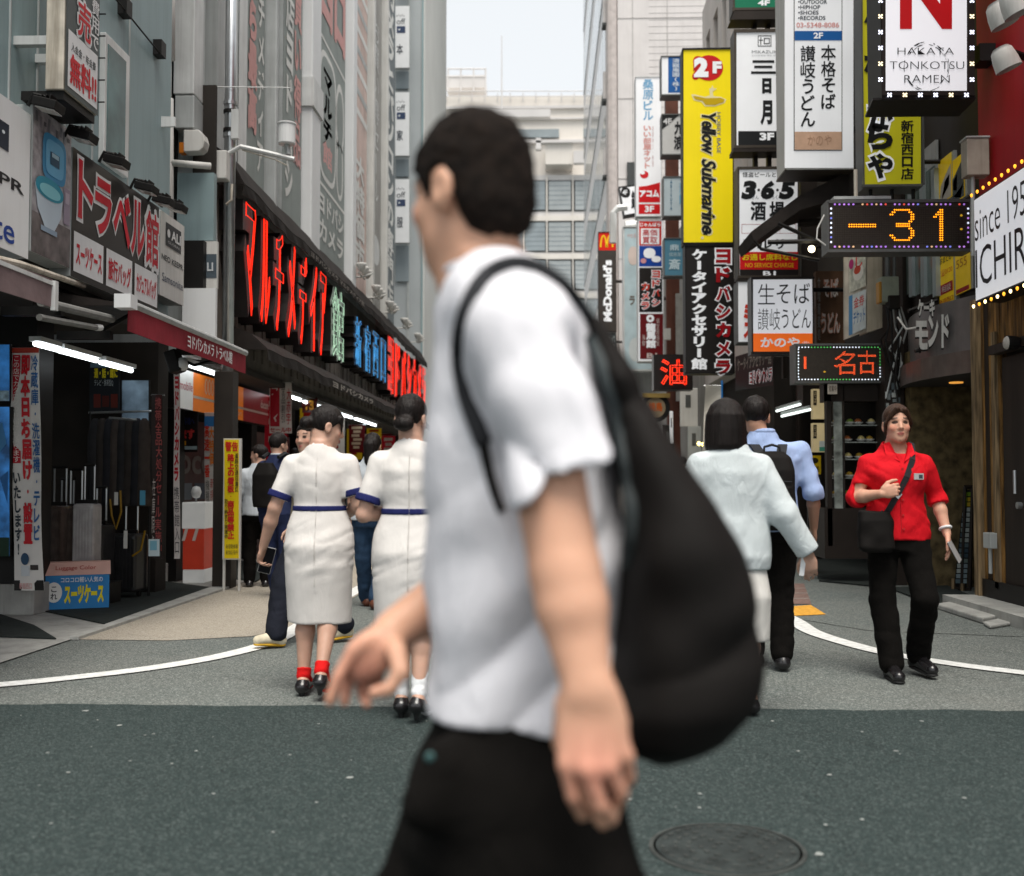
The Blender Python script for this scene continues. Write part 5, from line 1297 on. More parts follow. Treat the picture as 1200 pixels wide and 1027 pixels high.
# ---- tall white sign with the noodle shop text
YT1 = 12.8
t, f, mp = cabinet('shop_sign', 'tall white boxed sign with brush style noodle wording and a blue 2F strip', 919, -90, 1001, 198, YT1, .55, M_WHITED, 0)
f.rect(mp, 919.5, -90, 1000, 197, M_SIGNW, .002)
f.rect(mp, 930, -90, 987, 177, M_GREYF, .005); f.rect(mp, 931, -90, 986, 176, M_SIGNW, .009)
for k, s in enumerate(('•OUTDOOR', '•HIPHOP', '•SHOES', '•RECORDS')): f.text(mp, s, 935, .5 + k * 6.3, [969, 961, 959, 967][k], 5.2 + k * 6.3, ink('#26313c'), .013, .02)
f.text(mp, '03-5348-8086', 933, 27, 983, 33, ink('#e0a09c'), .013, .02); f.text(mp, 'BOUNCE', 933, -30, 983, -8, ink('#26313c'), .013, .03)
f.rect(mp, 931, 37, 986, 48, ink('#1460a8'), .013); f.text(mp, '2F', 953, 39, 964, 46, M_SIGNW, .017, .03)
f.vtext(mp, '本格そば', 962, 53, 979, 129, M_INK, .013, .02, .95); f.vtext(mp, '讃岐うどん', 938, 54, 955, 150, M_INK, .013, .02, .95)
f.rect(mp, 931, 155, 986, 176, mat('peach sign foot', (.62, .40, .28), .4, var=.12, scale=6), .013); f.text(mp, 'かのや', 946, 159, 974, 171, ink('#b08a70'), .017, -.01)
f.build('panel', t)
a = P(919, 198, YT1); b = P(1001, 198, YT1); mb = MB(); mb.box((a.x + .01, YT1 + .02, a.z - .02), (b.x - .01, YT1 + .5, a.z), M_BRONZE); mb.build('underside', t); arm(t, 1000, XR + .4, 20, YT1 + .3, .05); arm(t, 1000, XR + .4, 150, YT1 + .3, .05)
# ---- column of floor signs: 4F green, 3F moon, B1 365 bar
YM = 14.8
col = thing('sign_mast', 'dark twin mast carrying the stacked floor signs', 'mast', P(900, 560, YM + .3))
mb = MB()
for x in (886, 902, 918): q = P(x, 300, YM + .25); mb.box((q.x - .03, YM + .2, 2.6), (q.x + .03, YM + .3, 9), M_BROWN)
q0 = P(937, 200, YM + .2); q1 = P(960, 560, YM + .2); mb.box((q0.x, YM + .15, 2.2), (q1.x, YM + .5, 9), M_BROWN)
mb.build('post', col)
mb = MB()
for z_ in (3.0, 4.6, 6.4): q = P(960, 300, YM); mb.box((q.x, YM + .2, z_), (XR + .5, YM + .3, z_ + .1), M_BROWN)
mb.build('mounting_arm', col)
t, f, mp = cabinet('shop_sign', 'green sign marked 4F at the top of the dark framed stack', 858, -70, 918, 13, YM, .3, M_BRONZE, 3)
f.rect(mp, 861, -68, 916, 10, ink('#0c7a58'), .003); f.text(mp, '4F', 888, .5, 902, 7, M_SIGNW, .007, .04); f.build('panel', t)
mb = MB(); a, b = P(856, 13, YM), P(918, 23, YM); mb.prism([V(a.x, YM - .02, b.z), V(b.x, YM - .02, b.z), V(b.x, YM - .02, a.z), V(a.x + .05, YM - .02, a.z)], (0, .3, 0), M_BROWN); mb.build('underside', t)
t, f, mp = cabinet('shop_sign', 'white sign with three brush kanji reading moon and a black 3F foot', 860, 35, 920, 174, YM, .3, M_BRONZE, 3)
f.rect(mp, 863, 38, 918, 171, M_SIGNW, .003); f.rect(mp, 865, 154, 918, 171, M_INK, .007); f.text(mp, '3F', 890, 156, 907, 165, M_SIGNW, .011, .05)
for a in ((888, 42, 904, 42.8), (888, 54, 904, 54.8), (888, 42, 888.8, 54.8), (903, 42, 903.8, 54.8), (895, 45, 902, 46), (895, 51, 902, 52), (895, 45, 896, 52), (901, 45, 902, 52), (891, 44, 892, 53), (889.5, 47, 894, 48)): f.rect(mp, *a, M_INK, .007)
f.text(mp, 'MIKAZUKI', 881, 59.5, 912, 63, ink('#4a4e54'), .007, -.004); f.text(mp, '創作居酒屋 個室 新宿', 881, 64.5, 912, 66.4, ink('#80848a'), .007, -.01)
f.text(mp, '三', 880, 71, 909, 87, M_INK, .007, .04); f.text(mp, '日', 893, 92, 904, 110, M_INK, .007, .07); f.text(mp, '月', 891, 118, 905, 147, M_INK, .007, .05)
f.build('panel', t)
mb = MB(); a, b = P(859, 174, YM), P(918, 178, YM); mb.box((a.x, YM - .02, b.z), (b.x, YM + .3, a.z), M_BROWN); mb.build('underside', t)
t, f, mp = cabinet('shop_sign', 'white bar sign with brush numerals 3 6 5 and a red no service charge strip', 864, 196, 937, 326, YM, .3, M_BRONZE, 2.6)
f.rect(mp, 866.5, 198.5, 934.5, 323.5, M_SIGNW, .003)
f.text(mp, '怪盗ビールと焼餃子', 870, 202, 930, 208, M_INK, .007, .01)
for s, x0, x1 in (('3', 870, 886), ('6', 892, 908), ('5', 914, 931)): f.text(mp, s, x0, 212, x1, 234, M_INK, .007, .07, slant=.25)
for x in (889, 911): f.disc(mp, x, 223, 1.6, 1.6, M_INK, .007, 10)
f.text(mp, 'さん', 881, 229, 889, 234, ink('#3a4a55'), .011); f.text(mp, 'ろく', 904, 229, 911, 234, ink('#3a4a55'), .011)
f.text(mp, '酒', 880, 237, 897, 258, M_INK, .007, .05); f.text(mp, '場', 902, 237, 919, 258, M_INK, .007, .05)
for a in ((869, 263, 933, 263.5), (869, 273.5, 933, 274), (869, 263, 869.5, 274), (932.5, 263, 933, 274)): f.rect(mp, *a, ink('#a05058'), .007)
f.text(mp, '一杯一九九円', 884, 265, 914, 272, M_REDI, .007); f.text(mp, 'ビルサ', 871, 280, 922, 292, M_INK, .007, .02)
f.rect(mp, 867, 295.5, 935, 316, ink('#d8141a'), .007); f.text(mp, 'お通し席料なし', 870, 298, 934, 305.5, ink('#f2d21c'), .011, .04); f.text(mp, 'NO SERVICE CHARGE', 873, 308.5, 930, 313.8, ink('#f2b01c'), .011, .02)
f.rect(mp, 867, 316, 935, 323.5, M_SIGNK, .007); f.text(mp, 'B1', 894, 318, 909, 323.5, M_SIGNW, .011, .03)
f.build('panel', t)
# ---- yellow hobby sign over the black camera shop sign
YY = 17.0
t, f, mp = cabinet('shop_sign', 'bright yellow upright sign with a red 2F disc and slanted black lettering', 799.5, 57, 860, 286, YY, .3, M_BLACK, 1.4)
f.rect(mp, 801, 58.4, 858.6, 285, M_YEL, .003)
f.disc(mp, 830.5, 80, 17, 15, ink('#d01018'), .007); f.disc(mp, 818, 72, 6, 6, ink('#d01018'), .0065); f.disc(mp, 815, 90, 4, 4, ink('#d01018'), .0065)
f.text(mp, '2', 812, 67, 831, 92, M_REDI, .009, .14); f.text(mp, '2', 813, 68, 830, 91, M_SIGNW, .013, .075); f.text(mp, 'F', 834, 72, 846, 87, M_REDI, .009, .13); f.text(mp, 'F', 835, 72.5, 845.5, 86.5, M_SIGNW, .013, .06)
M_YD = ink('#c9a800'); M_CRM = ink('#f0e6b0')
f.poly(mp, [(810, 111), (813, 118), (822, 120), (826, 125), (838, 125), (849, 121), (851, 117), (845, 114), (836, 113), (835, 108), (840, 104), (836, 104), (835, 100), (833, 104), (831, 104), (832, 112), (826, 114), (814, 111)], M_CRM, .007)
f.poly(mp, [(812, 113), (815, 117), (823, 118.5), (827, 123.5), (838, 123.5), (848, 120), (849, 117), (844, 115), (827, 115.5), (815, 113)], M_YD, .010)
for s, y0, y1 in (('Yellow', 131, 181), ('Submarine', 188, 275)):
    f.text(mp, s, 820.5, y0 - 2, 840.5, y1 + 2, M_CRM, .007, .085, rot=90, slant=.05); f.text(mp, s, 822, y0, 839, y1, M_INK, .011, .032, rot=90, slant=.05)
f.text(mp, 'HOBBY BASE', 840, 132, 844.5, 180, ink('#27508a'), .007, .0, rot=90); f.disc(mp, 823, 279, 1.8, 1.8, M_CRM, .007, 12)
f.build('panel', t); arm(t, 858, XB * -1 + .2, 120, YY + .15, .04, M_BROWN); arm(t, 858, 3.9, 240, YY + .15, .04, M_BROWN)
t, f, mp = cabinet('shop_sign', 'black upright sign with red and white katakana under the yellow sign', 802.5, 287, 861, 438, YY, .3, M_BLACK, 1.2)
f.rect(mp, 804, 288.2, 859.6, 437, M_SIGNK, .003)
for i, ch in enumerate('ヨドバシカメラ'):
    y0 = 291.5 + i * 21.6; h = 18.5
    if ch == 'ラ': y0 += .5
    f.text(mp, ch, 837, y0 - 1, 858, y0 + h + 1, M_SIGNW, .007, .105); f.text(mp, ch, 838.8, y0 + .6, 856.2, y0 + h - .6, ink('#a80c18'), .011, .05)
f.vtext(mp, 'ケータイアクセサリー館', 810.5, 292, 828, 433, M_SIGNW, .007, .055, .97)
f.build('panel', t); arm(t, 860, 3.9, 330, YY + .15, .04, M_BROWN)
# ---- front lit noodle sign, orange foot
YU = 13.7
t, f, mp = cabinet('shop_sign', 'square white noodle shop sign with an orange foot, above the small electric sign', 880, 325, 954, 415, YU, .25, M_SIGNK, 2.5)
f.rect(mp, 882.5, 327, 952, 412.5, M_LITW, .003)
f.text(mp, '生', 888, 333, 908, 357, M_INK, .007, -.008); f.text(mp, 'そば', 910, 332, 949, 356, M_INK, .007, .0)
f.text(mp, '讃岐', 888, 362, 914, 387, M_INK, .007, -.008); f.text(mp, 'うどん', 916, 362, 950, 385, M_INK, .007, .0)
f.rect(mp, 882.5, 391, 952, 412.5, mat('orange sign foot', (.75, .13, .015), .35, var=.03, emit=.25), .007); f.text(mp, 'かのや', 891, 395.5, 937, 407.5, M_SIGNW, .011, .035); f.text(mp, '(株)', 940, 400, 948, 405, M_SIGNW, .011)
f.build('panel', t); arm(t, 953, XR + .6, 340, YU + .12, .03); arm(t, 953, XR + .6, 405, YU + .12, .03)

# ---- signs farther down the alley
YW2 = 24.0
t, f, mp = cabinet('shop_sign', 'tall white tenant sign with pale blue kanji and a red 3F foot', 744.5, 90, 775.5, 254, YW2, .35, M_LIGHTM, .8)
f.rect(mp, 745.3, 90.8, 774.7, 253, M_SIGNW, .003)
f.vtext(mp, '桑原ビル', 753.5, 93, 765.5, 142, ink('#7fb2d6'), .007, .03); f.vtext(mp, 'いい部屋ネット', 754, 147, 763, 198, ink('#e0a29c'), .007, .04); f.vtext(mp, '賃貸仲介・売買', 764, 148, 766, 196, ink('#c8a8a8'), .007)
f.disc(mp, 755, 205, 5, 4.4, ink('#d8202a'), .007); f.disc(mp, 753, 202.8, 2.8, 2, M_SIGNW, .011)
f.poly(mp, [(748.5, 219), (758, 218), (773.5, 214), (773.5, 237.5), (748.5, 237.5)], ink('#dc141c'), .007); f.text(mp, 'アコム', 749.5, 223, 772.5, 231.5, M_SIGNW, .011, .06)
f.rect(mp, 748.5, 239.5, 773.5, 251, ink('#dc141c'), .007); f.text(mp, '3F', 755.5, 241.5, 766.5, 249, M_SIGNW, .011, .04)
f.build('panel', t); arm(t, 775, 3.9, 140, YW2 + .2, .05, M_BROWN); arm(t, 775, 3.9, 220, YW2 + .2, .05, M_BROWN)
t, f, mp = cabinet('shop_sign', 'narrow stacked sign with red buying notice, blue panel and black camera shop panel', 747, 257, 778, 424, YW2, .35, M_LIGHTM, .9)
f.rect(mp, 748, 258, 777, 423, M_SIGNW, .003); f.rect(mp, 749, 259.5, 775, 288, ink('#dc2a1c'), .007); f.text(mp, 'じゃんぱら', 750, 261, 774, 266, M_SIGNW, .011, .03)
f.rect(mp, 751, 268, 772.5, 286.5, M_SIGNW, .011); f.text(mp, '高価', 753, 269, 770, 276.5, ink('#c9484a'), .015, .03); f.text(mp, '買取', 753, 278, 770, 285.5, ink('#c9484a'), .015, .03)
f.rect(mp, 749, 288.5, 775.5, 312.5, ink('#1648a8'), .007); f.poly(mp, blob(761, 297, 7, 6, .9), M_SIGNW, .011); f.poly(mp, blob(769, 304, 5.5, 3.6, .9), M_SIGNW, .011); f.poly(mp, blob(754, 306, 3.4, 3, 1), ink('#d89aa0'), .013)
f.rect(mp, 749, 314, 776, 366, M_SIGNK, .007)
for i, ch in enumerate('ヨドバシ'): f.text(mp, ch, 763, 316.5 + i * 11, 774.5, 327 + i * 11, M_SIGNW, .011, .09); f.text(mp, ch, 764, 317.3 + i * 11, 773.5, 326 + i * 11, ink('#d83a24'), .015, .04)
for i, ch in enumerate('カメラ'): f.text(mp, ch, 750.5, 331 + i * 11, 762, 341.5 + i * 11, M_SIGNW, .011, .09); f.text(mp, ch, 751.5, 332 + i * 11, 761, 340.5 + i * 11, ink('#d83a24'), .015, .04)
f.rect(mp, 750, 368, 777, 421, ink('#6e1218'), .007); f.disc(mp, 762, 373.5, 4.6, 4.4, M_SIGNW, .011); f.disc(mp, 762, 373.5, 1.6, 1.6, ink('#6e1218'), .013); f.vtext(mp, '龍馬館', 757.5, 379, 768, 408, M_SIGNW, .011, .07); f.vtext(mp, '個室居酒屋', 769, 373, 772.5, 406, ink('#d8c8c4'), .011); f.vtext(mp, '海鮮', 752.5, 392, 756, 406, ink('#d8c8c4'), .011); f.text(mp, 'B1', 758, 414, 770, 420, ink('#d8c8c4'), .011, .03)
f.build('panel', t); arm(t, 777, 3.9, 300, YW2 + .2, .05, M_BROWN)
YB2 = 21.0
def small(label, x0, y0, x1, y1, Y, face, items, fm=M_GREYF, name='shop_sign'):
    t, f, mp = cabinet(name, label, x0, y0, x1, y1, Y, .3, fm, 1.0)
    f.rect(mp, x0 + 1, y0 + 1, x1 - 1, y1 - 1, face, .003)
    for it in items:
        if it[0] == 'r': f.rect(mp, *it[1:5], it[5], .007)
        elif it[0] == 't': f.vtext(mp, it[1], *it[2:6], it[6], .011, it[7] if len(it) > 7 else .03)
        elif it[0] == 'h': f.text(mp, it[1], *it[2:6], it[6], .011, it[7] if len(it) > 7 else .03)
        elif it[0] == 'p': f.poly(mp, it[1], it[2], .009)
        elif it[0] == 'd': f.disc(mp, *it[1:5], it[5], .009)
    f.build('panel', t); arm(t, x1, 3.9, (y0 + y1) / 2, Y + .15, .04, M_BROWN); return t
small('small white and blue sign half behind the yellow sign', 774.5, 66, 808, 112, YB2, M_SIGNW, [('r', 783, 67, 806, 109, '#1a5fa8'), ('t', '清龍庵園(株)', 788, 69, 796, 107, '#cfdae6', .03)])
small('black and white sign with a diagonal corner marked 4F, behind the yellow sign', 775, 134, 808, 182, YB2, ink('#c9c9c7'), [('p', [(776, 135), (796, 135), (776, 152)], '#1a1c1c'), ('h', '4F', 777, 139, 787, 146, '#d0d0d0', .03), ('t', '九浪', 790, 142, 800, 176, '#1c1c1e', .05)])
small('pale green framed sign with tiny dark letters behind the yellow sign', 777, 207, 808, 254, YB2, ink('#b8c6cc'), [('t', 'ABISUYA', 785, 211, 788, 247, '#3a6a8a'), ('t', '海鮮', 796, 214, 801, 240, '#6aa8c4')])
small('dull blue sign with white kanji behind the black camera shop sign', 778, 279, 808, 324, YB2, ink('#4f8096'), [('h', '鼎', 785, 287, 795, 294, '#b8ccd4'), ('h', '倶楽部', 784, 296, 798, 301, '#a8bcc4', .0), ('h', '斎', 784, 304, 797, 316, '#b8ccd4', .04)])
t = thing('neon_sign', 'black box sign with a red neon oil kanji', 'neon sign', P(790, 457, 19.6))
YO = 19.6; a, b = P(766, 415.5, YO), P(812, 457, YO); mb = MB(); mb.box((a.x, YO + .01, b.z), (b.x, YO + .35, a.z), M_SIGNK); mb.build('cabinet', t)
loops, _ = glyph_outline('油', .06); mb = MB(); mp = FY(YO)
for lp_ in loops: mb.tube([mp(774 + u * 30, 451 - v * 29, .03) for u, v in lp_], .009, glow('#ff3a1c', .8), 6, closed=True)
mb.build('neon_tube', t); arm(t, 811, 3.9, 430, YO + .2, .04, M_BROWN)
YMC = 32.0
t, f, mp = cabinet('shop_sign', 'narrow black sign with upward white lettering and a yellow arch on red', 701, 272, 722.5, 389, YMC, .4, M_BROWN, .6)
f.rect(mp, 701.6, 272.6, 721.9, 293.5, ink('#d8200c'), .003); f.rect(mp, 701.6, 293.5, 721.9, 388.4, mat('brown black face', (.05, .042, .036), .4, var=.08), .003)
for cx in (707.2, 714.6):
    for k in range(10):
        q0, q1 = math.pi * k / 10, math.pi * (k + 1) / 10
        g = lambda q, r: (cx - math.cos(q) * 3.6 * r, 290 - math.sin(q) * 14.5 * (1 if r > 1 else .86))
        f.poly(mp, [g(q0, 1.18), g(q1, 1.18), g(q1, .66), g(q0, .66)], ink('#f2c81c'), .008)
f.text(mp, "McDonald's", 706.5, 305, 717, 377, M_SIGNW, .007, .05, rot=-90)
f.build('panel', t); arm(t, 722, 3.5, 330, YMC + .2, .05, M_BROWN)
small('small dim sign under the narrow black and red sign', 706, 390, 722, 412, YMC, ink('#3a4244'), [('h', 'シンバ', 709, 394, 720, 402, '#aab4b4'), ('h', '中華', 714, 404, 720, 408, '#aab4b4')], name='shop_sign')
YK = 27.0
t, f, mp = cabinet('shop_sign', 'tall pale blue sign with a faint drawing behind the tenant sign', 730, 265, 770, 435, YK, .4, M_LIGHTM, 1)
f.rect(mp, 732, 268, 769, 433, mat('pale blue print', (.46, .58, .62), .4, var=.12, scale=3), .003); f.poly(mp, blob(742, 300, 6, 11, .9), '#d4c4bc', .007); f.poly(mp, blob(745, 410, 8, 14, .9), '#c8cfd0', .007); f.text(mp, 'ラ', 737.5, 347, 744, 358, ink('#6a6058'), .007, .04); f.text(mp, 'やせる', 735, 274, 745, 279, ink('#d89a90'), .007)
f.build('panel', t)
mb = MB(); a, b = P(729, 265, YK), P(770, 258, YK); mb.tube([(a.x + .1, YK + .2, a.z + .02), (b.x, YK + .2, a.z + .12)], .16, M_LIGHTM, 10); mb.tube([P(718, 285, YK + .3), P(719, 250, YK + .3), P(724, 244, YK + .3), P(735, 243, YK + .3)], .09, M_LIGHTM, 8); mb.build('top_casing', t); arm(t, 769, 3.6, 350, YK + .2, .05, M_BROWN)
YF = 28.0
t = thing('shop_sign', 'small white sign with a slanted black corner marked 4F in front of the tiled tower', 'sign', P(735, 254, YF))
f = MB(); mp = FY(YF); f.poly(mp, [(725, 219), (748, 216), (748, 251), (731, 254)], M_BLACK, .0); f.poly(mp, [(726.5, 221), (747, 218), (747, 249.5), (732, 252)], M_SIGNW, .006); f.poly(mp, blob(733, 226, 5.5, 6, .8), M_BLACK, .010); f.text(mp, '4F', 729.5, 223, 735, 228.5, M_SIGNW, .014, .02); f.text(mp, '鍛', 740, 224, 748, 245, M_INK, .010, .05); f.build('panel', t)
mb = MB(); a, b = P(726, 220, YF + .03), P(748, 252, YF + .03); mb.prism([P(725, 219, YF + .01), P(748, 216, YF + .01), P(748, 251, YF + .01), P(731, 254, YF + .01)], (0, .3, 0), M_BLACK); mb.build('cabinet', t); arm(t, 748, 3.6, 235, YF + .2, .04, M_BROWN)

# ---- the narrow building carrying all those signs: brown posts, dim shop fronts
sb = thing('shop_building', 'dim row building behind the stacked signs with reddish brown posts', 'building', (3.75, 24, 0))
M_REDP = mat('reddish brown steel post', (0.12, 0.045, 0.03), .55, .2, var=.2, scale=3, streak=.2)
mb = MB(); mb.box((3.3, 23.1, 0), (9, 33.4, 7.4), mat('dingy grey wall', (0.30, 0.29, 0.27), .7, var=.15, scale=1, streak=.4)); mb.build('wall', sb)
mb = MB()
for px, yy in ((785, 23.02), (792, 23.03)):
    a = P(px - 4, 400, yy); b = P(px + 4, 400, yy); mb.box((a.x, yy - .1, 0), (b.x, yy + .1, 9.5), M_REDP)
mb.build('post', sb)
mb = MB(); frect(mb, 792, 344, 800, 470, 22.6, .1, M_CONC); frect(mb, 778, 385, 786, 398, 22.7, .1, M_WHITED); frect(mb, 730, 436, 800, 470, 27.5, .2, M_GREYP); mb.build('wall_fitting', sb)
# nearer dark shop row between the canopy shop and the beige building
sr = thing('shop_building', 'dark shop row with a steel window and noodle shop front behind the electric signs', 'building', (XR, 14.5, 0))
mb = MB(); mb.box((XR + .15, 12.62, 2.5), (XR + 5, 17.2, 9.5), M_BROWN); mb.box((XR + 2.4, 12.62, 0), (XR + 5, 17.2, 2.5), M_DARK); mb.box((XR - .05, 17.0, 0), (XR + 5, 17.2, 9.4), M_BROWN); mb.build('wall', sr)
mb = MB(); mb.box((XR - .02, 12.62, 2.35), (XR + 2.4, 17.0, 2.5), M_CEIL); mb.build('soffit', sr)
XK = XR + .24
def sidebox(mb, x0, x1, y0, y1, X, dep, m):
    p, q, r = PX(x0, y0, X), PX(x1, y0, X), PX(x0, y1, X); mb.box((X - dep, p.y, r.z), (X, q.y, p.z), m); return mb
w_ = sidebox(MB(), 1058, 1100, 200, 350, XK, .03, M_GREYP).build('window', kb)
mb = MB()
for x0, x1 in ((1057, 1060), (1068, 1072), (1082, 1086), (1096, 1100)): sidebox(mb, x0, x1, 200, 350, XK - .03, .05, mat('blue grey window frame', (.40, .46, .47), .4, .2, var=.1))
mb.build('frame', w_, split=True)
mb = MB()
for x0, x1 in ((1060, 1068), (1072, 1082), (1086, 1096)): sidebox(mb, x0, x1, 202, 348, XK - .03, .012, mat('dull green glass', (.17, .22, .20), .12, .1, var=.4, scale=2, spec=.8))
mb.build('pane', w_)
# big wall letters of the noodle shop, on a framed panel
t = thing('wall_sign', 'brown wall panel with raised white hiragana beside the square noodle sign', 'sign', P(972, 400, 15.0))
mb = frect(MB(), 956, 318, 990, 408, 14.2, .12, mat('brown lacquer panel', (.11, .06, .035), .35, var=.3, scale=4)); mb.build('panel', t)
mb = MB(); mp = FY(14.2)
for s, x0, y0, x1, y1 in (('そば', 963, 326, 982, 350), ('うどん', 961, 366, 984, 392)): mb.text(mp, s, x0, y0, x1, y1, ink('#c98a70'), .03, .09); mb.text(mp, s, x0 + .6, y0 + .8, x1 - .6, y1 - .8, ink('#d8cfc8'), .045, .02)
mb.vtext(mp, '立喰蕎麦処', 957.5, 325, 961, 400, ink('#8d8a84'), .02, .02); mb.build('raised_letters', t)
t = thing('poster_lightbox', 'old cream box sign holding two colourful posters', 'sign', P(1012, 398, 12.3))
a0 = V(XR - .3, 12.6, 0)
def bx(px, py): return P(px, py, 12.62)
mb = MB()
mb.prism([P(990, 300, 12.75), P(1016, 290, 12.35), P(1016, 388, 12.35), P(990, 398, 12.75)], (.0, .06, 0), M_RUST)
mb.prism([P(1016, 285, 12.35), P(1034, 287, 12.35), P(1034, 384, 12.35), P(1016, 390, 12.35)], (0, .3, 0), mat('aged cream metal', (.50, .43, .33), .5, var=.12, streak=.5)); mb.build('cabinet', t)
f = MB()
def mq(u, v, c=0.0): return P(995, 300, 12.70).lerp(P(1015, 292, 12.34), u).lerp(P(995, 396, 12.70).lerp(P(1015, 387, 12.34), u), v) + V(-.01, -.02 - c, 0)
f.rect(mq, 0, .02, 1, .46, mat('printed noodle poster', (.5, .5, .42), .4, var=.4, scale=14)); f.rect(mq, 0, .5, 1, .98, mat('pale printed poster', (.55, .6, .6), .4, var=.15, scale=10)); f.rect(mq, 0, .5, .22, .98, '#4a86b4', .004)
f.poly(mq, blob(.15, .12, .14, .06, .9), '#a8246a', .004); f.poly(mq, blob(.55, .25, .3, .1, .9), '#d8d4cc', .004); f.poly(mq, blob(.5, .22, .2, .05, .9), '#b8402c', .006); f.text(mq, '金券', .3, .55, .9, .68, '#c8504a', .004, .02); f.text(mq, 'チケット', .28, .72, .95, .88, '#3a6aa0', .004, .02); f.text(mq, 'し', .4, .06, .8, .2, '#c83a3a', .006, .03)
f.build('poster', t)
# yellow vertical notices on the brown shop
for lb, x0, y0, x1, y1, its in (('yellow wall notice with red figures under the amber electric sign', 1103, 292, 1120, 352, [('h', 'おまとめ', .1, .03, .9, .16, '#4a4a2a'), ('h', '☎0120', .15, .28, .95, .42, '#c03a1c', .0), ('r', .1, .58, .95, .78, '#b0202a'), ('h', '相談', .2, .61, .85, .75, '#e0c8c0'), ('h', '新宿西口', .05, .87, .97, .97, '#b0302a')]),
        ('second yellow notice, half hidden behind the lit sign box', 1122, 286, 1140, 338, [('h', '555', .1, .2, .8, .4, '#a86a1c', .0), ('r', .05, .88, .9, .98, '#b0202a')]),
        ('yellow poster with an orange drawing above the amber electric sign', 1102, 176, 1118, 229, [('p', [(.05, .98), (.2, .6), (.6, .4), (.95, .25), (.95, .98)], '#b9b2a8'), ('p', [(.2, .95), (.5, .55), (.85, .45), (.8, .7)], '#c47a28')]),
        ('grey and yellow poster beside the beige electrical box', 1119, 176, 1133, 229, [('p', [(.0, .45), (.95, .1), (.95, .98), (.0, .98)], '#4d5356'), ('p', [(.05, .5), (.4, .38), (.35, .75), (.05, .7)], '#4a9cb0'), ('p', [(.05, .85), (.9, .7), (.65, .97)], '#b08a24')])):
    mp, ya_, yb_, zt_, zb_ = SP(XK - .02, x1, x0, y0, y1)
    mp = UV((XK - .025, PX(x0, y0, XK).y, zt_), (0, PX(x1, y0, XK).y - PX(x0, y0, XK).y, 0), (0, 0, zb_ - zt_))
    t = thing('wall_notice', lb, 'poster', (XK, ya_, zb_))
    mb = MB(); mb.box((XK - .022, min(ya_, yb_), zb_), (XK + .01, max(ya_, yb_), zt_), M_GREYP); mb.build('backing', t)
    f = MB(); f.rect(mp, 0, 0, 1, 1, mat('yellow notice', hx('#e0bc1c'), .4, var=.08, emit=.06), .002)
    for it in its:
        if it[0] == 'r': f.rect(mp, *it[1:5], it[5], .005)
        elif it[0] == 'h': f.text(mp, it[1], *it[2:6], it[6], .008, it[7] if len(it) > 7 else .02)
        else: f.poly(mp, it[1], it[2], .005)
    f.build('print', t)
# electric meters and tangled cables under them
t = thing('meter_box', 'pale green electricity meter box with tangled cables', 'meter box', P(1042, 356, 12.0))
mb = frect(MB(), 1033, 324, 1054, 354, 12.0, .18, mat('pale green grey metal', (.30, .33, .27), .5, var=.15, streak=.5)); frect(mb, 1030, 330, 1034, 355, 12.0, .12, '#b8863a'); frect(mb, 1042, 346, 1055, 362, 11.95, .15, M_BLACK); mb.build('box', t, bevel=.01)
mb = MB(); rn = random.Random(6)
for k in range(9):
    x = rn.uniform(1036, 1056); pts_ = [P(x, 360, 12.0)]
    for j in range(1, 5): pts_.append(P(x + rn.uniform(-10, 10), 360 + j * rn.uniform(18, 28), 12.0 + rn.uniform(-.1, .1)))
    mb.tube(pts_, .011, M_BLACK if k % 3 else M_GREYP, 5)
mb.tube([P(1040, 240, 12.05), P(1040, 324, 12.05)], .03, M_GREYF, 8); mb.tube([P(1048, 240, 12.05), P(1048, 324, 12.05)], .02, M_GREYF, 8); mb.tube([P(1052, 372, 11.6), P(1062, 386, 11.5), P(1075, 384, 11.4)], .012, M_WHITED, 5)
mb.build('cable', t)
# dark side-on awning in front of the bar sign
t = thing('awning', 'dark brown awning slanting down in front of the bar sign', 'awning', P(940, 270, 13.2))
YQ = 13.0
prof = [P(1004, 196, YQ), P(936, 230, YQ), P(880, 272, YQ), P(884, 284, YQ), P(938, 246, YQ), P(1004, 226, YQ)]
mb = MB(); mb.prism(prof, (0, .9, 0), M_CLOTH_K); mb.build('cloth', t)
mb = MB(); mb.tube([P(884, 282, YQ), P(892, 292, YQ), P(960, 305, YQ)], .022, M_BLACK, 6); mb.tube([P(900, 284, YQ), P(1000, 282, YQ)], .03, M_BLACK, 6); mb.tube([P(936, 262, YQ + .3), P(1000, 258, YQ + .3)], .05, M_BROWN, 6); mb.tube([P(912, 262, YQ), P(960, 284, YQ), P(1004, 286, YQ)], .025, M_BLACK, 6); mb.build('frame', t)
q = P(951, 292, YQ - .1); t = thing('spot_bulb', 'small warm lit bulb under the dark brown awning', 'lamp', q)
mb = MB(); mb.lathe(q, [(.012, .05), (.03, .03), (.042, 0), (.03, -.03), (.01, -.04)], glow('#fff0c8', 5), 12, 'y'); mb.build('bulb', t, smooth=True); mb = MB(); mb.tube([q + V(0, .05, 0), q + V(.1, .1, .05), V(q.x + .3, YQ + .1, q.z + .02)], .018, M_BLACK, 6); mb.build('holder', t)
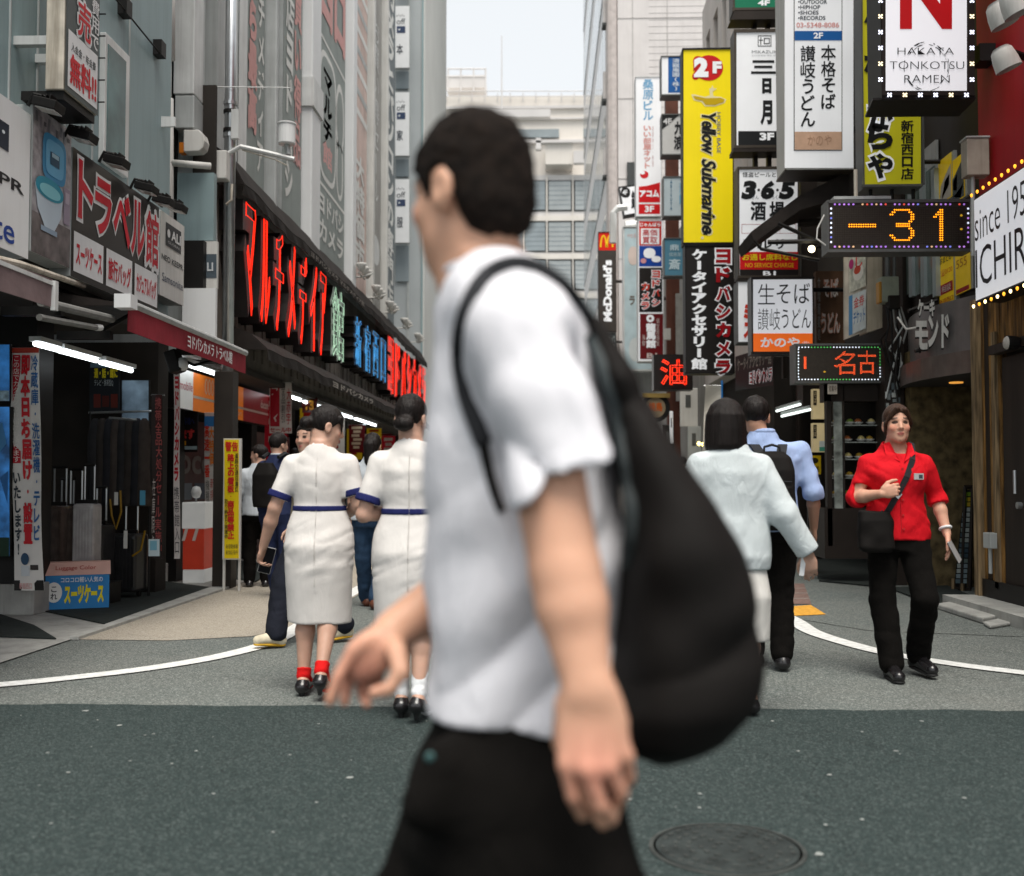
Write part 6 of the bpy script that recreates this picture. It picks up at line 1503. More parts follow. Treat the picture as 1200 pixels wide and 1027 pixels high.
# lower black fascia with camera shop words
t = thing('shop_fascia', 'black slanting shop fascia with red and white camera shop words', 'sign', P(884, 450, 15.6))
f = MB(); 
def mf(u, v, c=0.0): return P(862, 418, 15.2).lerp(P(906, 405, 13.9), u).lerp(P(862, 458, 15.2).lerp(P(906, 452, 13.9), u), v) + V(-.0, -c, 0)
f.rect(mf, 0, 0, 1, 1, M_SIGNK); f.text(mf, 'ケータイアクセサリー館', .05, .08, .95, .45, ink('#a39c92'), .006, .03); f.text(mf, 'ヨドバシカメラ', .38, .5, .98, .9, M_SIGNW, .006, .09); f.text(mf, 'ヨドバシカメラ', .39, .52, .97, .88, ink('#b01c24'), .010, .03); f.build('panel', t)
mb = MB(); mb.prism([mf(0, 0, -.01), mf(1, 0, -.01), mf(1, 1, -.01), mf(0, 1, -.01)], (.02, .12, 0), M_BLACK); mb.build('cabinet', t)
small('white sign edge with red letters between the black sign and the square noodle sign', 864, 330, 884, 402, 14.6, M_SIGNW, [('t', 'ミス', 871, 356, 882, 398, '#d83a20', .07)])
# shop interior tubes, yellow stand sign, display case
def tubes2(label, segs, Y):
    t = thing('fluorescent_lamp', label, 'lamp', P(*segs[0][:2], Y))
    for x0, y0, x1, y1 in segs:
        a, b = P(x0, y0, Y), P(x1, y1, Y - .6); mb = MB(); mb.tube([a, b], .016, glow('#f0faf4', 1.0), 8); mb.build('tube', t); mb = MB(); mb.tube([a + V(0, 0, .04), b + V(0, 0, .04)], .02, M_GREYP, 6); mb.build('fitting', t)
tubes2('two fluorescent tubes inside the dark noodle shop behind the couple', [(910, 482, 938, 474), (916, 488, 950, 480)], 15.2)
t = thing('stand_sign', 'yellow and black stand sign at the noodle shop entrance', 'sign', P(953, 640, 13.4))
f = MB(); mp = FY(13.4); f.rect(mp, 947, 534, 962, 556, ink('#d8b414')); f.disc(mp, 954, 540, 5, 3.5, '#2a2410', .004); f.text(mp, 'そば処', 949, 546, 960, 553, '#3a3010', .004, .02); f.rect(mp, 947, 556, 962, 640, '#23231f'); 
for k in range(8): f.rect(mp, 949 + (k % 2) * 6, 560 + (k // 2) * 15, 954 + (k % 2) * 6, 571 + (k // 2) * 15, ['#8a9094', '#5a6064', '#a8963a'][k % 3], .004)
f.build('print', t); mb = frect(MB(), 946.4, 533, 962.6, 648, 13.405, .06, M_BLACK); frect(mb, 946, 640, 963, 655, 13.3, .3, M_BLACK); mb.build('frame', t)
for lb, y0, y1 in (('upper cream paper lantern board beside the noodle shop entrance', 456, 491), ('lower cream paper lantern board beside the noodle shop entrance', 496, 530)):
    t = thing('menu_board', lb, 'menu board', P(960, y1, 13.0)); mb = frect(MB(), 952.5, y0, 968, y1, 13.0, .1, mat('warm cream board', (.55, .44, .24), .5, var=.08, emit=.12)); mb.build('board', t)
    f = MB(); f.rect(FY(13.0), 953, y0 + 2, 957, y1 - 16, '#2a241c', .004); f.vtext(FY(13.0), 'そば', 953.4, y0 + 3, 956.6, y1 - 18, '#c8b48a', .008); 
    if y0 > 480: f.rect(FY(13.0), 960, 517, 967, 529, '#c8d0cc', .004); f.rect(FY(13.0), 960, 524, 967, 529, '#4a9c84', .006)
    f.build('print', t)
t = thing('display_case', 'glass food display case with plates on shelves, behind the woman in red', 'display case', P(985, 630, 12.3))
YX = 12.3
mb = frect(MB(), 968, 440, 976, 640, YX, .1, M_BROWN); frect(mb, 988, 450, 991, 596, YX, .06, M_BROWN); frect(mb, 966, 596, 1035, 655, YX, .5, M_BROWN); frect(mb, 968, 440, 1035, 470, YX, .3, M_BROWN); mb.build('frame', t)
mb = frect(MB(), 976, 470, 1035, 596, YX + .45, .05, M_DARK); mb.build('back_panel', t)
rn = random.Random(8)
for k, yy in enumerate((490, 510, 530, 552, 574)):
    mb = frect(MB(), 976, yy + 8, 1035, yy + 9, YX + .05, .35, mat('glass shelf', (.30, .33, .31), .1, var=.05)); mb.build('shelf', t)
    for j in range(4):
        q = P(981 + j * 13 + rn.uniform(-2, 2), yy + 6, YX + .15); mb = MB(); mb.lathe(q, [(.02, -.02), (.05, 0), (.06, .012)], M_WHITED, 12); pl_ = mb.build('plate', t, smooth=True); mb = MB(); mb.lathe(q + V(0, 0, .012), [(.045, 0), (.035, .025), (.012, .04)], ink(['#a8862c', '#6e8a34', '#9c5a2c', '#c8b87a'][(j + k) % 4]), 8); mb.build('food', pl_, smooth=True)
mb = frect(MB(), 976.5, 471, 988, 596, YX + .01, .004, mat('milky glass strip', (.22, .24, .22), .15, var=.6, scale=9)); mb.build('side_glass', t)
poster('small pale notice above the display case', 970, 981, 450, 462, 12.2, [('h', '営業中', 971, 452, 980, 459, '#5a5048')], '#b8b0a4', 'notice', 'notice')
# posters pasted on pillar under the meters
t = thing('pillar', 'dark pillar covered in torn pale stickers below the meter box', 'pillar', P(1046, 690, 12.0))
mb = frect(MB(), 1036, 400, 1063, 700, 12.05, .35, M_BROWN); mb.build('shaft', t)
mb = MB(); rn = random.Random(12)
for k in range(12):
    x, y = rn.uniform(1037, 1056), rn.uniform(448, 478); mb.rect(FY(12.04), x, y, x + rn.uniform(3, 6), y + rn.uniform(3, 8), ['#8d9494', '#b8bcb8', '#5a6468'][k % 3], .002 + k * .001)
mb.build('sticker', t)
mat_thing('grey threshold slab in front of the display case', [G(950, 655), G(1030, 655), G(1040, 690), G(960, 682)])
# far end shop fronts on the right: signs, lamps, round sign
t = thing('hanging_sign', 'round amber signboard deep in the alley above the backpack', 'sign', P(768, 490, 22.0))
q = P(768, 478, 22.0); mb = MB(); mb.lathe(q, [(.30, -.05), (.30, .05)], M_BLACK, 20, 'y'); mb.build('ring', t); f = MB(); f.disc(FY(21.94), 768, 478, 12, 12, ink('#8a7a62'), .0, 20); f.text(FY(21.94), '焼鳥', 760, 472, 776, 482, ink('#c05a1c'), .004, .04); f.build('panel', t)
a, b = P(752, 462, 22.1), P(784, 467, 22.1); mb = MB(); mb.box((a.x, 21.9, b.z), (b.x, 22.2, a.z), mat('amber signboard roof', (.25, .17, .05), .6)); mb.build('hood', t)
for lb, x0, y0, x1, y1, Y, m in (('pale grey board low in the far alley', 797, 455, 818, 500, 21, M_WHITED), ('grey shuttered doorway board in the far alley', 806, 500, 822, 545, 21, M_GREYP), ('dark doorway panel in the far alley', 776, 498, 790, 548, 22, M_SIGNK), ('narrow white standing banner in the far alley', 785, 482, 789, 520, 20.5, M_SIGNW)):
    t = thing('shop_board', lb, 'panel', P((x0 + x1) / 2, y1, Y)); mb = frect(MB(), x0, y0, x1, y1, Y, .08, m); mb.build('board', t, bevel=.01)
    f = MB(); frect(f, x0 + (x1 - x0) * .3, y0 + 8, x0 + (x1 - x0) * .6, y0 + (y1 - y0) * .5, Y - .006, .005, M_GREYF); f.build('print', t)
mb = MB()
for x, y in ((819, 520), (824, 521), (829, 490), (827, 518)): q = P(x, y, 20); mb.lathe(q, [(.01, .04), (.04, 0), (.01, -.04)], glow('#ffe27a', 3), 8)
tag(mb.build('lantern_string', smooth=True), 'string of small yellow lamps low in the far alley', 'lamps')
banner('white slanting flag banner on a blue pole behind the bobbed woman', 826, 846, 452, 560, 15.5, [('t', '油', 832, 520, 840, 535, '#4a4a4a', .0)], '#c8c2b6', sk=-8, name='flag_banner', wob=.05)
mb = MB(); mb.tube([P(846, 446, 15.5), P(847, 600, 15.5), V(P(847, 600, 15.5).x, 15.5, 0.02)], .014, '#2a78c0', 6); tag(mb.build('flag_pole'), 'blue flag pole carrying the white slanting banner', 'pole')
# ================================================================ soft shapes: distance fields turned into meshes
_rs = np.random.RandomState(42)
_LAT = _rs.rand(32, 32, 32).astype(np.float32) * 2 - 1
def vnoise(x, y, z):
    x, y, z = np.broadcast_arrays(x, y, z)
    xi, yi, zi = np.floor(x).astype(int), np.floor(y).astype(int), np.floor(z).astype(int)
    fx, fy, fz = (x - xi), (y - yi), (z - zi)
    fx, fy, fz = (t * t * (3 - 2 * t) for t in (fx, fy, fz))
    g = lambda a, b, c: _LAT[(xi + a) & 31, (yi + b) & 31, (zi + c) & 31]
    l = lambda a, b, t: a + (b - a) * t
    return l(l(l(g(0, 0, 0), g(1, 0, 0), fx), l(g(0, 1, 0), g(1, 1, 0), fx), fy), l(l(g(0, 0, 1), g(1, 0, 1), fx), l(g(0, 1, 1), g(1, 1, 1), fx), fy), fz)
def A3(p): return np.array(tuple(p), dtype=np.float64)
def cone(a, b, ra, rb, flat=None):
    """tapered limb; flat=(dir, s): thinner by s along dir"""
    a, b = A3(a), A3(b); pad = max(ra, rb)
    lo, hi = np.minimum(a, b) - pad, np.maximum(a, b) + pad
    ab = b - a; L2 = max(ab @ ab, 1e-12)
    def f(x, y, z):
        t = np.clip(((x - a[0]) * ab[0] + (y - a[1]) * ab[1] + (z - a[2]) * ab[2]) / L2, 0, 1)
        dx, dy, dz = x - a[0] - t * ab[0], y - a[1] - t * ab[1], z - a[2] - t * ab[2]
        r = ra + (rb - ra) * t
        if flat is None: return np.sqrt(dx * dx + dy * dy + dz * dz) - r
        n = A3(Vector(flat[0]).normalized()); s = flat[1]
        h = dx * n[0] + dy * n[1] + dz * n[2]
        q = np.sqrt(np.maximum(dx * dx + dy * dy + dz * dz - h * h, 0) + (h / s) ** 2)
        return (q - r) * (0.5 + 0.5 * s)
    return f, lo, hi
def ell(c, r, R=None):
    c, r = A3(c), A3(r); M = np.eye(3) if R is None else np.array(R)
    ext = np.sqrt(((M * r) ** 2).sum(1))
    def f(x, y, z):
        dx, dy, dz = x - c[0], y - c[1], z - c[2]
        u = [(M[0][i] * dx + M[1][i] * dy + M[2][i] * dz) for i in range(3)]
        k0 = np.sqrt(sum((u[i] / r[i]) ** 2 for i in range(3))); k1 = np.sqrt(sum((u[i] / r[i] ** 2) ** 2 for i in range(3)))
        return k0 * (k0 - 1) / np.maximum(k1, 1e-6)
    return f, c - ext, c + ext
def loft(rows, yaw=0.0, pw=2.0, center=(0, 0)):
    """stack of ovals: rows of (z, cx, cy, rx, ry)"""
    R = np.array(sorted(rows), dtype=float); zs = R[:, 0]
    zf = np.linspace(zs[0], zs[-1], 160)
    def sm(c):
        v = np.interp(zf, zs, c); k = np.array([1, 2, 3, 4, 3, 2, 1]) / 16.0
        return np.convolve(np.pad(v, 3, mode='edge'), k, 'valid')
    cols = [sm(R[:, i]) for i in range(1, 5)]
    cs, sn = math.cos(yaw), math.sin(yaw)
    ext = max(R[:, 3].max(), R[:, 4].max())
    lo = np.array((R[:, 1].min() - ext, R[:, 2].min() - ext, zs[0])); hi = np.array((R[:, 1].max() + ext, R[:, 2].max() + ext, zs[-1]))
    def f(x, y, z):
        cx, cy, rx, ry = (np.interp(z, zf, c) for c in cols)
        dx, dy = x - cx, y - cy
        u, v = dx * cs + dy * sn, -dx * sn + dy * cs
        q = (np.abs(u / rx) ** pw + np.abs(v / ry) ** pw) ** (1 / pw)
        d = (q - 1) * np.minimum(rx, ry)
        return np.maximum(d, np.maximum(zs[0] - z, z - zs[-1]))
    return f, lo, hi
class Vol:
    def __init__(s, lo, hi, h):
        s.lo = A3(lo); s.h = h; s.n = np.ceil((A3(hi) - s.lo) / h).astype(int) + 1
        s.D = np.full(s.n, 0.5, np.float32)
        s.ax = [s.lo[i] + h * np.arange(s.n[i]) for i in range(3)]
    def _sl(s, lo, hi, pad):
        a = np.clip(np.floor((lo - pad - s.lo) / s.h).astype(int), 0, s.n); b = np.clip(np.ceil((hi + pad - s.lo) / s.h).astype(int) + 1, 0, s.n)
        return tuple(slice(a[i], b[i]) for i in range(3))
    def _xyz(s, sl):
        return s.ax[0][sl[0]][:, None, None], s.ax[1][sl[1]][None, :, None], s.ax[2][sl[2]][None, None, :]
    def add(s, prim, k=0.02):
        f, lo, hi = prim; sl = s._sl(lo, hi, 2 * k + 3 * s.h)
        if min(q.stop - q.start for q in sl) <= 0: return s
        d = f(*s._xyz(sl)); D = s.D[sl]
        if k > 0:
            h = np.maximum(k - np.abs(D - d), 0) / k
            s.D[sl] = np.minimum(D, d) - h * h * k * .25
        else: s.D[sl] = np.minimum(D, d)
        return s
    def sub(s, prim, k=0.01):
        f, lo, hi = prim; sl = s._sl(lo, hi, 2 * k + 3 * s.h)
        d = -f(*s._xyz(sl)); D = s.D[sl]
        h = np.maximum(k - np.abs(D - d), 0) / max(k, 1e-6)
        s.D[sl] = np.maximum(D, d) + h * h * k * .25
        return s
    def fn(s, g):                                  # g(x,y,z,D) -> D on the whole grid
        s.D = g(*s._xyz((slice(None),) * 3), s.D).astype(np.float32); return s
    def noise(s, amp, f, seed=0.0, ridge=False, band=0.06, mask=None):
        """displace by noise with frequency f=(fx,fy,fz) or a function of x,y,z giving coordinates"""
        idx = np.where(np.abs(s.D) < band)
        x, y, z = (s.ax[i][idx[i]] for i in range(3))
        c = f(x, y, z) if callable(f) else (x * f[0], y * f[1], z * f[2])
        n = vnoise(c[0] + seed, c[1] + seed * 1.7, c[2] + seed * .6)
        if ridge: n = 1 - 2 * np.abs(n) ** .8
        if mask is not None: n = n * mask(x, y, z)
        s.D[idx] += (amp * n).astype(np.float32); return s
    def solid(s, p):
        i = np.clip(((A3(p) - s.lo) / s.h).round().astype(int), 0, s.n - 1); return s.D[tuple(i)]
    def hit(s, px, py, y0, y1, off=0.0, up=0.0):
        """where the line of sight through a photograph pixel meets the surface"""
        y = y0
        while y < y1:
            p = P(px, py, y)
            if s.solid(p) < up: return P(px, py, y - off)
            y += s.h * .5
        return P(px, py, y1)
    def mesh(s):
        D = s.D; S = D < 0
        nx, ny, nz = D.shape
        cnt = np.zeros((nx - 1, ny - 1, nz - 1), np.int8)
        offs = [(i, j, k) for i in (0, 1) for j in (0, 1) for k in (0, 1)]
        for i, j, k in offs: cnt += S[i:nx - 1 + i, j:ny - 1 + j, k:nz - 1 + k]
        act = np.argwhere((cnt > 0) & (cnt < 8))
        vid = np.full(cnt.shape, -1, np.int32); vid[tuple(act.T)] = np.arange(len(act))
        val = {o: D[act[:, 0] + o[0], act[:, 1] + o[1], act[:, 2] + o[2]] for o in offs}
        acc = np.zeros((len(act), 3)); num = np.zeros(len(act))
        for a in offs:
            for ax in range(3):
                if a[ax] == 1: continue
                b = tuple(1 if q == ax else a[q] for q in range(3))
                va, vb = val[a], val[b]; m = (va < 0) != (vb < 0)
                t = va / np.where(np.abs(va - vb) < 1e-9, 1, va - vb)
                for q in range(3): acc[m, q] += (a[q] + (t[m] if q == ax else 0))
                num[m] += 1
        v = s.lo + s.h * (act + acc / num[:, None])
        faces = []
        for ax in range(3):
            o1, o2 = (ax + 1) % 3, (ax + 2) % 3
            sl0 = [slice(None)] * 3; sl1 = [slice(None)] * 3
            sl0[ax] = slice(0, -1); sl1[ax] = slice(1, None)
            A, B = S[tuple(sl0)], S[tuple(sl1)]
            e = np.argwhere(A != B)
            e = e[(e[:, o1] > 0) & (e[:, o2] > 0) & (e[:, o1] < D.shape[o1] - 1) & (e[:, o2] < D.shape[o2] - 1)]
            q = []
            for d1, d2 in ((-1, -1), (0, -1), (0, 0), (-1, 0)):
                c = e.copy(); c[:, o1] += d1; c[:, o2] += d2; q.append(vid[tuple(c.T)])
            q = np.stack(q, 1); fl = A[tuple(e.T)]
            q[~fl] = q[~fl][:, ::-1]; faces.append(q)
        return v, np.concatenate(faces)
    def build(s, name, m, parent=None, local=False, smooth=1, colour=None, mats=None, keep=None):
        v, f = s.mesh()
        # light smoothing takes the grid out of the surface
        for _ in range(smooth):
            a = np.zeros_like(v); c = np.zeros(len(v))
            for i in range(4):
                p, q = f[:, i], f[:, (i + 1) % 4]
                for w_ in range(3): a[:, w_] += np.bincount(p, v[q, w_], len(v)) + np.bincount(q, v[p, w_], len(v))
                c += np.bincount(p, minlength=len(v)) + np.bincount(q, minlength=len(v))
            v = v + 0.5 * (a / np.maximum(c, 1)[:, None] - v)
        me = bpy.data.meshes.new(name)
        me.vertices.add(len(v)); me.vertices.foreach_set('co', v.astype(np.float32).ravel())
        me.loops.add(f.size); me.loops.foreach_set('vertex_index', f.astype(np.int32).ravel())
        me.polygons.add(len(f)); me.polygons.foreach_set('loop_start', np.arange(0, f.size, 4, dtype=np.int32))
        me.polygons.foreach_set('use_smooth', np.ones(len(f), bool))
        for q in ([m] if not isinstance(m, list) else m): me.materials.append(q)
        me.update(calc_edges=True); me.validate()
        if mats is not None:
            cen = v[f].mean(1); me.polygons.foreach_set('material_index', mats(cen[:, 0], cen[:, 1], cen[:, 2]).astype(np.int32))
        if colour is not None:
            ca = me.color_attributes.new('tint', 'FLOAT_COLOR', 'POINT')
            ca.data.foreach_set('color', np.concatenate([colour(v), np.ones((len(v), 1))], 1).astype(np.float32).ravel())
        o = bpy.data.objects.new(name, me); COL.objects.link(o)
        if parent:
            o.parent = parent
            if not local and parent.type == 'EMPTY':
                o.matrix_parent_inverse = (Matrix.Translation(parent.location) @ parent.rotation_euler.to_matrix().to_4x4()).inverted()
        return o

# ---------------------------------------------------------------- materials of people
def skin(name, col, **k): return mat(name, col, .48, var=.07, scale=18, bump=.12, bscale=220, attr='tint', spec=.35, sss=.12)
SKIN = skin('skin', (0.52, 0.31, 0.225))
def cloth(name, col, rough=.85, var=.06, sc=60, bump=.25, sheen=.0, wrinkle=.32):
    if name in MATS: return MATS[name]
    m = mat(name, col, rough, var=var, scale=9, bump=bump, bscale=sc * 8, sheen=sheen, spec=.12)
    n = m.node_tree.nodes; L = m.node_tree.links; b = n['Principled BSDF']          # soft creases, drawn out along the cloth
    tc = n.new('ShaderNodeTexCoord'); mp = n.new('ShaderNodeMapping'); mp.inputs['Rotation'].default_value = (.3, .5, .2); mp.inputs['Scale'].default_value = (1, 1, .5)
    nz = n.new('ShaderNodeTexNoise'); nz.inputs['Scale'].default_value = 11; nz.inputs['Detail'].default_value = 3; nz.inputs['Distortion'].default_value = 1.2
    bp = n.new('ShaderNodeBump'); bp.inputs['Strength'].default_value = wrinkle; bp.inputs['Distance'].default_value = .035
    L.new(tc.outputs['Object'], mp.inputs[0]); L.new(mp.outputs[0], nz.inputs['Vector']); L.new(nz.outputs[0], bp.inputs['Height'])
    old = b.inputs['Normal'].links[0].from_node if b.inputs['Normal'].links else None
    if old: L.new(bp.outputs[0], old.inputs['Normal'])
    else: L.new(bp.outputs[0], b.inputs['Normal'])
    return m
def hairmat(name, col): return mat(name, col, .42, var=.45, scale=40, bump=.6, bscale=60, stretch=(3, 3, .6), spec=.22)
M_HAIR = hairmat('black hair', (0.010, 0.007, 0.006))
M_HAIRB = hairmat('dark brown hair', (0.045, 0.022, 0.013))
M_TEE = cloth('white cotton jersey', (0.66, 0.655, 0.69), wrinkle=.25); M_DRESS = cloth('off white dress cloth', (0.69, 0.66, 0.63), wrinkle=.16); M_NAVY = cloth('navy trim cloth', (0.018, 0.022, 0.10))
M_BLKC = cloth('black trouser cloth', (0.005, 0.0042, 0.0036), .95, var=.2); M_REDC = cloth('red shirt cloth', (0.62, 0.008, 0.016), .75)
M_SWEAT = cloth('pale ice blue sweater knit', (0.56, 0.61, 0.62), .95, bump=.35, sc=40); M_SKIRT = cloth('cream skirt cloth', (0.70, 0.68, 0.64)); M_BLUEC = cloth('light blue shirt cloth', (0.34, 0.44, 0.68))
M_SUIT = cloth('navy suit cloth', (0.022, 0.03, 0.075)); M_JEAN = cloth('dark denim', (0.022, 0.045, 0.085), .9, var=.35); M_GREYC = cloth('grey white shirt cloth', (0.50, 0.54, 0.58))
M_BAG = mat('black nylon', (0.0065, 0.0052, 0.0045), .75, var=.2, scale=6, bump=.3, bscale=300, spec=.18); M_BAG2 = mat('dark padded webbing', (0.022, 0.023, 0.026), .8, var=.2, scale=10, bump=.4, bscale=400)
M_LEATH = mat('black polished leather', (0.012, 0.011, 0.012), .25, var=.2, scale=8, spec=.6); M_BRSHOE = mat('brown leather', (0.10, 0.035, 0.02), .4, var=.2)
M_REDSOCK = cloth('red sock', (0.62, 0.012, 0.012)); M_WSOCK = cloth('white sock', (0.72, 0.73, 0.74)); M_PHONE = mat('black phone glass', (0.006, 0.006, 0.008), .4, var=0, spec=.15); M_PHONEC = mat('pale phone edge', (0.55, 0.53, 0.52), .3, .5, var=.05)

# ---------------------------------------------------------------- anatomy
def head_prims(vol, c, R, s=1.0, ears=True, face=True):
    R = Matrix(R) if not isinstance(R, Matrix) else R
    W = lambda x, y, z: Vector(c) + R @ V(x * s, y * s, z * s)
    E = lambda x, y, z, a, b, d: ell(W(x, y, z), (a * s, b * s, d * s), R)
    vol.add(E(0, -.008, .028, .075, .096, .092), .01)
    vol.add(E(0, .030, -.045, .056, .058, .072), .035); vol.add(E(0, .062, -.098, .024, .02, .02), .03)
    vol.add(E(.036, .01, -.075, .018, .035, .025), .03); vol.add(E(-.036, .01, -.075, .018, .035, .025), .03)
    if face:
        vol.add(cone(W(0, .084, .008), W(0, .103, -.032), .008 * s, .012 * s), .012); vol.add(cone(W(-.012, .092, -.037), W(.012, .092, -.037), .007 * s, .007 * s), .008)
        vol.add(cone(W(-.032, .078, .022), W(.032, .078, .022), .008 * s, .008 * s), .016)
        for sx in (-1, 1):
            vol.add(E(sx * .042, .06, -.03, .018, .02, .018), .02)
            vol.sub(E(sx * .030, .093, .004, .014, .012, .008), .008); vol.add(E(sx * .030, .076, .003, .011, .010, .009), .003)
        vol.add(E(0, .088, -.063, .020, .009, .006), .006); vol.add(E(0, .085, -.074, .017, .009, .006), .006)
    if ears:
        for sx in (-1, 1):
            vol.add(E(sx * .078, -.012, -.012, .010, .022, .032), .008); vol.add(E(sx * .075, -.006, -.036, .008, .012, .012), .008); vol.sub(E(sx * .088, -.008, -.008, .007, .012, .018), .004)
def face_tint(base, c, R, s=1.0, lips=(.42, .10, .09)):
    R = Matrix(R); Rn = np.array(R); c = A3(c); base = np.array(base)
    def f(v):
        u = (v - c) @ Rn / s
        col = np.tile(base, (len(v), 1))
        def put(m, k, w=1.0): col[m] = col[m] * (1 - w) + np.array(k) * w
        fr = u[:, 1] > .06
        put(fr & ((np.abs(u[:, 0]) / .020) ** 2 + ((u[:, 2] + .067) / .0105) ** 2 < 1), lips, .8)
        for sx in (-1, 1):
            put(fr & (((u[:, 0] - sx * .034) / .020) ** 2 + ((u[:, 2] - .027 + .10 * (np.abs(u[:, 0]) - .034)) / .007) ** 2 < 1), (.04, .022, .016), .9)
            put(fr & (((u[:, 0] - sx * .031) / .018) ** 2 + ((u[:, 2] - .003) / .009) ** 2 < 1), (.02, .011, .008), .95)
            put((((np.abs(u[:, 0]) - .042) / .022) ** 2 + ((u[:, 2] + .03) / .02) ** 2 < 1) & fr, (base[0] * 1.05, base[1] * .82, base[2] * .80), .5)
        return col
    return f
def hand_prims(vol, w, d, n, t, s=1.0, curl=.35, spread=.02, thumb=.5):
    """w wrist, d towards the fingers, n out of the back of the hand, t towards the thumb"""
    d, n, t = (Vector(q).normalized() for q in (d, n, t)); w = Vector(w)
    t = (t - d * t.dot(d)).normalized(); n = d.cross(t) * (1 if d.cross(t).dot(n) > 0 else -1)
    pc = w + d * .048 * s
    R = Matrix((t, d, n)).transposed()
    vol.add(ell(pc, (.041 * s, .052 * s, .017 * s), R), .012)
    for i, (o, L) in enumerate(((.030, .072), (.010, .080), (-.011, .074), (-.030, .058))):
        k = w + d * (.090 - abs(i - 1.2) * .005) * s + t * o * s
        vol.add(cone(w + d * .04 * s + t * o * .8 * s, k, .011 * s, .0105 * s), .008)
        a = curl * (1 + .18 * i); p = k; r = .0098
        for j, fr in enumerate((.44, .32, .24)):
            q = p + (d * math.cos(a) - n * math.sin(a) + t * o * spread * 30 * .03).normalized() * L * fr * s
            vol.add(cone(p, q, r * s, (r - .0009) * s), .003); p = q; a += curl * .95; r -= .0009
    b = w + d * .022 * s + t * .028 * s
    q1 = b + (d * .75 + t * .62 - n * .25 * thumb).normalized() * .042 * s; q2 = q1 + (d * .93 + t * .15 - n * .45 * thumb).normalized() * .032 * s; q3 = q2 + (d * .95 - t * .1 - n * .5 * thumb).normalized() * .024 * s
    vol.add(cone(b, q1, .016 * s, .012 * s), .01); vol.add(cone(q1, q2, .0115 * s, .0105 * s), .003); vol.add(cone(q2, q3, .0105 * s, .0085 * s), .003)

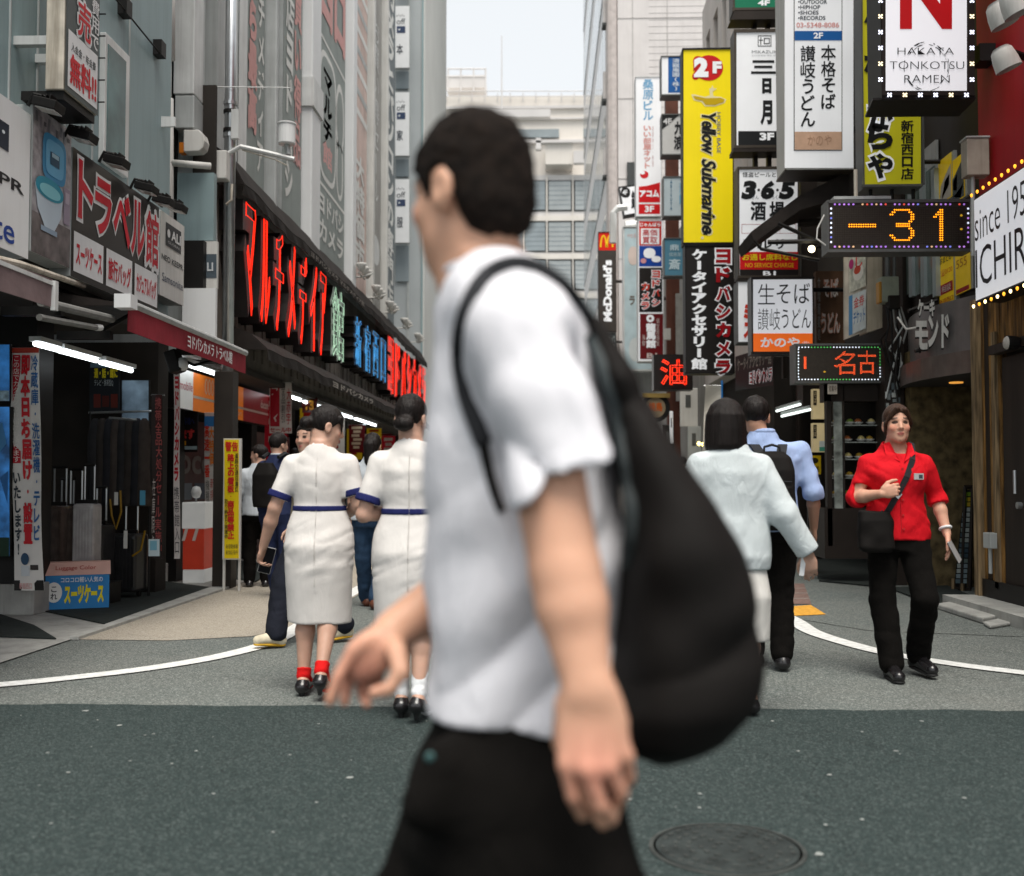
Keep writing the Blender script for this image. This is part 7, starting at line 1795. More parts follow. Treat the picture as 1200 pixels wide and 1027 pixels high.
class Person:
    """joints in the person's own frame: x to their right, y forward, z up; metres, standing at the origin"""
    def __init__(s, label, x, y, yaw, H, joints=None, head_yaw=0.0, head_pitch=0.0, sex='f', group=None, tint=(0.50, 0.30, 0.22)):
        s.k = H / 1.62; k = s.k; s.tint = tint
        J = dict(neck=(0, 0, 1.36), head=(0, .022, 1.485), shl=(-.16, 0, 1.265), shr=(.16, 0, 1.265), ell=(-.19, -.02, 1.04), elr=(.19, -.02, 1.04), wrl=(-.20, .05, .82), wrr=(.20, .05, .82),
                 hil=(-.085, 0, .83), hir=(.085, 0, .83), knl=(-.09, .03, .455), knr=(.09, .03, .455), anl=(-.09, -.01, .085), anr=(.09, -.01, .085), tol=(-.1, .15, .02), tor=(.1, .15, .02), chest=(0, 0, 1.2), waist=(0, .0, 1.03), pelvis=(0, 0, .88))
        J.update(joints or {})
        s.J = {a: Vector(b) * k for a, b in J.items()}
        s.t = thing('person', label, 'person', (x, y, 0), yaw, group)
        s.RH = (Matrix.Rotation(head_yaw, 3, 'Z') @ Matrix.Rotation(head_pitch, 3, 'X'))
        s.yaw = yaw; s.sex = sex
        s.W = Matrix.Translation((x, y, 0)) @ Matrix.Rotation(yaw, 4, 'Z')
    def local(s, p): return s.W.inverted() @ Vector(p)
    def vol(s, lo, hi, h): return Vol(A3(lo), A3(hi), h)
    def torso(s, off=0.0, z0=None, z1=None, sc=1.0):
        k = s.k; c = s.J['chest']; w_ = s.J['waist']; p = s.J['pelvis']; n = s.J['neck']
        f = s.sex == 'f'
        rows = [(.72 * k, p.x, p.y, .155 * k, .10 * k), (.80 * k, p.x, p.y - .01 * k, (.172 if f else .165) * k, .118 * k), (.90 * k, p.x, p.y, (.165 if f else .158) * k, .11 * k),
                (1.02 * k, w_.x, w_.y, (.125 if f else .145) * k, .092 * k), (1.13 * k, (c.x + w_.x) / 2, (c.y + w_.y) / 2, (.14 if f else .16) * k, .105 * k), (1.22 * k, c.x, c.y, (.15 if f else .172) * k, .105 * k), (1.285 * k, c.x, c.y, (.125 if f else .15) * k, .085 * k), (1.335 * k, n.x, n.y - .01 * k, .082 * k, .062 * k), (1.39 * k, n.x, n.y, .052 * k, .052 * k)]
        rows = [(z, cx, cy, rx * sc + off, ry * sc + off) for z, cx, cy, rx, ry in rows]
        if z0 is not None:
            zs = [r[0] for r in rows]
            def at(z): return tuple(np.interp(z, zs, [r[i] for r in rows]) for i in range(5))
            rows = [at(z0)] + [r for r in rows if z0 < r[0] < z1] + [at(z1)]
        return loft(rows)
    def body(s, h=.008, hands=((.35, .5), (.35, .5)), hand_dirs=None, legs=True, tint=None):
        k = s.k; J = s.J
        P_ = list(J.values()); lo = np.min([A3(p) for p in P_], 0) - .16; hi = np.max([A3(p) for p in P_], 0) + .16; lo[2] = -.01; hi[2] = J['head'].z + .16
        v = s.vol(lo, hi, h)
        v.add(s.torso(-.022, .74 * k, 1.26 * k), .0); v.add(s.torso(-.004, 1.2 * k, 1.39 * k), .03)
        v.add(cone(J['neck'] - V(0, 0, .04), J['head'] + s.RH @ V(0, -.035, -.05) * k, .052 * k, .048 * k), .03)
        head_prims(v, J['head'], s.RH, k * .96)
        for sd in 'lr':
            sh, el, wr = J['sh' + sd], J['el' + sd], J['wr' + sd]
            v.add(cone(sh, el, .044 * k, .036 * k), .03); v.add(cone(el, el.lerp(wr, .35), .036 * k, .037 * k), .015); v.add(cone(el.lerp(wr, .35), wr, .037 * k, .024 * k), .015)
            d = (wr - el).normalized(); sx = -1 if sd == 'l' else 1
            hd = (hand_dirs or {}).get(sd)
            if hd: dd, nn, tt = hd
            else: dd, nn, tt = d, V(sx, 0, 0), V(0, 1, .2)
            c = hands[0 if sd == 'l' else 1]
            hand_prims(v, wr, dd, nn, tt, k * .95, c[0], thumb=c[1])
            if legs:
                hp, kn, an, to = J['hi' + sd], J['kn' + sd], J['an' + sd], J['to' + sd]
                v.add(cone(hp, kn, .070 * k, .047 * k), .03); v.add(cone(kn, kn.lerp(an, .35) + V(0, -.012, 0), .048 * k, .052 * k), .02); v.add(cone(kn.lerp(an, .35) + V(0, -.012, 0), an, .052 * k, .03 * k), .02)
                v.add(cone(an + V(0, -.02, -.03) * k, to + V(0, 0, .01), .032 * k, .025 * k), .02)
        s.bodyvol = v
        return v.build('body', SKIN, s.t, True, 1, face_tint(s.tint, J['head'], s.RH, k * .96))
    def shoe(s, sd, m, heel=.0, top=.07, sole=None, name='shoe', closed=False):
        k = s.k; an, to = s.J['an' + sd], s.J['to' + sd]
        f = (to - an); f.z = 0; f.normalize()
        v = s.vol(A3(an) - .22, A3(an) + .28, .007)
        hb = an + V(0, 0, -.055 * k) - f * .035 * k
        v.add(cone(hb, to + V(0, 0, .012), .036 * k, .034 * k, ((0, 0, 1), .8)), .0); v.add(cone(an + V(0, 0, -.03) - f * .018 * k, hb, .034 * k, .036 * k), .02)
        if closed: v.add(cone(an + V(0, 0, .03), hb, .040 * k, .038 * k), .02); v.add(cone(an + V(0, 0, -.02), to + V(0, 0, .02), .036, .03), .02)
        else: v.sub(cone(an + V(0, 0, .01), an + V(0, 0, .12), .04, .06), .01)
        if not closed: v.fn(lambda x, y, z, D: np.maximum(D, (an.z + top - .07) - 0 * z - (an.z + top - .07) + z - (an.z + top - .045)))
        if heel: v.add(cone(hb + V(0, 0, -.01), hb - f * .0 + V(0, 0, -.035 - heel), .020, .013), .008)
        o = v.build(name, m, s.t, True, 1)
        if sole:
            v = s.vol(A3(an) - .22, A3(an) + .28, .007); v.add(cone(hb + V(0, 0, -.03) , to + V(0, 0, -.012), .04 * k, .036 * k, ((0, 0, 1), .35)), 0); v.build('sole', sole, o, True, 1)
        return o
    def trousers(s, m, off=.022, wide=(.095, .075, .068), z1=None, h=.009, fold=.005, top=1.0, name='trousers', cut=.025, seed=1.0):
        k = s.k; J = s.J
        pts = [J[q + d] for q in ('hi', 'kn', 'an') for d in 'lr']
        lo = np.min([A3(p) for p in pts], 0) - .22; hi = np.max([A3(p) for p in pts], 0) + .25; lo[2] = 0
        v = s.vol(lo, hi, h)
        v.add(s.torso(.014, .74 * k, top * k), 0)
        for sd in 'lr':
            hp, kn, an = J['hi' + sd], J['kn' + sd], J['an' + sd]
            d = (an - kn).normalized()
            v.add(cone(hp, kn, wide[0] * k, wide[1] * k), .04); v.add(cone(kn, an - d * .0, wide[1] * k, wide[2] * k), .012)
            e = an + d * (.085 - cut); 
            f_ = lambda x, y, z, D, e=e, d=d, kn=kn: np.where(((x - kn.x) * d.x + (y - kn.y) * d.y + (z - kn.z) * d.z > 0) & ((x - e.x) ** 2 + (y - e.y) ** 2 + (z - e.z) ** 2 < .03), np.maximum(D, (x - e.x) * d.x + (y - e.y) * d.y + (z - e.z) * d.z), D)
            v.fn(f_)
        v.fn(lambda x, y, z, D: np.maximum(D, z - top * k))
        v.noise(fold, (9, 9, 14), seed, True); v.noise(fold * .5, (20, 20, 26), seed + 5)
        return v.build(name, m, s.t, True, 1)
    def top(s, m, name, off=.02, zlow=.80, sleeve=(.055, .05), slen=1.0, fold=.003, h=.009, neckcut=.062, hem=None, band=None, seed=2.0, boxy=0.0, cuffs=None, extra=None, bandm=None, neckz=1.365, wide=None):
        """upper garment over torso and arms; slen: 0..1 upper arm, 1..2 down to the wrist"""
        k = s.k; J = s.J
        pts = [J[q + d] for q in ('sh', 'el', 'wr') for d in 'lr']
        lo = np.min([A3(p) for p in pts], 0) - .16; hi = np.max([A3(p) for p in pts], 0) + .16; lo[2] = min(lo[2], zlow * k - .05); hi[2] = J['neck'].z + .08
        lo[0] = min(lo[0], -.30); hi[0] = max(hi[0], .30); lo[1] = min(lo[1], -.22); hi[1] = max(hi[1], .22)
        v = s.vol(lo, hi, h)
        v.add(s.torso(off, zlow * k, 1.39 * k), 0)
        if boxy or wide:
            c, w_ = J['chest'], J['waist']; r = wide or (.165, .17, .17)
            v.add(loft([(zlow * k, w_.x, w_.y, r[2] * k, .125 * k), (1.0 * k, w_.x, w_.y, r[1] * k, .12 * k), (1.2 * k, c.x, c.y, r[0] * k, .11 * k), (1.3 * k, c.x, c.y, r[0] * .9 * k, .09 * k)]), .03)
        for i, sd in enumerate('lr'):
            sl = slen[i] if isinstance(slen, (tuple, list)) else slen
            sh, el, wr = J['sh' + sd], J['el' + sd], J['wr' + sd]
            v.add(cone(s.J['neck'].lerp(sh, .40) + V(0, 0, -.035 * k), sh, .042 * k, sleeve[0] * .9 * k), .03)
            if sl <= 1: v.add(cone(sh, sh.lerp(el, sl), sleeve[0] * k, sleeve[1] * k), .035)
            else:
                v.add(cone(sh, el, sleeve[0] * k, sleeve[1] * k), .035)
                e2 = el.lerp(wr, sl - 1); v.add(cone(el, e2, sleeve[1] * k, (sleeve[2] if len(sleeve) > 2 else sleeve[1] * .85) * k), .02)
                if cuffs: v.add(cone(el.lerp(wr, sl - 1 - cuffs), e2, sleeve[1] * 1.12 * k, sleeve[1] * 1.12 * k), .006)
        if extra: extra(v)
        # square cut at the sleeve ends and hem
        for i, sd in enumerate('lr'):
            sl = slen[i] if isinstance(slen, (tuple, list)) else slen
            sh, el, wr = J['sh' + sd], J['el' + sd], J['wr' + sd]
            e = sh.lerp(el, sl) if sl <= 1 else el.lerp(wr, sl - 1); d = ((el - sh) if sl <= 1 else (wr - el)).normalized()
            rr = .085
            v.fn(lambda x, y, z, D, e=e, d=d: np.where(((x - e.x) ** 2 + (y - e.y) ** 2 + (z - e.z) ** 2 < rr ** 2), np.maximum(D, (x - e.x) * d.x + (y - e.y) * d.y + (z - e.z) * d.z), D))
        v.noise(fold, (9, 9, 12), seed); v.noise(fold * .5, (22, 22, 26), seed + 3)
        v.fn(lambda x, y, z, D: np.maximum(D, zlow * k - z))
        n = J['neck']
        v.sub(cone(n + V(0, .02, neckz * k - n.z + .0), n + V(0, .03, .12), neckcut * k, (neckcut + .03) * k), .006)
        s.topvol = v
        return v
    def hair_cap(s, m, style, h=.006, name='hair'):
        k = s.k * .96; c = s.J['head']; R = s.RH; Rn = np.array(R)
        v = s.vol(A3(c) - .30, A3(c) + .24, h)
        W = lambda x, y, z: Vector(c) + R @ V(x * k, y * k, z * k)
        v.add(ell(W(0, -.010, .034), (.082 * k, .103 * k, .096 * k), R), 0)
        hy = style.get('line', [(-.12, -.085), (-.05, -.075), (-.02, -.03), (.015, -.01), (.03, .02), (.06, .06), (.12, .078)])
        ya = [q[0] for q in hy]; za = [q[1] for q in hy]
        cc = A3(c)
        def g(x, y, z, D):
            ux = (x - cc[0]) * Rn[0][0] + (y - cc[1]) * Rn[1][0] + (z - cc[2]) * Rn[2][0]
            uy = ((x - cc[0]) * Rn[0][1] + (y - cc[1]) * Rn[1][1] + (z - cc[2]) * Rn[2][1]) / k
            uz = ((x - cc[0]) * Rn[0][2] + (y - cc[1]) * Rn[1][2] + (z - cc[2]) * Rn[2][2]) / k
            return np.maximum(D, (np.interp(uy, ya, za) - uz) * k * .8)
        v.fn(g)
        for p in style.get('add', []): v.add(p(W, k, R), style.get('k', .012))
        v.noise(style.get('rough', .004), lambda x, y, z: (x * 60, y * 60, z * style.get('zf', 14)), 3.3)
        return v.build(name, m, s.t, True, 1)
# ================================================================ the man in the foreground
def rowsP(rows, Y):
    """ovals from photograph rows: (py, xl, xr, ry, cy)"""
    out = []
    for py, xl, xr, ry, cy in rows:
        a, b = P(xl, py, cy), P(xr, py, cy); out.append((a.z, (a.x + b.x) / 2, cy, (b.x - a.x) / 2, ry))
    return out
YMAN = 1.60
man = thing('person', 'man in a white t-shirt striding past close to the camera', 'person', (P(600, 565, YMAN).x, YMAN, 0))
hc = P(551, 226, 1.62); hyaw = R_(52)
RH = Matrix.Rotation(hyaw, 3, 'Z') @ Matrix.Rotation(R_(-4), 3, 'X')
# forearm, hand and joint places
LSH, LEL, LWR = P(614, 392, 1.44), P(663, 672, 1.375), P(688, 806, 1.335)
RSH, REL, RWR = P(580, 380, 1.79), P(560, 672, 1.80), P(462, 738, 1.68)
b = Vol((-.42, 1.15, -.02), (.42, 2.02, 1.80), .0062)
sc_h = 1.0
head_prims(b, hc, RH, .98)
b.add(cone(P(561, 262, 1.62), P(570, 325, 1.62), .056, .066), .02); b.add(cone(P(528, 280, 1.64), P(548, 330, 1.63), .035, .045), .03)
b.add(loft(rowsP([(312, 545, 632, .08, 1.62), (345, 540, 650, .13, 1.61), (430, 540, 670, .12, 1.62), (600, 540, 690, .10, 1.62), (760, 545, 690, .10, 1.62), (850, 545, 690, .10, 1.62), (930, 545, 690, .10, 1.62)], YMAN)), .03)
b.add(cone(LSH, LEL, .052, .046), .02); b.add(cone(LEL, LEL.lerp(LWR, .3), .045, .045), .012); b.add(cone(LEL.lerp(LWR, .3), LWR, .045, .0315, ((0, 1, 0), .85)), .012)
b.add(cone(RSH, REL, .05, .044), .02); b.add(cone(REL, REL.lerp(RWR, .35), .044, .043), .012); b.add(cone(REL.lerp(RWR, .35), RWR, .043, .032), .012)
HL, HR = P(600, 900, 1.56), P(590, 900, 1.68)
FKN, FAN = P(498, 1100, 1.68), P(430, 1390, 1.70); BKN, BAN = P(700, 1105, 1.52), P(838, 1350, 1.52)
for hp, kn, an in ((HR, FKN, FAN), (HL, BKN, BAN)):
    b.add(cone(hp, kn, .065, .05), .03); b.add(cone(kn, an, .055, .034), .02); b.add(cone(an, V(an.x - .13, an.y, max(.03, an.z - .06)), .033, .026), .02)
# near hand: back of the hand to the camera, fingers loosely curled
def chain(v, pts, r0, r1, k=.003):
    n = len(pts) - 1
    for i in range(n): v.add(cone(pts[i], pts[i + 1], r0 + (r1 - r0) * i / n, r0 + (r1 - r0) * (i + 1) / n), k)
nh = Vol(P(640, 800, 1.5) + V(-.03, -.25, -.25), P(745, 800, 1.5) + V(.06, .12, .06), .0042)
nh = b
R3 = Matrix(((.98, 0, .2), (0, 1, 0), (-.2, 0, .98)))
b.add(ell(P(694, 856, 1.33), (.045, .019, .060), R3), .022)
for pts, r in (([(674, 850, 1.33), (663, 896, 1.318), (672, 934, 1.325), (683, 955, 1.35), (690, 952, 1.37)], .0105), ([(690, 850, 1.325), (688, 902, 1.308), (703, 944, 1.318), (715, 960, 1.345), (717, 952, 1.368)], .0112),
               ([(705, 850, 1.33), (713, 900, 1.314), (728, 930, 1.332), (722, 946, 1.36)], .0105), ([(715, 848, 1.335), (735, 886, 1.328), (739, 912, 1.345), (729, 926, 1.368)], .0092)):
    q = [P(*p) for p in pts]
    b.add(cone(q[0], q[1], r * 1.15, r * 1.12), .012); chain(b, q[1:], r, r * .82, .003)
q = [P(664, 826, 1.35), P(659, 872, 1.372), P(684, 925, 1.39), P(706, 966, 1.395)]; b.add(cone(q[0], q[1], .017, .0135), .014); chain(b, q[1:], .0125, .0095, .003)
# far hand, swinging forward
R4 = Matrix.Rotation(R_(38), 3, 'Y')
b.add(ell(P(434, 768, 1.655), (.052, .022, .036), R4.inverted()), .022)
for pts, r in (([(430, 750, 1.64), (414, 762, 1.635), (397, 792, 1.63), (386, 823, 1.63)], .0108), ([(430, 760, 1.66), (417, 775, 1.67), (406, 802, 1.665), (404, 823, 1.66)], .0112), ([(438, 772, 1.675), (428, 786, 1.69), (424, 810, 1.68), (430, 825, 1.665)], .0108), ([(446, 780, 1.69), (442, 795, 1.70), (440, 812, 1.69)], .0095)):
    q = [P(*p) for p in pts]; b.add(cone(q[0], q[1], r * 1.2, r * 1.1), .012); chain(b, q[1:], r, r * .85, .003)
q = [P(464, 762, 1.63), P(470, 788, 1.605), P(456, 808, 1.60), P(438, 812, 1.605)]; b.add(cone(q[0], q[1], .017, .0135), .012); chain(b, q[1:], .0125, .010, .003)
_ft = face_tint((0.60, 0.335, 0.225), hc, RH, .98, (.35, .14, .11))
def _mt(v):
    c = _ft(v)
    for p, r in ((P(695, 905, 1.31), .075), (P(425, 790, 1.65), .085), (P(662, 660, 1.35), .0001)):      # redder knuckles and elbow
        w_ = np.clip(1 - np.sqrt(((v - A3(p)) ** 2).sum(1)) / r, 0, 1)[:, None]; c = c * (1 - w_ * np.array([-.04, .20, .15]))
    return c
b.build('body', SKIN, man, False, 1, _mt)
# cropped hair
v = Vol(A3(hc) - .17, A3(hc) + .17, .004); Rn = np.array(RH); cc = A3(hc)
W = lambda x, y, z: hc + RH @ V(x, y, z)
v.add(ell(W(0, -.008, .032), (.0805, .1015, .0975), RH), 0); v.add(ell(W(0, -.052, -.03), (.066, .055, .06), RH), .03)
ya = [-.14, -.10, -.05, -.028, -.020, .012, .020, .032, .050, .07, .095, .12]; za = [-.078, -.078, -.084, -.072, .022, .022, -.022, -.018, .018, .045, .07, .08]
def g(x, y, z, D):
    uy = ((x - cc[0]) * Rn[0][1] + (y - cc[1]) * Rn[1][1] + (z - cc[2]) * Rn[2][1]); uz = ((x - cc[0]) * Rn[0][2] + (y - cc[1]) * Rn[1][2] + (z - cc[2]) * Rn[2][2])
    return np.maximum(D, (np.interp(uy, ya, za) - uz) * .8)
v.fn(g); v.noise(.0032, (85, 85, 85), 1.0); v.noise(.0012, (26, 26, 26), 4.0)
v.build('hair', mat('cropped dark hair', (0.0135, 0.0085, 0.006), .85, var=.6, scale=55, bump=.9, bscale=420, spec=.15), man, False, 1)
# white t-shirt
sv = Vol((-.36, 1.2, .70), (.36, 1.98, 1.50), .0065)
trow = [(303, 547, 614, .066, 1.62), (316, 534, 640, .115, 1.62), (338, 521, 668, .145, 1.62), (380, 511, 692, .160, 1.62), (430, 506, 708, .163, 1.62), (500, 503, 722, .160, 1.62), (600, 499, 736, .155, 1.62), (700, 496, 742, .152, 1.62), (800, 497, 736, .152, 1.62), (905, 500, 722, .152, 1.62)]
sv.add(loft(rowsP(trow, YMAN), pw=2.2), 0)
sv.add(cone(P(596, 352, 1.51), P(612, 400, 1.45), .058, .072), .05)
sv.add(cone(P(612, 400, 1.45), P(632, 480, 1.41), .072, .071), .03); sv.add(cone(P(632, 480, 1.41), P(662, 610, 1.375), .073, .070), .015)
sv.add(cone(P(560, 370, 1.76), P(560, 560, 1.80), .075, .065), .04)
# sleeve mouth: cut on the slant, hollow inside
e = P(652, 563, 1.40); nrm = Vector((.56, 0.05, -.82)).normalized()
e1 = P(560, 560, 1.8)
sv.fn(lambda x, y, z, D: np.where((y < 1.452) & (z > e.z - .22) & (x > e.x - .13) & (x < e.x + .14), np.maximum(D, (x - e.x) * nrm.x + (y - e.y) * nrm.y + (z - e.z) * nrm.z), D))
# folds: long soft drags from the armpit, creases across the belly, ripples in the sleeve
def diag(a, fl, fs):
    c_, s_ = math.cos(a), math.sin(a)
    return lambda x, y, z: ((x * c_ + z * s_) * fl, y * 5, (-x * s_ + z * c_) * fs)
low = lambda x, y, z: np.clip((1.28 - z) / .25, 0, 1)
arm_ = lambda x, y, z: np.clip((1.52 - y) / .06, 0, 1) * np.clip((z - 1.08) / .08, 0, 1)
sv.noise(.013, diag(.75, 3.2, 10), 2.2, True, mask=lambda x, y, z: low(x, y, z))
sv.noise(.010, diag(.30, 4.0, 17), 6.1, False, mask=lambda x, y, z: low(x, y, z))
sv.noise(.010, diag(-1.0, 4.0, 15), 3.7, True, mask=arm_)
sv.noise(.004, (14, 9, 7), 8.3)
sv.noise(.010, lambda x, y, z: ((x * .97 + z * .22) * 17, y * 6, (z * .97 - x * .22) * 3.0), 11.2, False, mask=lambda x, y, z: np.clip((z - 1.06) / .06, 0, 1) * np.clip((1.40 - z) / .06, 0, 1))
sv.sub(cone(P(650, 556, 1.388), P(668, 640, 1.366), .046, .056), .004)
hem = P(560, 862, 1.47).z
sv.fn(lambda x, y, z, D: np.maximum(D, hem + .006 * np.sin(x * 26 + y * 11) - .018 * np.clip((x - .05) / .1, 0, 1) * 0 - z))
sv.sub(cone(P(563, 296, 1.62), P(556, 240, 1.62), .056, .09), .006)
sv.add(cone(P(546, 305, 1.55), P(600, 302, 1.55), .0, .0), 0)
sv.build('t_shirt', M_TEE, man, False, 1)
# collar rib
mb = MB(); ring = []
for k in range(28):
    a = 6.2832 * k / 28; ring.append(P(567, 305, 1.62) + V(.060 * math.cos(a), .062 * math.sin(a), .010 * math.cos(a) - .012))
mb.tube(ring, .008, M_TEE, 8, closed=True); mb.build('collar', man, smooth=True)
# black trousers
tv = Vol((-.62, 1.15, .0), (.62, 2.05, .92), .009)
tv.add(loft(rowsP([(800, 512, 708, .138, 1.62), (860, 502, 716, .145, 1.62), (930, 486, 728, .155, 1.61), (990, 482, 725, .155, 1.61), (1020, 500, 700, .14, 1.61)], YMAN)), 0)
tv.add(cone(P(568, 935, 1.67), FKN, .115, .10), .05); tv.add(cone(P(620, 935, 1.55), BKN, .115, .095), .05)
tv.add(cone(FKN, FAN, .10, .085), .03); tv.add(cone(BKN, BAN, .095, .085), .03)
tv.add(cone(P(520, 890, 1.47), P(498, 945, 1.47), .03, .03), .05)
tv.noise(.006, (9, 9, 13), 4.4); tv.noise(.004, (22, 22, 26), 2.4)
tv.fn(lambda x, y, z, D: np.maximum(D, z - P(560, 815, 1.6).z))
tr = tv.build('trousers', M_BLKC, man, False, 1)
mb = MB(); q = tv.hit(504, 887, 1.2, 1.8, .004); mb.lathe(q, [(.006, .0), (.007, -.003), (.004, -.005)], mat('teal rivet', (.05, .11, .11), .4, .3, var=.1), 12, 'y'); mb.build('pocket_rivet', tr)
for an, lift in ((FAN, 0), (BAN, 1)):
    v = Vol(A3((an.x, an.y, 0)) - (.30, .12, .02), A3((an.x, an.y, 0)) + (.2, .12, .28), .008)
    if not lift: v.add(cone((an.x + .05, an.y, .055), (an.x - .18, an.y, .045), .05, .042, ((0, 0, 1), .9)), 0); v.add(cone((an.x + .02, an.y, .12), (an.x + .05, an.y, .06), .045, .05), .02); v.add(cone((an.x + .06, an.y, .02), (an.x - .2, an.y, .02), .045, .045, ((0, 0, 1), .35)), .005)
    else: v.add(cone((an.x + .06, an.y, .12), (an.x - .13, an.y, .04), .048, .042), 0); v.add(cone((an.x + .02, an.y, .16), (an.x + .05, an.y, .1), .045, .05), .02)
    v.build('shoe', M_LEATH, man, False, 1)
# the sack bag on his back
bag = thing('sack_bag', 'big black soft sack bag hanging from the shoulder of the man in the white t-shirt', 'bag', P(800, 890, 1.56))
bv = Vol((-.1, 1.28, .62), (.52, 1.84, 1.46), .0065)
bv.add(loft(rowsP([(372, 690, 702, .03, 1.56), (410, 698, 722, .05, 1.56), (450, 706, 748, .085, 1.56), (500, 716, 774, .10, 1.56), (560, 726, 812, .12, 1.56), (640, 728, 858, .145, 1.56), (720, 716, 886, .155, 1.56), (770, 704, 893, .158, 1.56), (820, 698, 882, .15, 1.56), (860, 716, 856, .12, 1.56), (884, 748, 820, .06, 1.56), (890, 770, 805, .02, 1.56)], YMAN), pw=2.1), 0)
bv.noise(.008, lambda x, y, z: ((x * .8 + z * .6) * 4, y * 6, (z * .8 - x * .6) * 9), 1.9, True, mask=lambda x, y, z: np.clip((1.40 - z) / .2, 0, 1)); bv.noise(.006, (16, 16, 16), 5.5)
bv.noise(.006, lambda x, y, z: ((x * .5 - z * .86) * 12, y * 5, (x * .86 + z * .5) * 3), 7.9, True, mask=lambda x, y, z: np.clip((z - .95) / .1, 0, 1) * np.clip((1.40 - z) / .1, 0, 1))
bv.build('sack', M_BAG, bag, False, 1)
def strap(name, pts, r, m, vols, off=.006, flat=.45):
    w3 = []
    for px, py in pts:
        best = None
        for vv in vols:
            q = vv.hit(px, py, 1.25, 1.82, off)
            if best is None or q.y < best.y: best = q
        w3.append(best)
    for _ in range(2): w3 = [w3[0]] + [(w3[i - 1] + w3[i] * 2 + w3[i + 1]) / 4 for i in range(1, len(w3) - 1)] + [w3[-1]]
    mb = MB(); N = len(w3); vs = []; fs = []; n = 10
    for i, p in enumerate(w3):
        t = (w3[min(i + 1, N - 1)] - w3[max(i - 1, 0)]).normalized(); view = (p - CL).normalized(); a = t.cross(view).normalized(); bb = a.cross(t).normalized()
        rr = r[0] + (r[1] - r[0]) * i / (N - 1)
        for k in range(n): q = 6.2832 * k / n; vs.append(p + a * math.cos(q) * rr + bb * math.sin(q) * rr * flat)
    for i in range(N - 1):
        for k in range(n): fs.append((i * n + k, i * n + (k + 1) % n, (i + 1) * n + (k + 1) % n, (i + 1) * n + k))
    fs += [tuple(range(n)), tuple((N - 1) * n + k for k in range(n))]
    mb.add(vs, fs, m); return mb.build(name, bag, smooth=True)
def curve(pts, n=5): return [(p.x, p.y) for p in smooth_path([V(x, y, 0) for x, y in pts], n)]
strap('shoulder_strap', curve([(700, 398), (682, 366), (660, 338), (634, 318), (608, 310), (582, 316), (562, 334), (548, 362), (540, 396), (540, 430), (546, 462), (556, 492), (567, 520)]), (.0135, .0125), M_BAG2, [sv], .004)
strap('webbing', curve([(564, 510), (570, 540), (578, 572), (588, 600)]), (.008, .006), M_BAG, [sv], .004)
strap('back_padding', curve([(694, 392), (708, 432), (722, 480), (734, 530), (741, 585), (742, 630), (738, 668)]), (.011, .014), mat('grey green padded edge', (.028, .036, .038), .6, var=.2, scale=8), [bv, sv], .003)
# ================================================================ the other people
def X_at(px, Y): return P(px, 565, Y).x
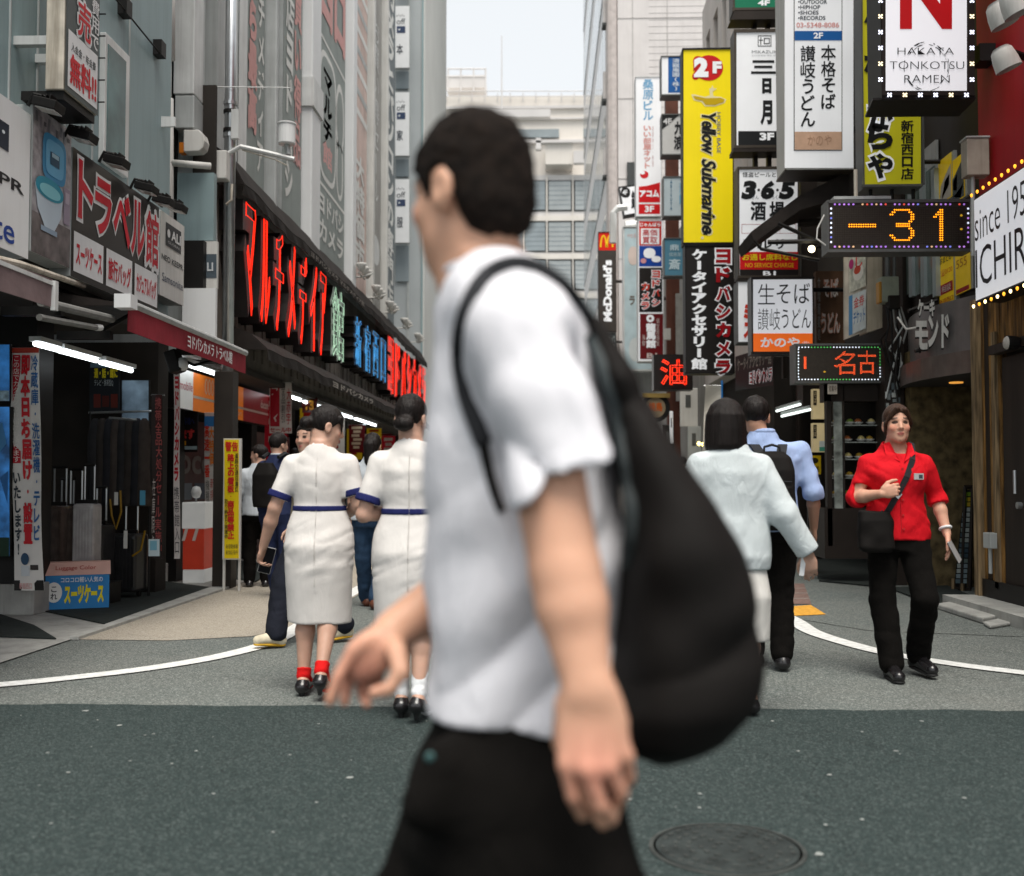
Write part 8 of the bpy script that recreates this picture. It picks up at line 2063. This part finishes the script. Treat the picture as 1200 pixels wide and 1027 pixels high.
# ---- two women in matching cream dresses with navy trim
def dress_woman(label, px, Y, H, yaw, joints, hyaw, hp, sock, slens, seed, hairadd, hem=.40, hands=((.5, .6), (.4, .5)), hd=None, toes=None):
    w = Person(label, X_at(px, Y), Y, yaw, H, joints, hyaw, hp, 'f', 'women in matching cream dresses')
    k = w.k
    w.body(.0065, hands, hd)
    v = w.top(M_DRESS, 'dress', .014, hem, (.052, .058), slens, .002, .0075, .082, seed=seed, neckz=1.338)
    J = w.J; c = J['pelvis']
    v.add(loft([(hem * k, c.x, c.y + .01, .178 * k, .135 * k), (.55 * k, c.x, c.y, .182 * k, .14 * k), (.70 * k, c.x, c.y - .012, .190 * k, .142 * k), (.82 * k, c.x, c.y - .018, .188 * k, .138 * k), (.92 * k, c.x, c.y - .005, .168 * k, .118 * k), (1.02 * k, J['waist'].x, J['waist'].y, .124 * k, .096 * k)]), .03)
    v.noise(.008, lambda x, y, z: (x * 8, y * 8, z * 2.2), seed + 1, False, mask=lambda x, y, z: np.clip((.78 * k - z) / .25, 0, 1))
    v.noise(.004, lambda x, y, z: ((x + z * .5) * 6, y * 6, (z - x * .4) * 20), seed + 2, True, mask=lambda x, y, z: np.clip((.98 * k - z) / .1, 0, 1) * np.clip((z - .6 * k) / .1, 0, 1))
    v.noise(.003, lambda x, y, z: ((x - z * .6) * 6, y * 6, (z + x * .5) * 14), seed + 4, True, mask=lambda x, y, z: np.clip((z - 1.0 * k) / .06, 0, 1))
    # kick pleat at the back
    v.sub(cone((c.x + .01, c.y - .16 * k, hem * k - .05), (c.x + .01, c.y - .145 * k, .55 * k), .014, .004), .02)
    v.fn(lambda x, y, z, D: np.maximum(D, hem * k + .006 * np.sin(x * 30) - z))
    zb, zt = 1.003 * k, 1.033 * k
    ends = []
    for i, sd in enumerate('lr'):
        sl = slens[i]; sh, el = J['sh' + sd], J['el' + sd]; d = (el - sh).normalized(); ends.append((sh.lerp(el, sl), d))
    def mats(x, y, z):
        m = np.zeros(len(x), int)
        for e, d in ends:
            s_ = (x - e.x) * d.x + (y - e.y) * d.y + (z - e.z) * d.z; r2 = (x - e.x) ** 2 + (y - e.y) ** 2 + (z - e.z) ** 2
            m[(s_ > -.038 * k) & (r2 < .012)] = 1
        return m
    dr = v.build('dress', M_DRESS, w.t, True, 1)
    for e, d in ends:
        bq = w.vol(A3(e) - .11, A3(e) + .11, .006); bq.add(cone(e - d * .05, e + d * .03, .0655 * k, .066 * k), 0)
        bq.fn(lambda x, y, z, D: np.maximum(D, np.abs((x - e.x) * d.x + (y - e.y) * d.y + (z - e.z) * d.z + .018 * k) - .018 * k)); bq.build('sleeve_band', M_NAVY, w.t, True, 0)
    zp = []
    for q_ in range(26):
        z_ = (1.30 - q_ * .028) * k; y_ = -.4
        while y_ < .2 and v.solid((c.x + .004, y_, z_)) > 0: y_ += .003
        zp.append(V(c.x + .004, y_ - .0035, z_))
    mb = MB(); mb.tube(zp, .0022, mat('dress seam', (.60, .57, .54), .8, var=0), 4); mb.build('back_seam', dr, local=True)
    bv_ = w.vol((c.x - .25, c.y - .22, zb - .02), (c.x + .25, c.y + .22, zt + .02), .006)
    wa = J['waist']
    bv_.add(loft([(zb, wa.x, wa.y, .1505 * k, .1165 * k), (zt, wa.x, wa.y, .1495 * k, .1155 * k)]), 0); bv_.build('belt', M_NAVY, w.t, True, 0)
    for sd in 'lr':
        an, to = J['an' + sd], J['to' + sd]; kn = J['kn' + sd]
        sv_ = w.vol(A3(an) - .2, A3(an) + .2, .006); dk = (kn - an).normalized()
        hi_ = sock[1]
        sv_.add(cone(an + dk * hi_ * .5, an, .036 * k, .036 * k), 0); sv_.add(cone(an + dk * hi_, an + dk * hi_ * .5, .041 * k, .037 * k), .01); sv_.add(cone(an, to, .035, .03), .01)
        sv_.fn(lambda x, y, z, D: np.maximum(D, (x - an.x) * dk.x + (y - an.y) * dk.y + (z - an.z) * dk.z - hi_)); sv_.noise(.003, (30, 30, 60), 2.0)
        sv_.build('sock', sock[0], w.t, True, 1)
        w.shoe(sd, M_LEATH, .025, .055)
    w.hair_cap(M_HAIR, dict(add=hairadd, line=[(-.12, -.075), (-.06, -.065), (-.02, -.02), (.02, .0), (.04, .03), (.07, .055), (.12, .08)], rough=.0035, k=.018))
    return w
bun = lambda W, k, R: ell(W(0, -.125, -.012), (.045 * k, .038 * k, .042 * k), R)
bun2 = lambda W, k, R: ell(W(.0, -.10, -.045), (.055 * k, .04 * k, .04 * k), R)
lock = lambda W, k, R: cone(W(.07, .055, .06), W(.066, .075, -.03), .014 * k, .005 * k)
Y1 = 5.85
wl_ = P(305, 642, Y1 + .05)
x1 = X_at(375, Y1)
w1 = dress_woman('woman in a navy trimmed cream dress and red ankle socks, holding a phone', 375, Y1, 1.60, 0,
    dict(ell=(-.245, -.03, 1.02), wrl=(-.325, .03, .80), elr=(.215, -.01, 1.04), wrr=(.13, .17, .98), head=(.03, .035, 1.475), neck=(.0, .0, 1.355), shl=(-.160, 0, 1.262), shr=(.160, 0, 1.262),
         anl=(-.072, -.05, .10), tol=(-.076, .10, .03), knl=(-.07, .01, .47), anr=(.058, -.20, .155), tor=(.06, -.08, .045), knr=(.06, .03, .47)), R_(-62), R_(-14), (M_REDSOCK, .045), (.78, .78), 2.0, [bun, lock], .385, ((.75, 1.0), (.4, .5)),
    {'l': (V(-.25, .35, -.9), V(-.9, -.3, .0), V(.25, .9, .25)), 'r': (V(-.7, .7, 0), V(.5, .5, 0), V(0, 0, 1))})
q = w1.W @ (w1.J['wrl'] + V(.012, .035, -.075)); ph = thing('phone', 'black phone held low by the woman in red socks', 'phone', q)
Rp = Matrix.Rotation(R_(12), 3, 'Z') @ Matrix.Rotation(R_(14), 3, 'Y') @ Matrix.Rotation(R_(8), 3, 'X')
mb = MB(); mb.box(q + V(-.036, -.004, -.075), q + V(.036, .004, .075), M_PHONEC, Rp, q); mb.build('case', ph, bevel=.004); mb = MB(); mb.box(q + V(-.0335, -.006, -.072), q + V(.0335, -.004, .072), M_PHONE, Rp, q); mb.build('screen', ph)
Y2 = 5.25
w2 = dress_woman('woman in a navy trimmed cream dress and white socks with a low bun', 482, Y2, 1.60, 0,
    dict(shl=(-.160, 0, 1.262), shr=(.160, 0, 1.262), ell=(-.235, -.03, 1.0), wrl=(-.10, .16, 1.02), elr=(.22, -.02, 1.04), wrr=(.16, .18, .95), head=(-.005, .02, 1.485), anl=(-.045, .02, .115), tol=(-.05, .16, .03), anr=(.052, -.10, .14), tor=(.075, .04, .03), knl=(-.06, .05, .47), knr=(.06, .03, .46)), R_(-14), R_(-6), (M_WSOCK, .10), (.76, .76), 7.0, [bun2], .43,
    hd={'l': (V(.8, .5, 0), V(0, -.3, .9), V(.0, .8, .3))})
# ---- woman in the red shirt, coming towards the camera
Y3 = 6.45
w3 = Person('woman in a bright red shirt walking towards the camera with a shoulder bag', X_at(1050, Y3), Y3, R_(180), 1.63,
    dict(elr=(.235, -.01, 1.05), wrr=(.14, .17, 1.075), ell=(-.25, -.03, 1.045), wrl=(-.275, .05, .84), shl=(-.165, 0, 1.25), shr=(.165, 0, 1.25), head=(0, .03, 1.485), knl=(-.115, .13, .47), anl=(-.135, -.06, .125), tol=(-.165, .08, .035), knr=(.095, .02, .455), anr=(.065, .08, .085), tor=(.075, .23, .02), hil=(-.085, 0, .83)), R_(-4), R_(3), 'f', None, (0.62, 0.34, 0.235))
w3.body(.0048, ((.25, .5), (.9, .8)), {'r': (V(-.75, .35, .25), V(.25, .9, .2), V(.1, -.1, 1)), 'l': (V(-.12, .2, -1), V(-.8, -.3, .1), V(.3, .9, 0))})
v = w3.top(M_REDC, 'shirt', .020, .80, (.053, .055, .052), (1.18, 1.12), .002, .0075, .07, boxy=1, wide=(.155, .158, .188), cuffs=.10, seed=5.0, neckz=1.345)
k = w3.k; v.sub(cone((0, .13 * k, 1.27 * k), (0, .08 * k, 1.42 * k), .004, .055), .008); v.add(ell((-.07 * k, .085 * k, 1.165 * k), (.075 * k, .055 * k, .075 * k)), .05); v.add(ell((.07 * k, .085 * k, 1.165 * k), (.075 * k, .055 * k, .075 * k)), .05)
v.noise(.0045, lambda x, y, z: ((x + z * .7) * 5, y * 5, (z - x * .7) * 17), 4.0, True); v.noise(.003, lambda x, y, z: ((x - z * .8) * 6, y * 5, (z + x * .8) * 20), 8.0)
v.sub(cone((.005, .16 * k, .78 * k), (.005, .155 * k, .86 * k), .022, .004), .008)
sh = v.build('shirt', M_REDC, w3.t, True, 1)
def surf(v, x, z, y0=.4, off=.004):
    y = y0
    while y > -.3:
        if v.solid((x, y, z)) < 0: return V(x, y + off, z)
        y -= .004
    return V(x, 0, z)
mb = MB()
for s in (-1, 1):
    a = [surf(v, s * .012, 1.26 * k), surf(v, s * .085, 1.305 * k), V(s * .082, .03, 1.368 * k), V(s * .056, .055, 1.378 * k)]; mb.prism(a, (0, .008, .002), M_REDC)
mb.build('collar', sh, local=True)
mb = MB()
for zz in (1.22, 1.13, 1.04, .95, .87): mb.lathe(surf(v, .004, zz * k, off=.003), [(.007, 0), (.007, .004)], mat('red button', (.45, .02, .02), .35, var=0), 10, 'y')
mb.tube([surf(v, .016, z_ * k, off=.001) for z_ in (1.24, 1.15, 1.05, .95, .85)], .0022, mat('red seam', (.40, .01, .015), .7, var=0), 4); mb.build('placket', sh, local=True)
mb = MB(); c = surf(v, -.085, 1.175 * k, off=.006); mb.box(c + V(-.028, -.003, -.018), c + V(.028, .002, .018), M_PHONEC); mb.box(c + V(-.022, .002, -.012), c + V(.0, .0035, .010), '#3a4148'); mb.build('name_badge', w3.t, local=True)
w3.trousers(M_BLKC, wide=(.086, .078, .072), h=.009, top=.90, seed=3.0)
for sd in 'lr': w3.shoe(sd, M_LEATH, 0, .06, closed=True, sole=mat('black rubber sole', (.02, .02, .02), .6))
w3.hair_cap(M_HAIRB, dict(h=.005, line=[(-.12, -.09), (-.05, -.08), (-.02, -.06), (.02, -.02), (.05, .03), (.075, .062), (.12, .085)], rough=.003, add=[lambda W, k, R: cone(W(-.03, .085, .08), W(-.078, .045, .0), .016 * k, .010 * k), lambda W, k, R: cone(W(.02, .088, .085), W(.078, .045, .0), .018 * k, .010 * k), lambda W, k, R: cone(W(-.076, .03, .0), W(-.07, .02, -.05), .012 * k, .006 * k), lambda W, k, R: cone(W(.076, .03, .0), W(.072, .01, -.06), .012 * k, .008 * k)]))
mb = MB(); c = w3.J['wrl']; d = (w3.J['wrl'] - w3.J['ell']).normalized(); mb.tube([c - d * .035 + (d.orthogonal().normalized() * math.cos(a) + d.cross(d.orthogonal().normalized()) * math.sin(a)) * .030 for a in [k_ * .3142 for k_ in range(20)]], .009, M_WSOCK, 8, closed=True); mb.build('wrist_band', w3.t, smooth=True, local=True)
q = w3.W @ (w3.J['wrl'] + V(-.022, .055, -.10)); ph = thing('phone', 'pale phone in the hand of the woman in red', 'phone', q)
Rp = Matrix.Rotation(R_(-28), 3, 'Y') @ Matrix.Rotation(R_(55), 3, 'Z'); mb = MB(); mb.box(q + V(-.035, -.004, -.07), q + V(.035, .004, .07), M_PHONEC, Rp, q); mb.build('case', ph, bevel=.004); mb = MB(); mb.box(q + V(-.032, .004, -.066), q + V(.032, .0055, .066), M_PHONE, Rp, q); mb.build('screen', ph)
bg_ = thing('shoulder_bag', 'black shoulder bag at the hip of the woman in red', 'bag', w3.W @ V(.16, .1, .80))
cb_ = w3.W @ V(.165 * k, .125 * k, .86 * k)
v_ = Vol(A3(cb_) - .2, A3(cb_) + .2, .0075); v_.add(loft([(cb_.z - .125, cb_.x, cb_.y, .085, .05), (cb_.z - .10, cb_.x, cb_.y, .105, .062), (cb_.z + .06, cb_.x, cb_.y, .098, .058), (cb_.z + .115, cb_.x, cb_.y, .085, .045)], pw=3.2), 0); v_.noise(.006, (14, 14, 14), 2.0); v_.build('pouch', M_BAG, bg_, False, 1)
mb = MB(); pts = [w3.W @ surf(v, x_, z_ * k, off=.008) for x_, z_ in ((-.085, 1.345), (-.06, 1.27), (-.015, 1.17), (.035, 1.07), (.085, .98), (.115, .935))]
pts = [w3.W @ V(-.10, -.02, 1.375 * k)] + pts + [cb_ + V(.02, -.03, .11)]
for a, b_ in zip(pts, pts[1:]):
    t_ = (b_ - a).normalized(); s_ = t_.cross(V(0, -1, 0)).normalized() * .017; mb.quad([a - s_, b_ - s_, b_ + s_, a + s_], M_BAG2)
o = mb.build('strap', bg_); o.modifiers.new('thick', 'SOLIDIFY').thickness = .006
mb = MB(); c = pts[4]; mb.box(c + V(-.02, -.006, -.018), c + V(.02, -.002, .018), M_CHROME, Matrix.Rotation(R_(40), 3, 'Y')); mb.build('strap_buckle', bg_)
# ---- woman in the pale sweater
Y4 = 5.35
w4 = Person('woman with a black bob in a pale ice blue sweater and cream skirt walking away', X_at(856, Y4), Y4, 0, 1.585,
    dict(elr=(.255, -.05, 1.02), wrr=(.385, -.03, .815), ell=(-.24, -.02, 1.03), wrl=(-.22, .08, .84), shl=(-.155, 0, 1.25), shr=(.15, 0, 1.25), head=(-.022, .02, 1.475), anl=(-.08, .1, .085), anr=(.1, .02, .10), knr=(.10, .08, .46), tor=(.11, .16, .02)), 0, R_(-2), 'f')
w4.body(.0075, ((.4, .5), (.3, .4)), {'r': (V(.08, .1, -1), V(.4, -.9, 0), V(-.8, .2, 0))})
v = w4.top(M_SWEAT, 'sweater', .024, .735, (.066, .070, .062), (1.95, 1.97), .003, .0085, .066, boxy=1, wide=(.185, .19, .180), cuffs=.0, seed=9.0, neckz=1.345)
v.noise(.004, lambda x, y, z: ((x - z) * 4, y * 5, (z + x) * 9), 3.0); v.build('sweater', M_SWEAT, w4.t, True, 1)
k = w4.k
v = w4.vol((-.3, -.3, .30), (.3, .3, .85), .0085); v.add(loft([(.37 * k, .03, .03, .165 * k, .14 * k), (.6 * k, .02, .0, .18 * k, .14 * k), (.80 * k, 0, 0, .165 * k, .115 * k)]), 0); v.noise(.004, (9, 9, 3), 2.5); v.fn(lambda x, y, z, D: np.maximum(D, .375 * k - z)); v.build('skirt', M_SKIRT, w4.t, True, 1)
for sd in 'lr': w4.shoe(sd, M_LEATH, .0, .05)
hv = w4.vol(A3(w4.J['head']) - .22, A3(w4.J['head']) + .2, .0055); hc4 = w4.J['head']
hv.add(loft([(hc4.z - .135, hc4.x, hc4.y - .02, .098, .10), (hc4.z - .11, hc4.x, hc4.y - .02, .104, .108), (hc4.z - .03, hc4.x, hc4.y - .014, .102, .116), (hc4.z + .04, hc4.x, hc4.y - .012, .096, .114), (hc4.z + .09, hc4.x, hc4.y - .01, .074, .09), (hc4.z + .118, hc4.x, hc4.y - .008, .045, .055), (hc4.z + .128, hc4.x, hc4.y - .008, .012, .015)]), 0)
hv.sub(loft([(hc4.z - .2, hc4.x, hc4.y + .09, .062, .10), (hc4.z + .05, hc4.x, hc4.y + .09, .06, .085)]), .01); hv.noise(.0035, (70, 70, 4), 1.4); hv.build('hair', mat('straight black hair', (.010, .007, .006), .45, var=.4, scale=30, bump=.5, bscale=90, stretch=(4, 4, .15), spec=.22), w4.t, True, 1)
q = w4.W @ (w4.J['wrr'] + V(-.03, .0, -.05)); mb = MB(); mb.box(q + V(-.012, -.004, -.06), q + V(.012, .004, .06), M_WHITE, Matrix.Rotation(R_(8), 3, 'Y')); o = mb.build('paper_slip', bevel=.002); tag(o, 'white paper slip in the hand of the woman in the pale sweater', 'paper')
# ---- man in the light blue shirt
Y5 = 6.7
w5 = Person('man in a light blue shirt with rolled sleeves and dark trousers walking away', X_at(901, Y5), Y5, 0, 1.71,
    dict(elr=(.25, -.04, 1.03), wrr=(.275, .06, .82), shr=(.185, 0, 1.27), shl=(-.185, 0, 1.27), head=(-.068, .02, 1.48), neck=(-.035, 0, 1.36), anr=(.055, -.06, .10), anl=(-.08, .12, .085), tor=(.07, .09, .02), knr=(.07, .04, .46)), R_(-12), R_(0), 'm', None, (0.50, 0.27, 0.18))
w5.body(.0075, ((.4, .5), (.35, .4)))
v = w5.top(M_BLUEC, 'shirt', .022, .80, (.058, .056, .052), (1.1, 1.14), .003, .0085, .066, cuffs=.14, seed=12.0, neckz=1.36); v.noise(.005, lambda x, y, z: ((x + z) * 5, y * 5, (z - x) * 15), 3.5, True); s5 = v.build('shirt', M_BLUEC, w5.t, True, 1)
n = w5.J['neck']; mb = MB(); mb.tube([n + V(.062 * math.cos(a), .062 * math.sin(a), .028) for a in [k_ * .3142 for k_ in range(20)]], .019, M_BLUEC, 8, closed=True); mb.build('collar', s5, smooth=True, local=True)
w5.trousers(M_BLKC, wide=(.10, .078, .068), top=.98, seed=6.0)
for sd in 'lr': w5.shoe(sd, M_LEATH, .0, .06, closed=True)
w5.hair_cap(M_HAIR, dict(rough=.005, line=[(-.12, -.07), (-.04, -.06), (-.02, -.01), (.02, .01), (.04, .04), (.12, .075)]))
bp_ = thing('backpack', 'black flat backpack on the back of the man in the blue shirt', 'backpack', w5.W @ V(0, -.2, .9))
c = w5.W @ V(-.02, -.195, 1.10); v_ = Vol(A3(c) - (.2, .14, .32), A3(c) + (.2, .14, .32), .008)
v_.add(loft([(c.z - .24, c.x, c.y, .125, .06), (c.z - .2, c.x, c.y, .14, .075), (c.z + .12, c.x, c.y, .135, .07), (c.z + .20, c.x, c.y + .01, .115, .055), (c.z + .235, c.x, c.y + .02, .07, .03)], pw=4), 0); v_.add(loft([(c.z - .2, c.x, c.y - .05, .105, .04), (c.z + .02, c.x, c.y - .05, .10, .038)], pw=4), .02); v_.noise(.004, (14, 14, 14), 1.0); v_.build('pack', M_BAG, bp_, False, 1)
mb = MB()
for s in (-1, 1):
    pts = [c + V(s * .06, .03, .21), c + V(s * .085, .10, .27), c + V(s * .105, .19, .275), c + V(s * .12, .27, .22)]
    for a, b_ in zip(pts, pts[1:]): mb.quad([a + V(-.03, 0, 0), b_ + V(-.03, 0, 0), b_ + V(.03, 0, 0), a + V(.03, 0, 0)], M_BAG2)
o = mb.build('strap', bp_); o.modifiers.new('thick', 'SOLIDIFY').thickness = .012
mb = MB(); mb.tube([c + V(-.05, .0, .225), c + V(-.045, .0, .262), c + V(0, .0, .275), c + V(.045, .0, .262), c + V(.05, .0, .225)], .008, M_BAG2, 8); mb.build('grab_handle', bp_); mb = MB(); mb.tube([c + V(-.10, -.075, .05), c + V(0, -.09, .055), c + V(.10, -.075, .05)], .004, M_BAG2, 5); mb.build('zip', bp_)
# ---- people farther up the left side
def walker(label, px, Y, yaw, H, sex, topm, topname, botm, shoem, hair, joints=None, slen=1.95, hyaw=0.0, seed=1.0, longhair=False, sole=None, wide=(.095, .075, .066)):
    w = Person(label, X_at(px, Y), Y, yaw, H, joints, hyaw, 0, sex)
    w.body(.010)
    v = w.top(topm, topname, .024, .80, (.060, .056, .05), slen, .003, .011, .064, seed=seed); v.build(topname, topm, w.t, True, 1)
    w.trousers(botm, wide=wide, top=.95, h=.011, seed=seed)
    for sd in 'lr': w.shoe(sd, shoem, 0, .06, sole, closed=True)
    add = [lambda W, k, R: cone(W(0, -.08, .0), W(0, -.085, -.16), .07 * k, .06 * k)] if longhair else []
    w.hair_cap(hair, dict(rough=.005, add=add, k=.03, line=[(-.12, -.07), (-.04, -.06), (-.02, -.01), (.02, .01), (.04, .04), (.12, .075)]))
    return w
w6 = walker('man in a navy suit with a black backpack standing by the phone shop', 325, 10.6, R_(-20), 1.66, 'm', M_SUIT, 'jacket', M_SUIT, M_LEATH, M_HAIR, dict(anl=(-.08, .12, .085)), seed=3.0, hyaw=R_(-15))
mb = MB(); n = w6.J['neck']; mb.tube([n + V(.058 * math.cos(a), .058 * math.sin(a), .03) for a in [k_ * .3142 for k_ in range(20)]], .014, M_GREYC, 6, closed=True); mb.build('shirt_collar', w6.t, smooth=True, local=True)
bp_ = thing('backpack', 'black rounded backpack on the man in the navy suit', 'backpack', w6.W @ V(0, -.2, .95)); c = w6.W @ V(0, -.20, 1.12); v_ = Vol(A3(c) - .3, A3(c) + .3, .011); v_.add(loft([(c.z - .22, c.x, c.y, .13, .07), (c.z + .1, c.x, c.y, .14, .08), (c.z + .22, c.x, c.y, .08, .04)], yaw=w6.yaw, pw=3), 0); v_.noise(.005, (12, 12, 12), 2.0); v_.build('pack', M_BAG, bp_, False, 1)
mb = MB()
for s in (-1, 1): mb.tube([w6.W @ V(s * .09, -.12, 1.36 * w6.k), w6.W @ V(s * .1, -.02, 1.40 * w6.k), w6.W @ V(s * .11, .08, 1.36 * w6.k)], .02, M_BAG2, 6)
mb.build('strap', bp_)
walker('person in a grey white shirt and black trousers beside the yellow warning sign', 303, 11.7, R_(15), 1.58, 'm', M_GREYC, 'shirt', M_BLKC, M_LEATH, M_HAIR, dict(ell=(-.23, -.02, 1.05), wrl=(-.25, .04, .83)), slen=1.7, seed=4.0, hyaw=R_(60))
walker('person in yellow and white running shoes hidden behind the woman with red socks', 363, 7.62, R_(128), 1.60, 'm', cloth('olive beige shirt cloth', (.20, .17, .12)), 'shirt', cloth('dark navy trousers', (.014, .016, .024), .9, var=.2), mat('pale running shoe', (.62, .56, .42), .6, var=.25, scale=14), M_HAIR,
       dict(anr=(-.04, .27, .10), tor=(-.04, .40, .045), knr=(.06, .17, .47), anl=(-.06, -.25, .12), tol=(-.06, -.10, .03), knl=(-.085, -.03, .45)), slen=.9, hyaw=R_(30), seed=5.0, sole=mat('yellow rubber sole', (.62, .36, .03), .6, var=.15), wide=(.10, .085, .078))
walker('person in jeans, a white shirt and brown shoes between the two women in cream dresses', 436, 9.8, R_(-5), 1.62, 'f', M_GREYC, 'shirt', M_JEAN, M_BRSHOE, M_HAIR, dict(anr=(.07, -.12, .10), anl=(-.09, .14, .085)), slen=.8, seed=6.0, longhair=True)
walker('dark clothed person deep in the shadow of the left shop fronts', 345, 15.5, R_(0), 1.66, 'm', M_SUIT, 'jacket', M_BLKC, M_LEATH, M_HAIR, seed=7.0)
walker('person in black far along the left shop fronts', 452, 19.0, R_(170), 1.62, 'f', M_BLKC, 'coat', M_BLKC, M_LEATH, M_HAIR, seed=8.0)
walker('person in a dark jacket far down the alley beyond the bag', 800, 22.0, R_(10), 1.68, 'm', M_SUIT, 'jacket', M_BLKC, M_LEATH, M_HAIR, seed=9.0)
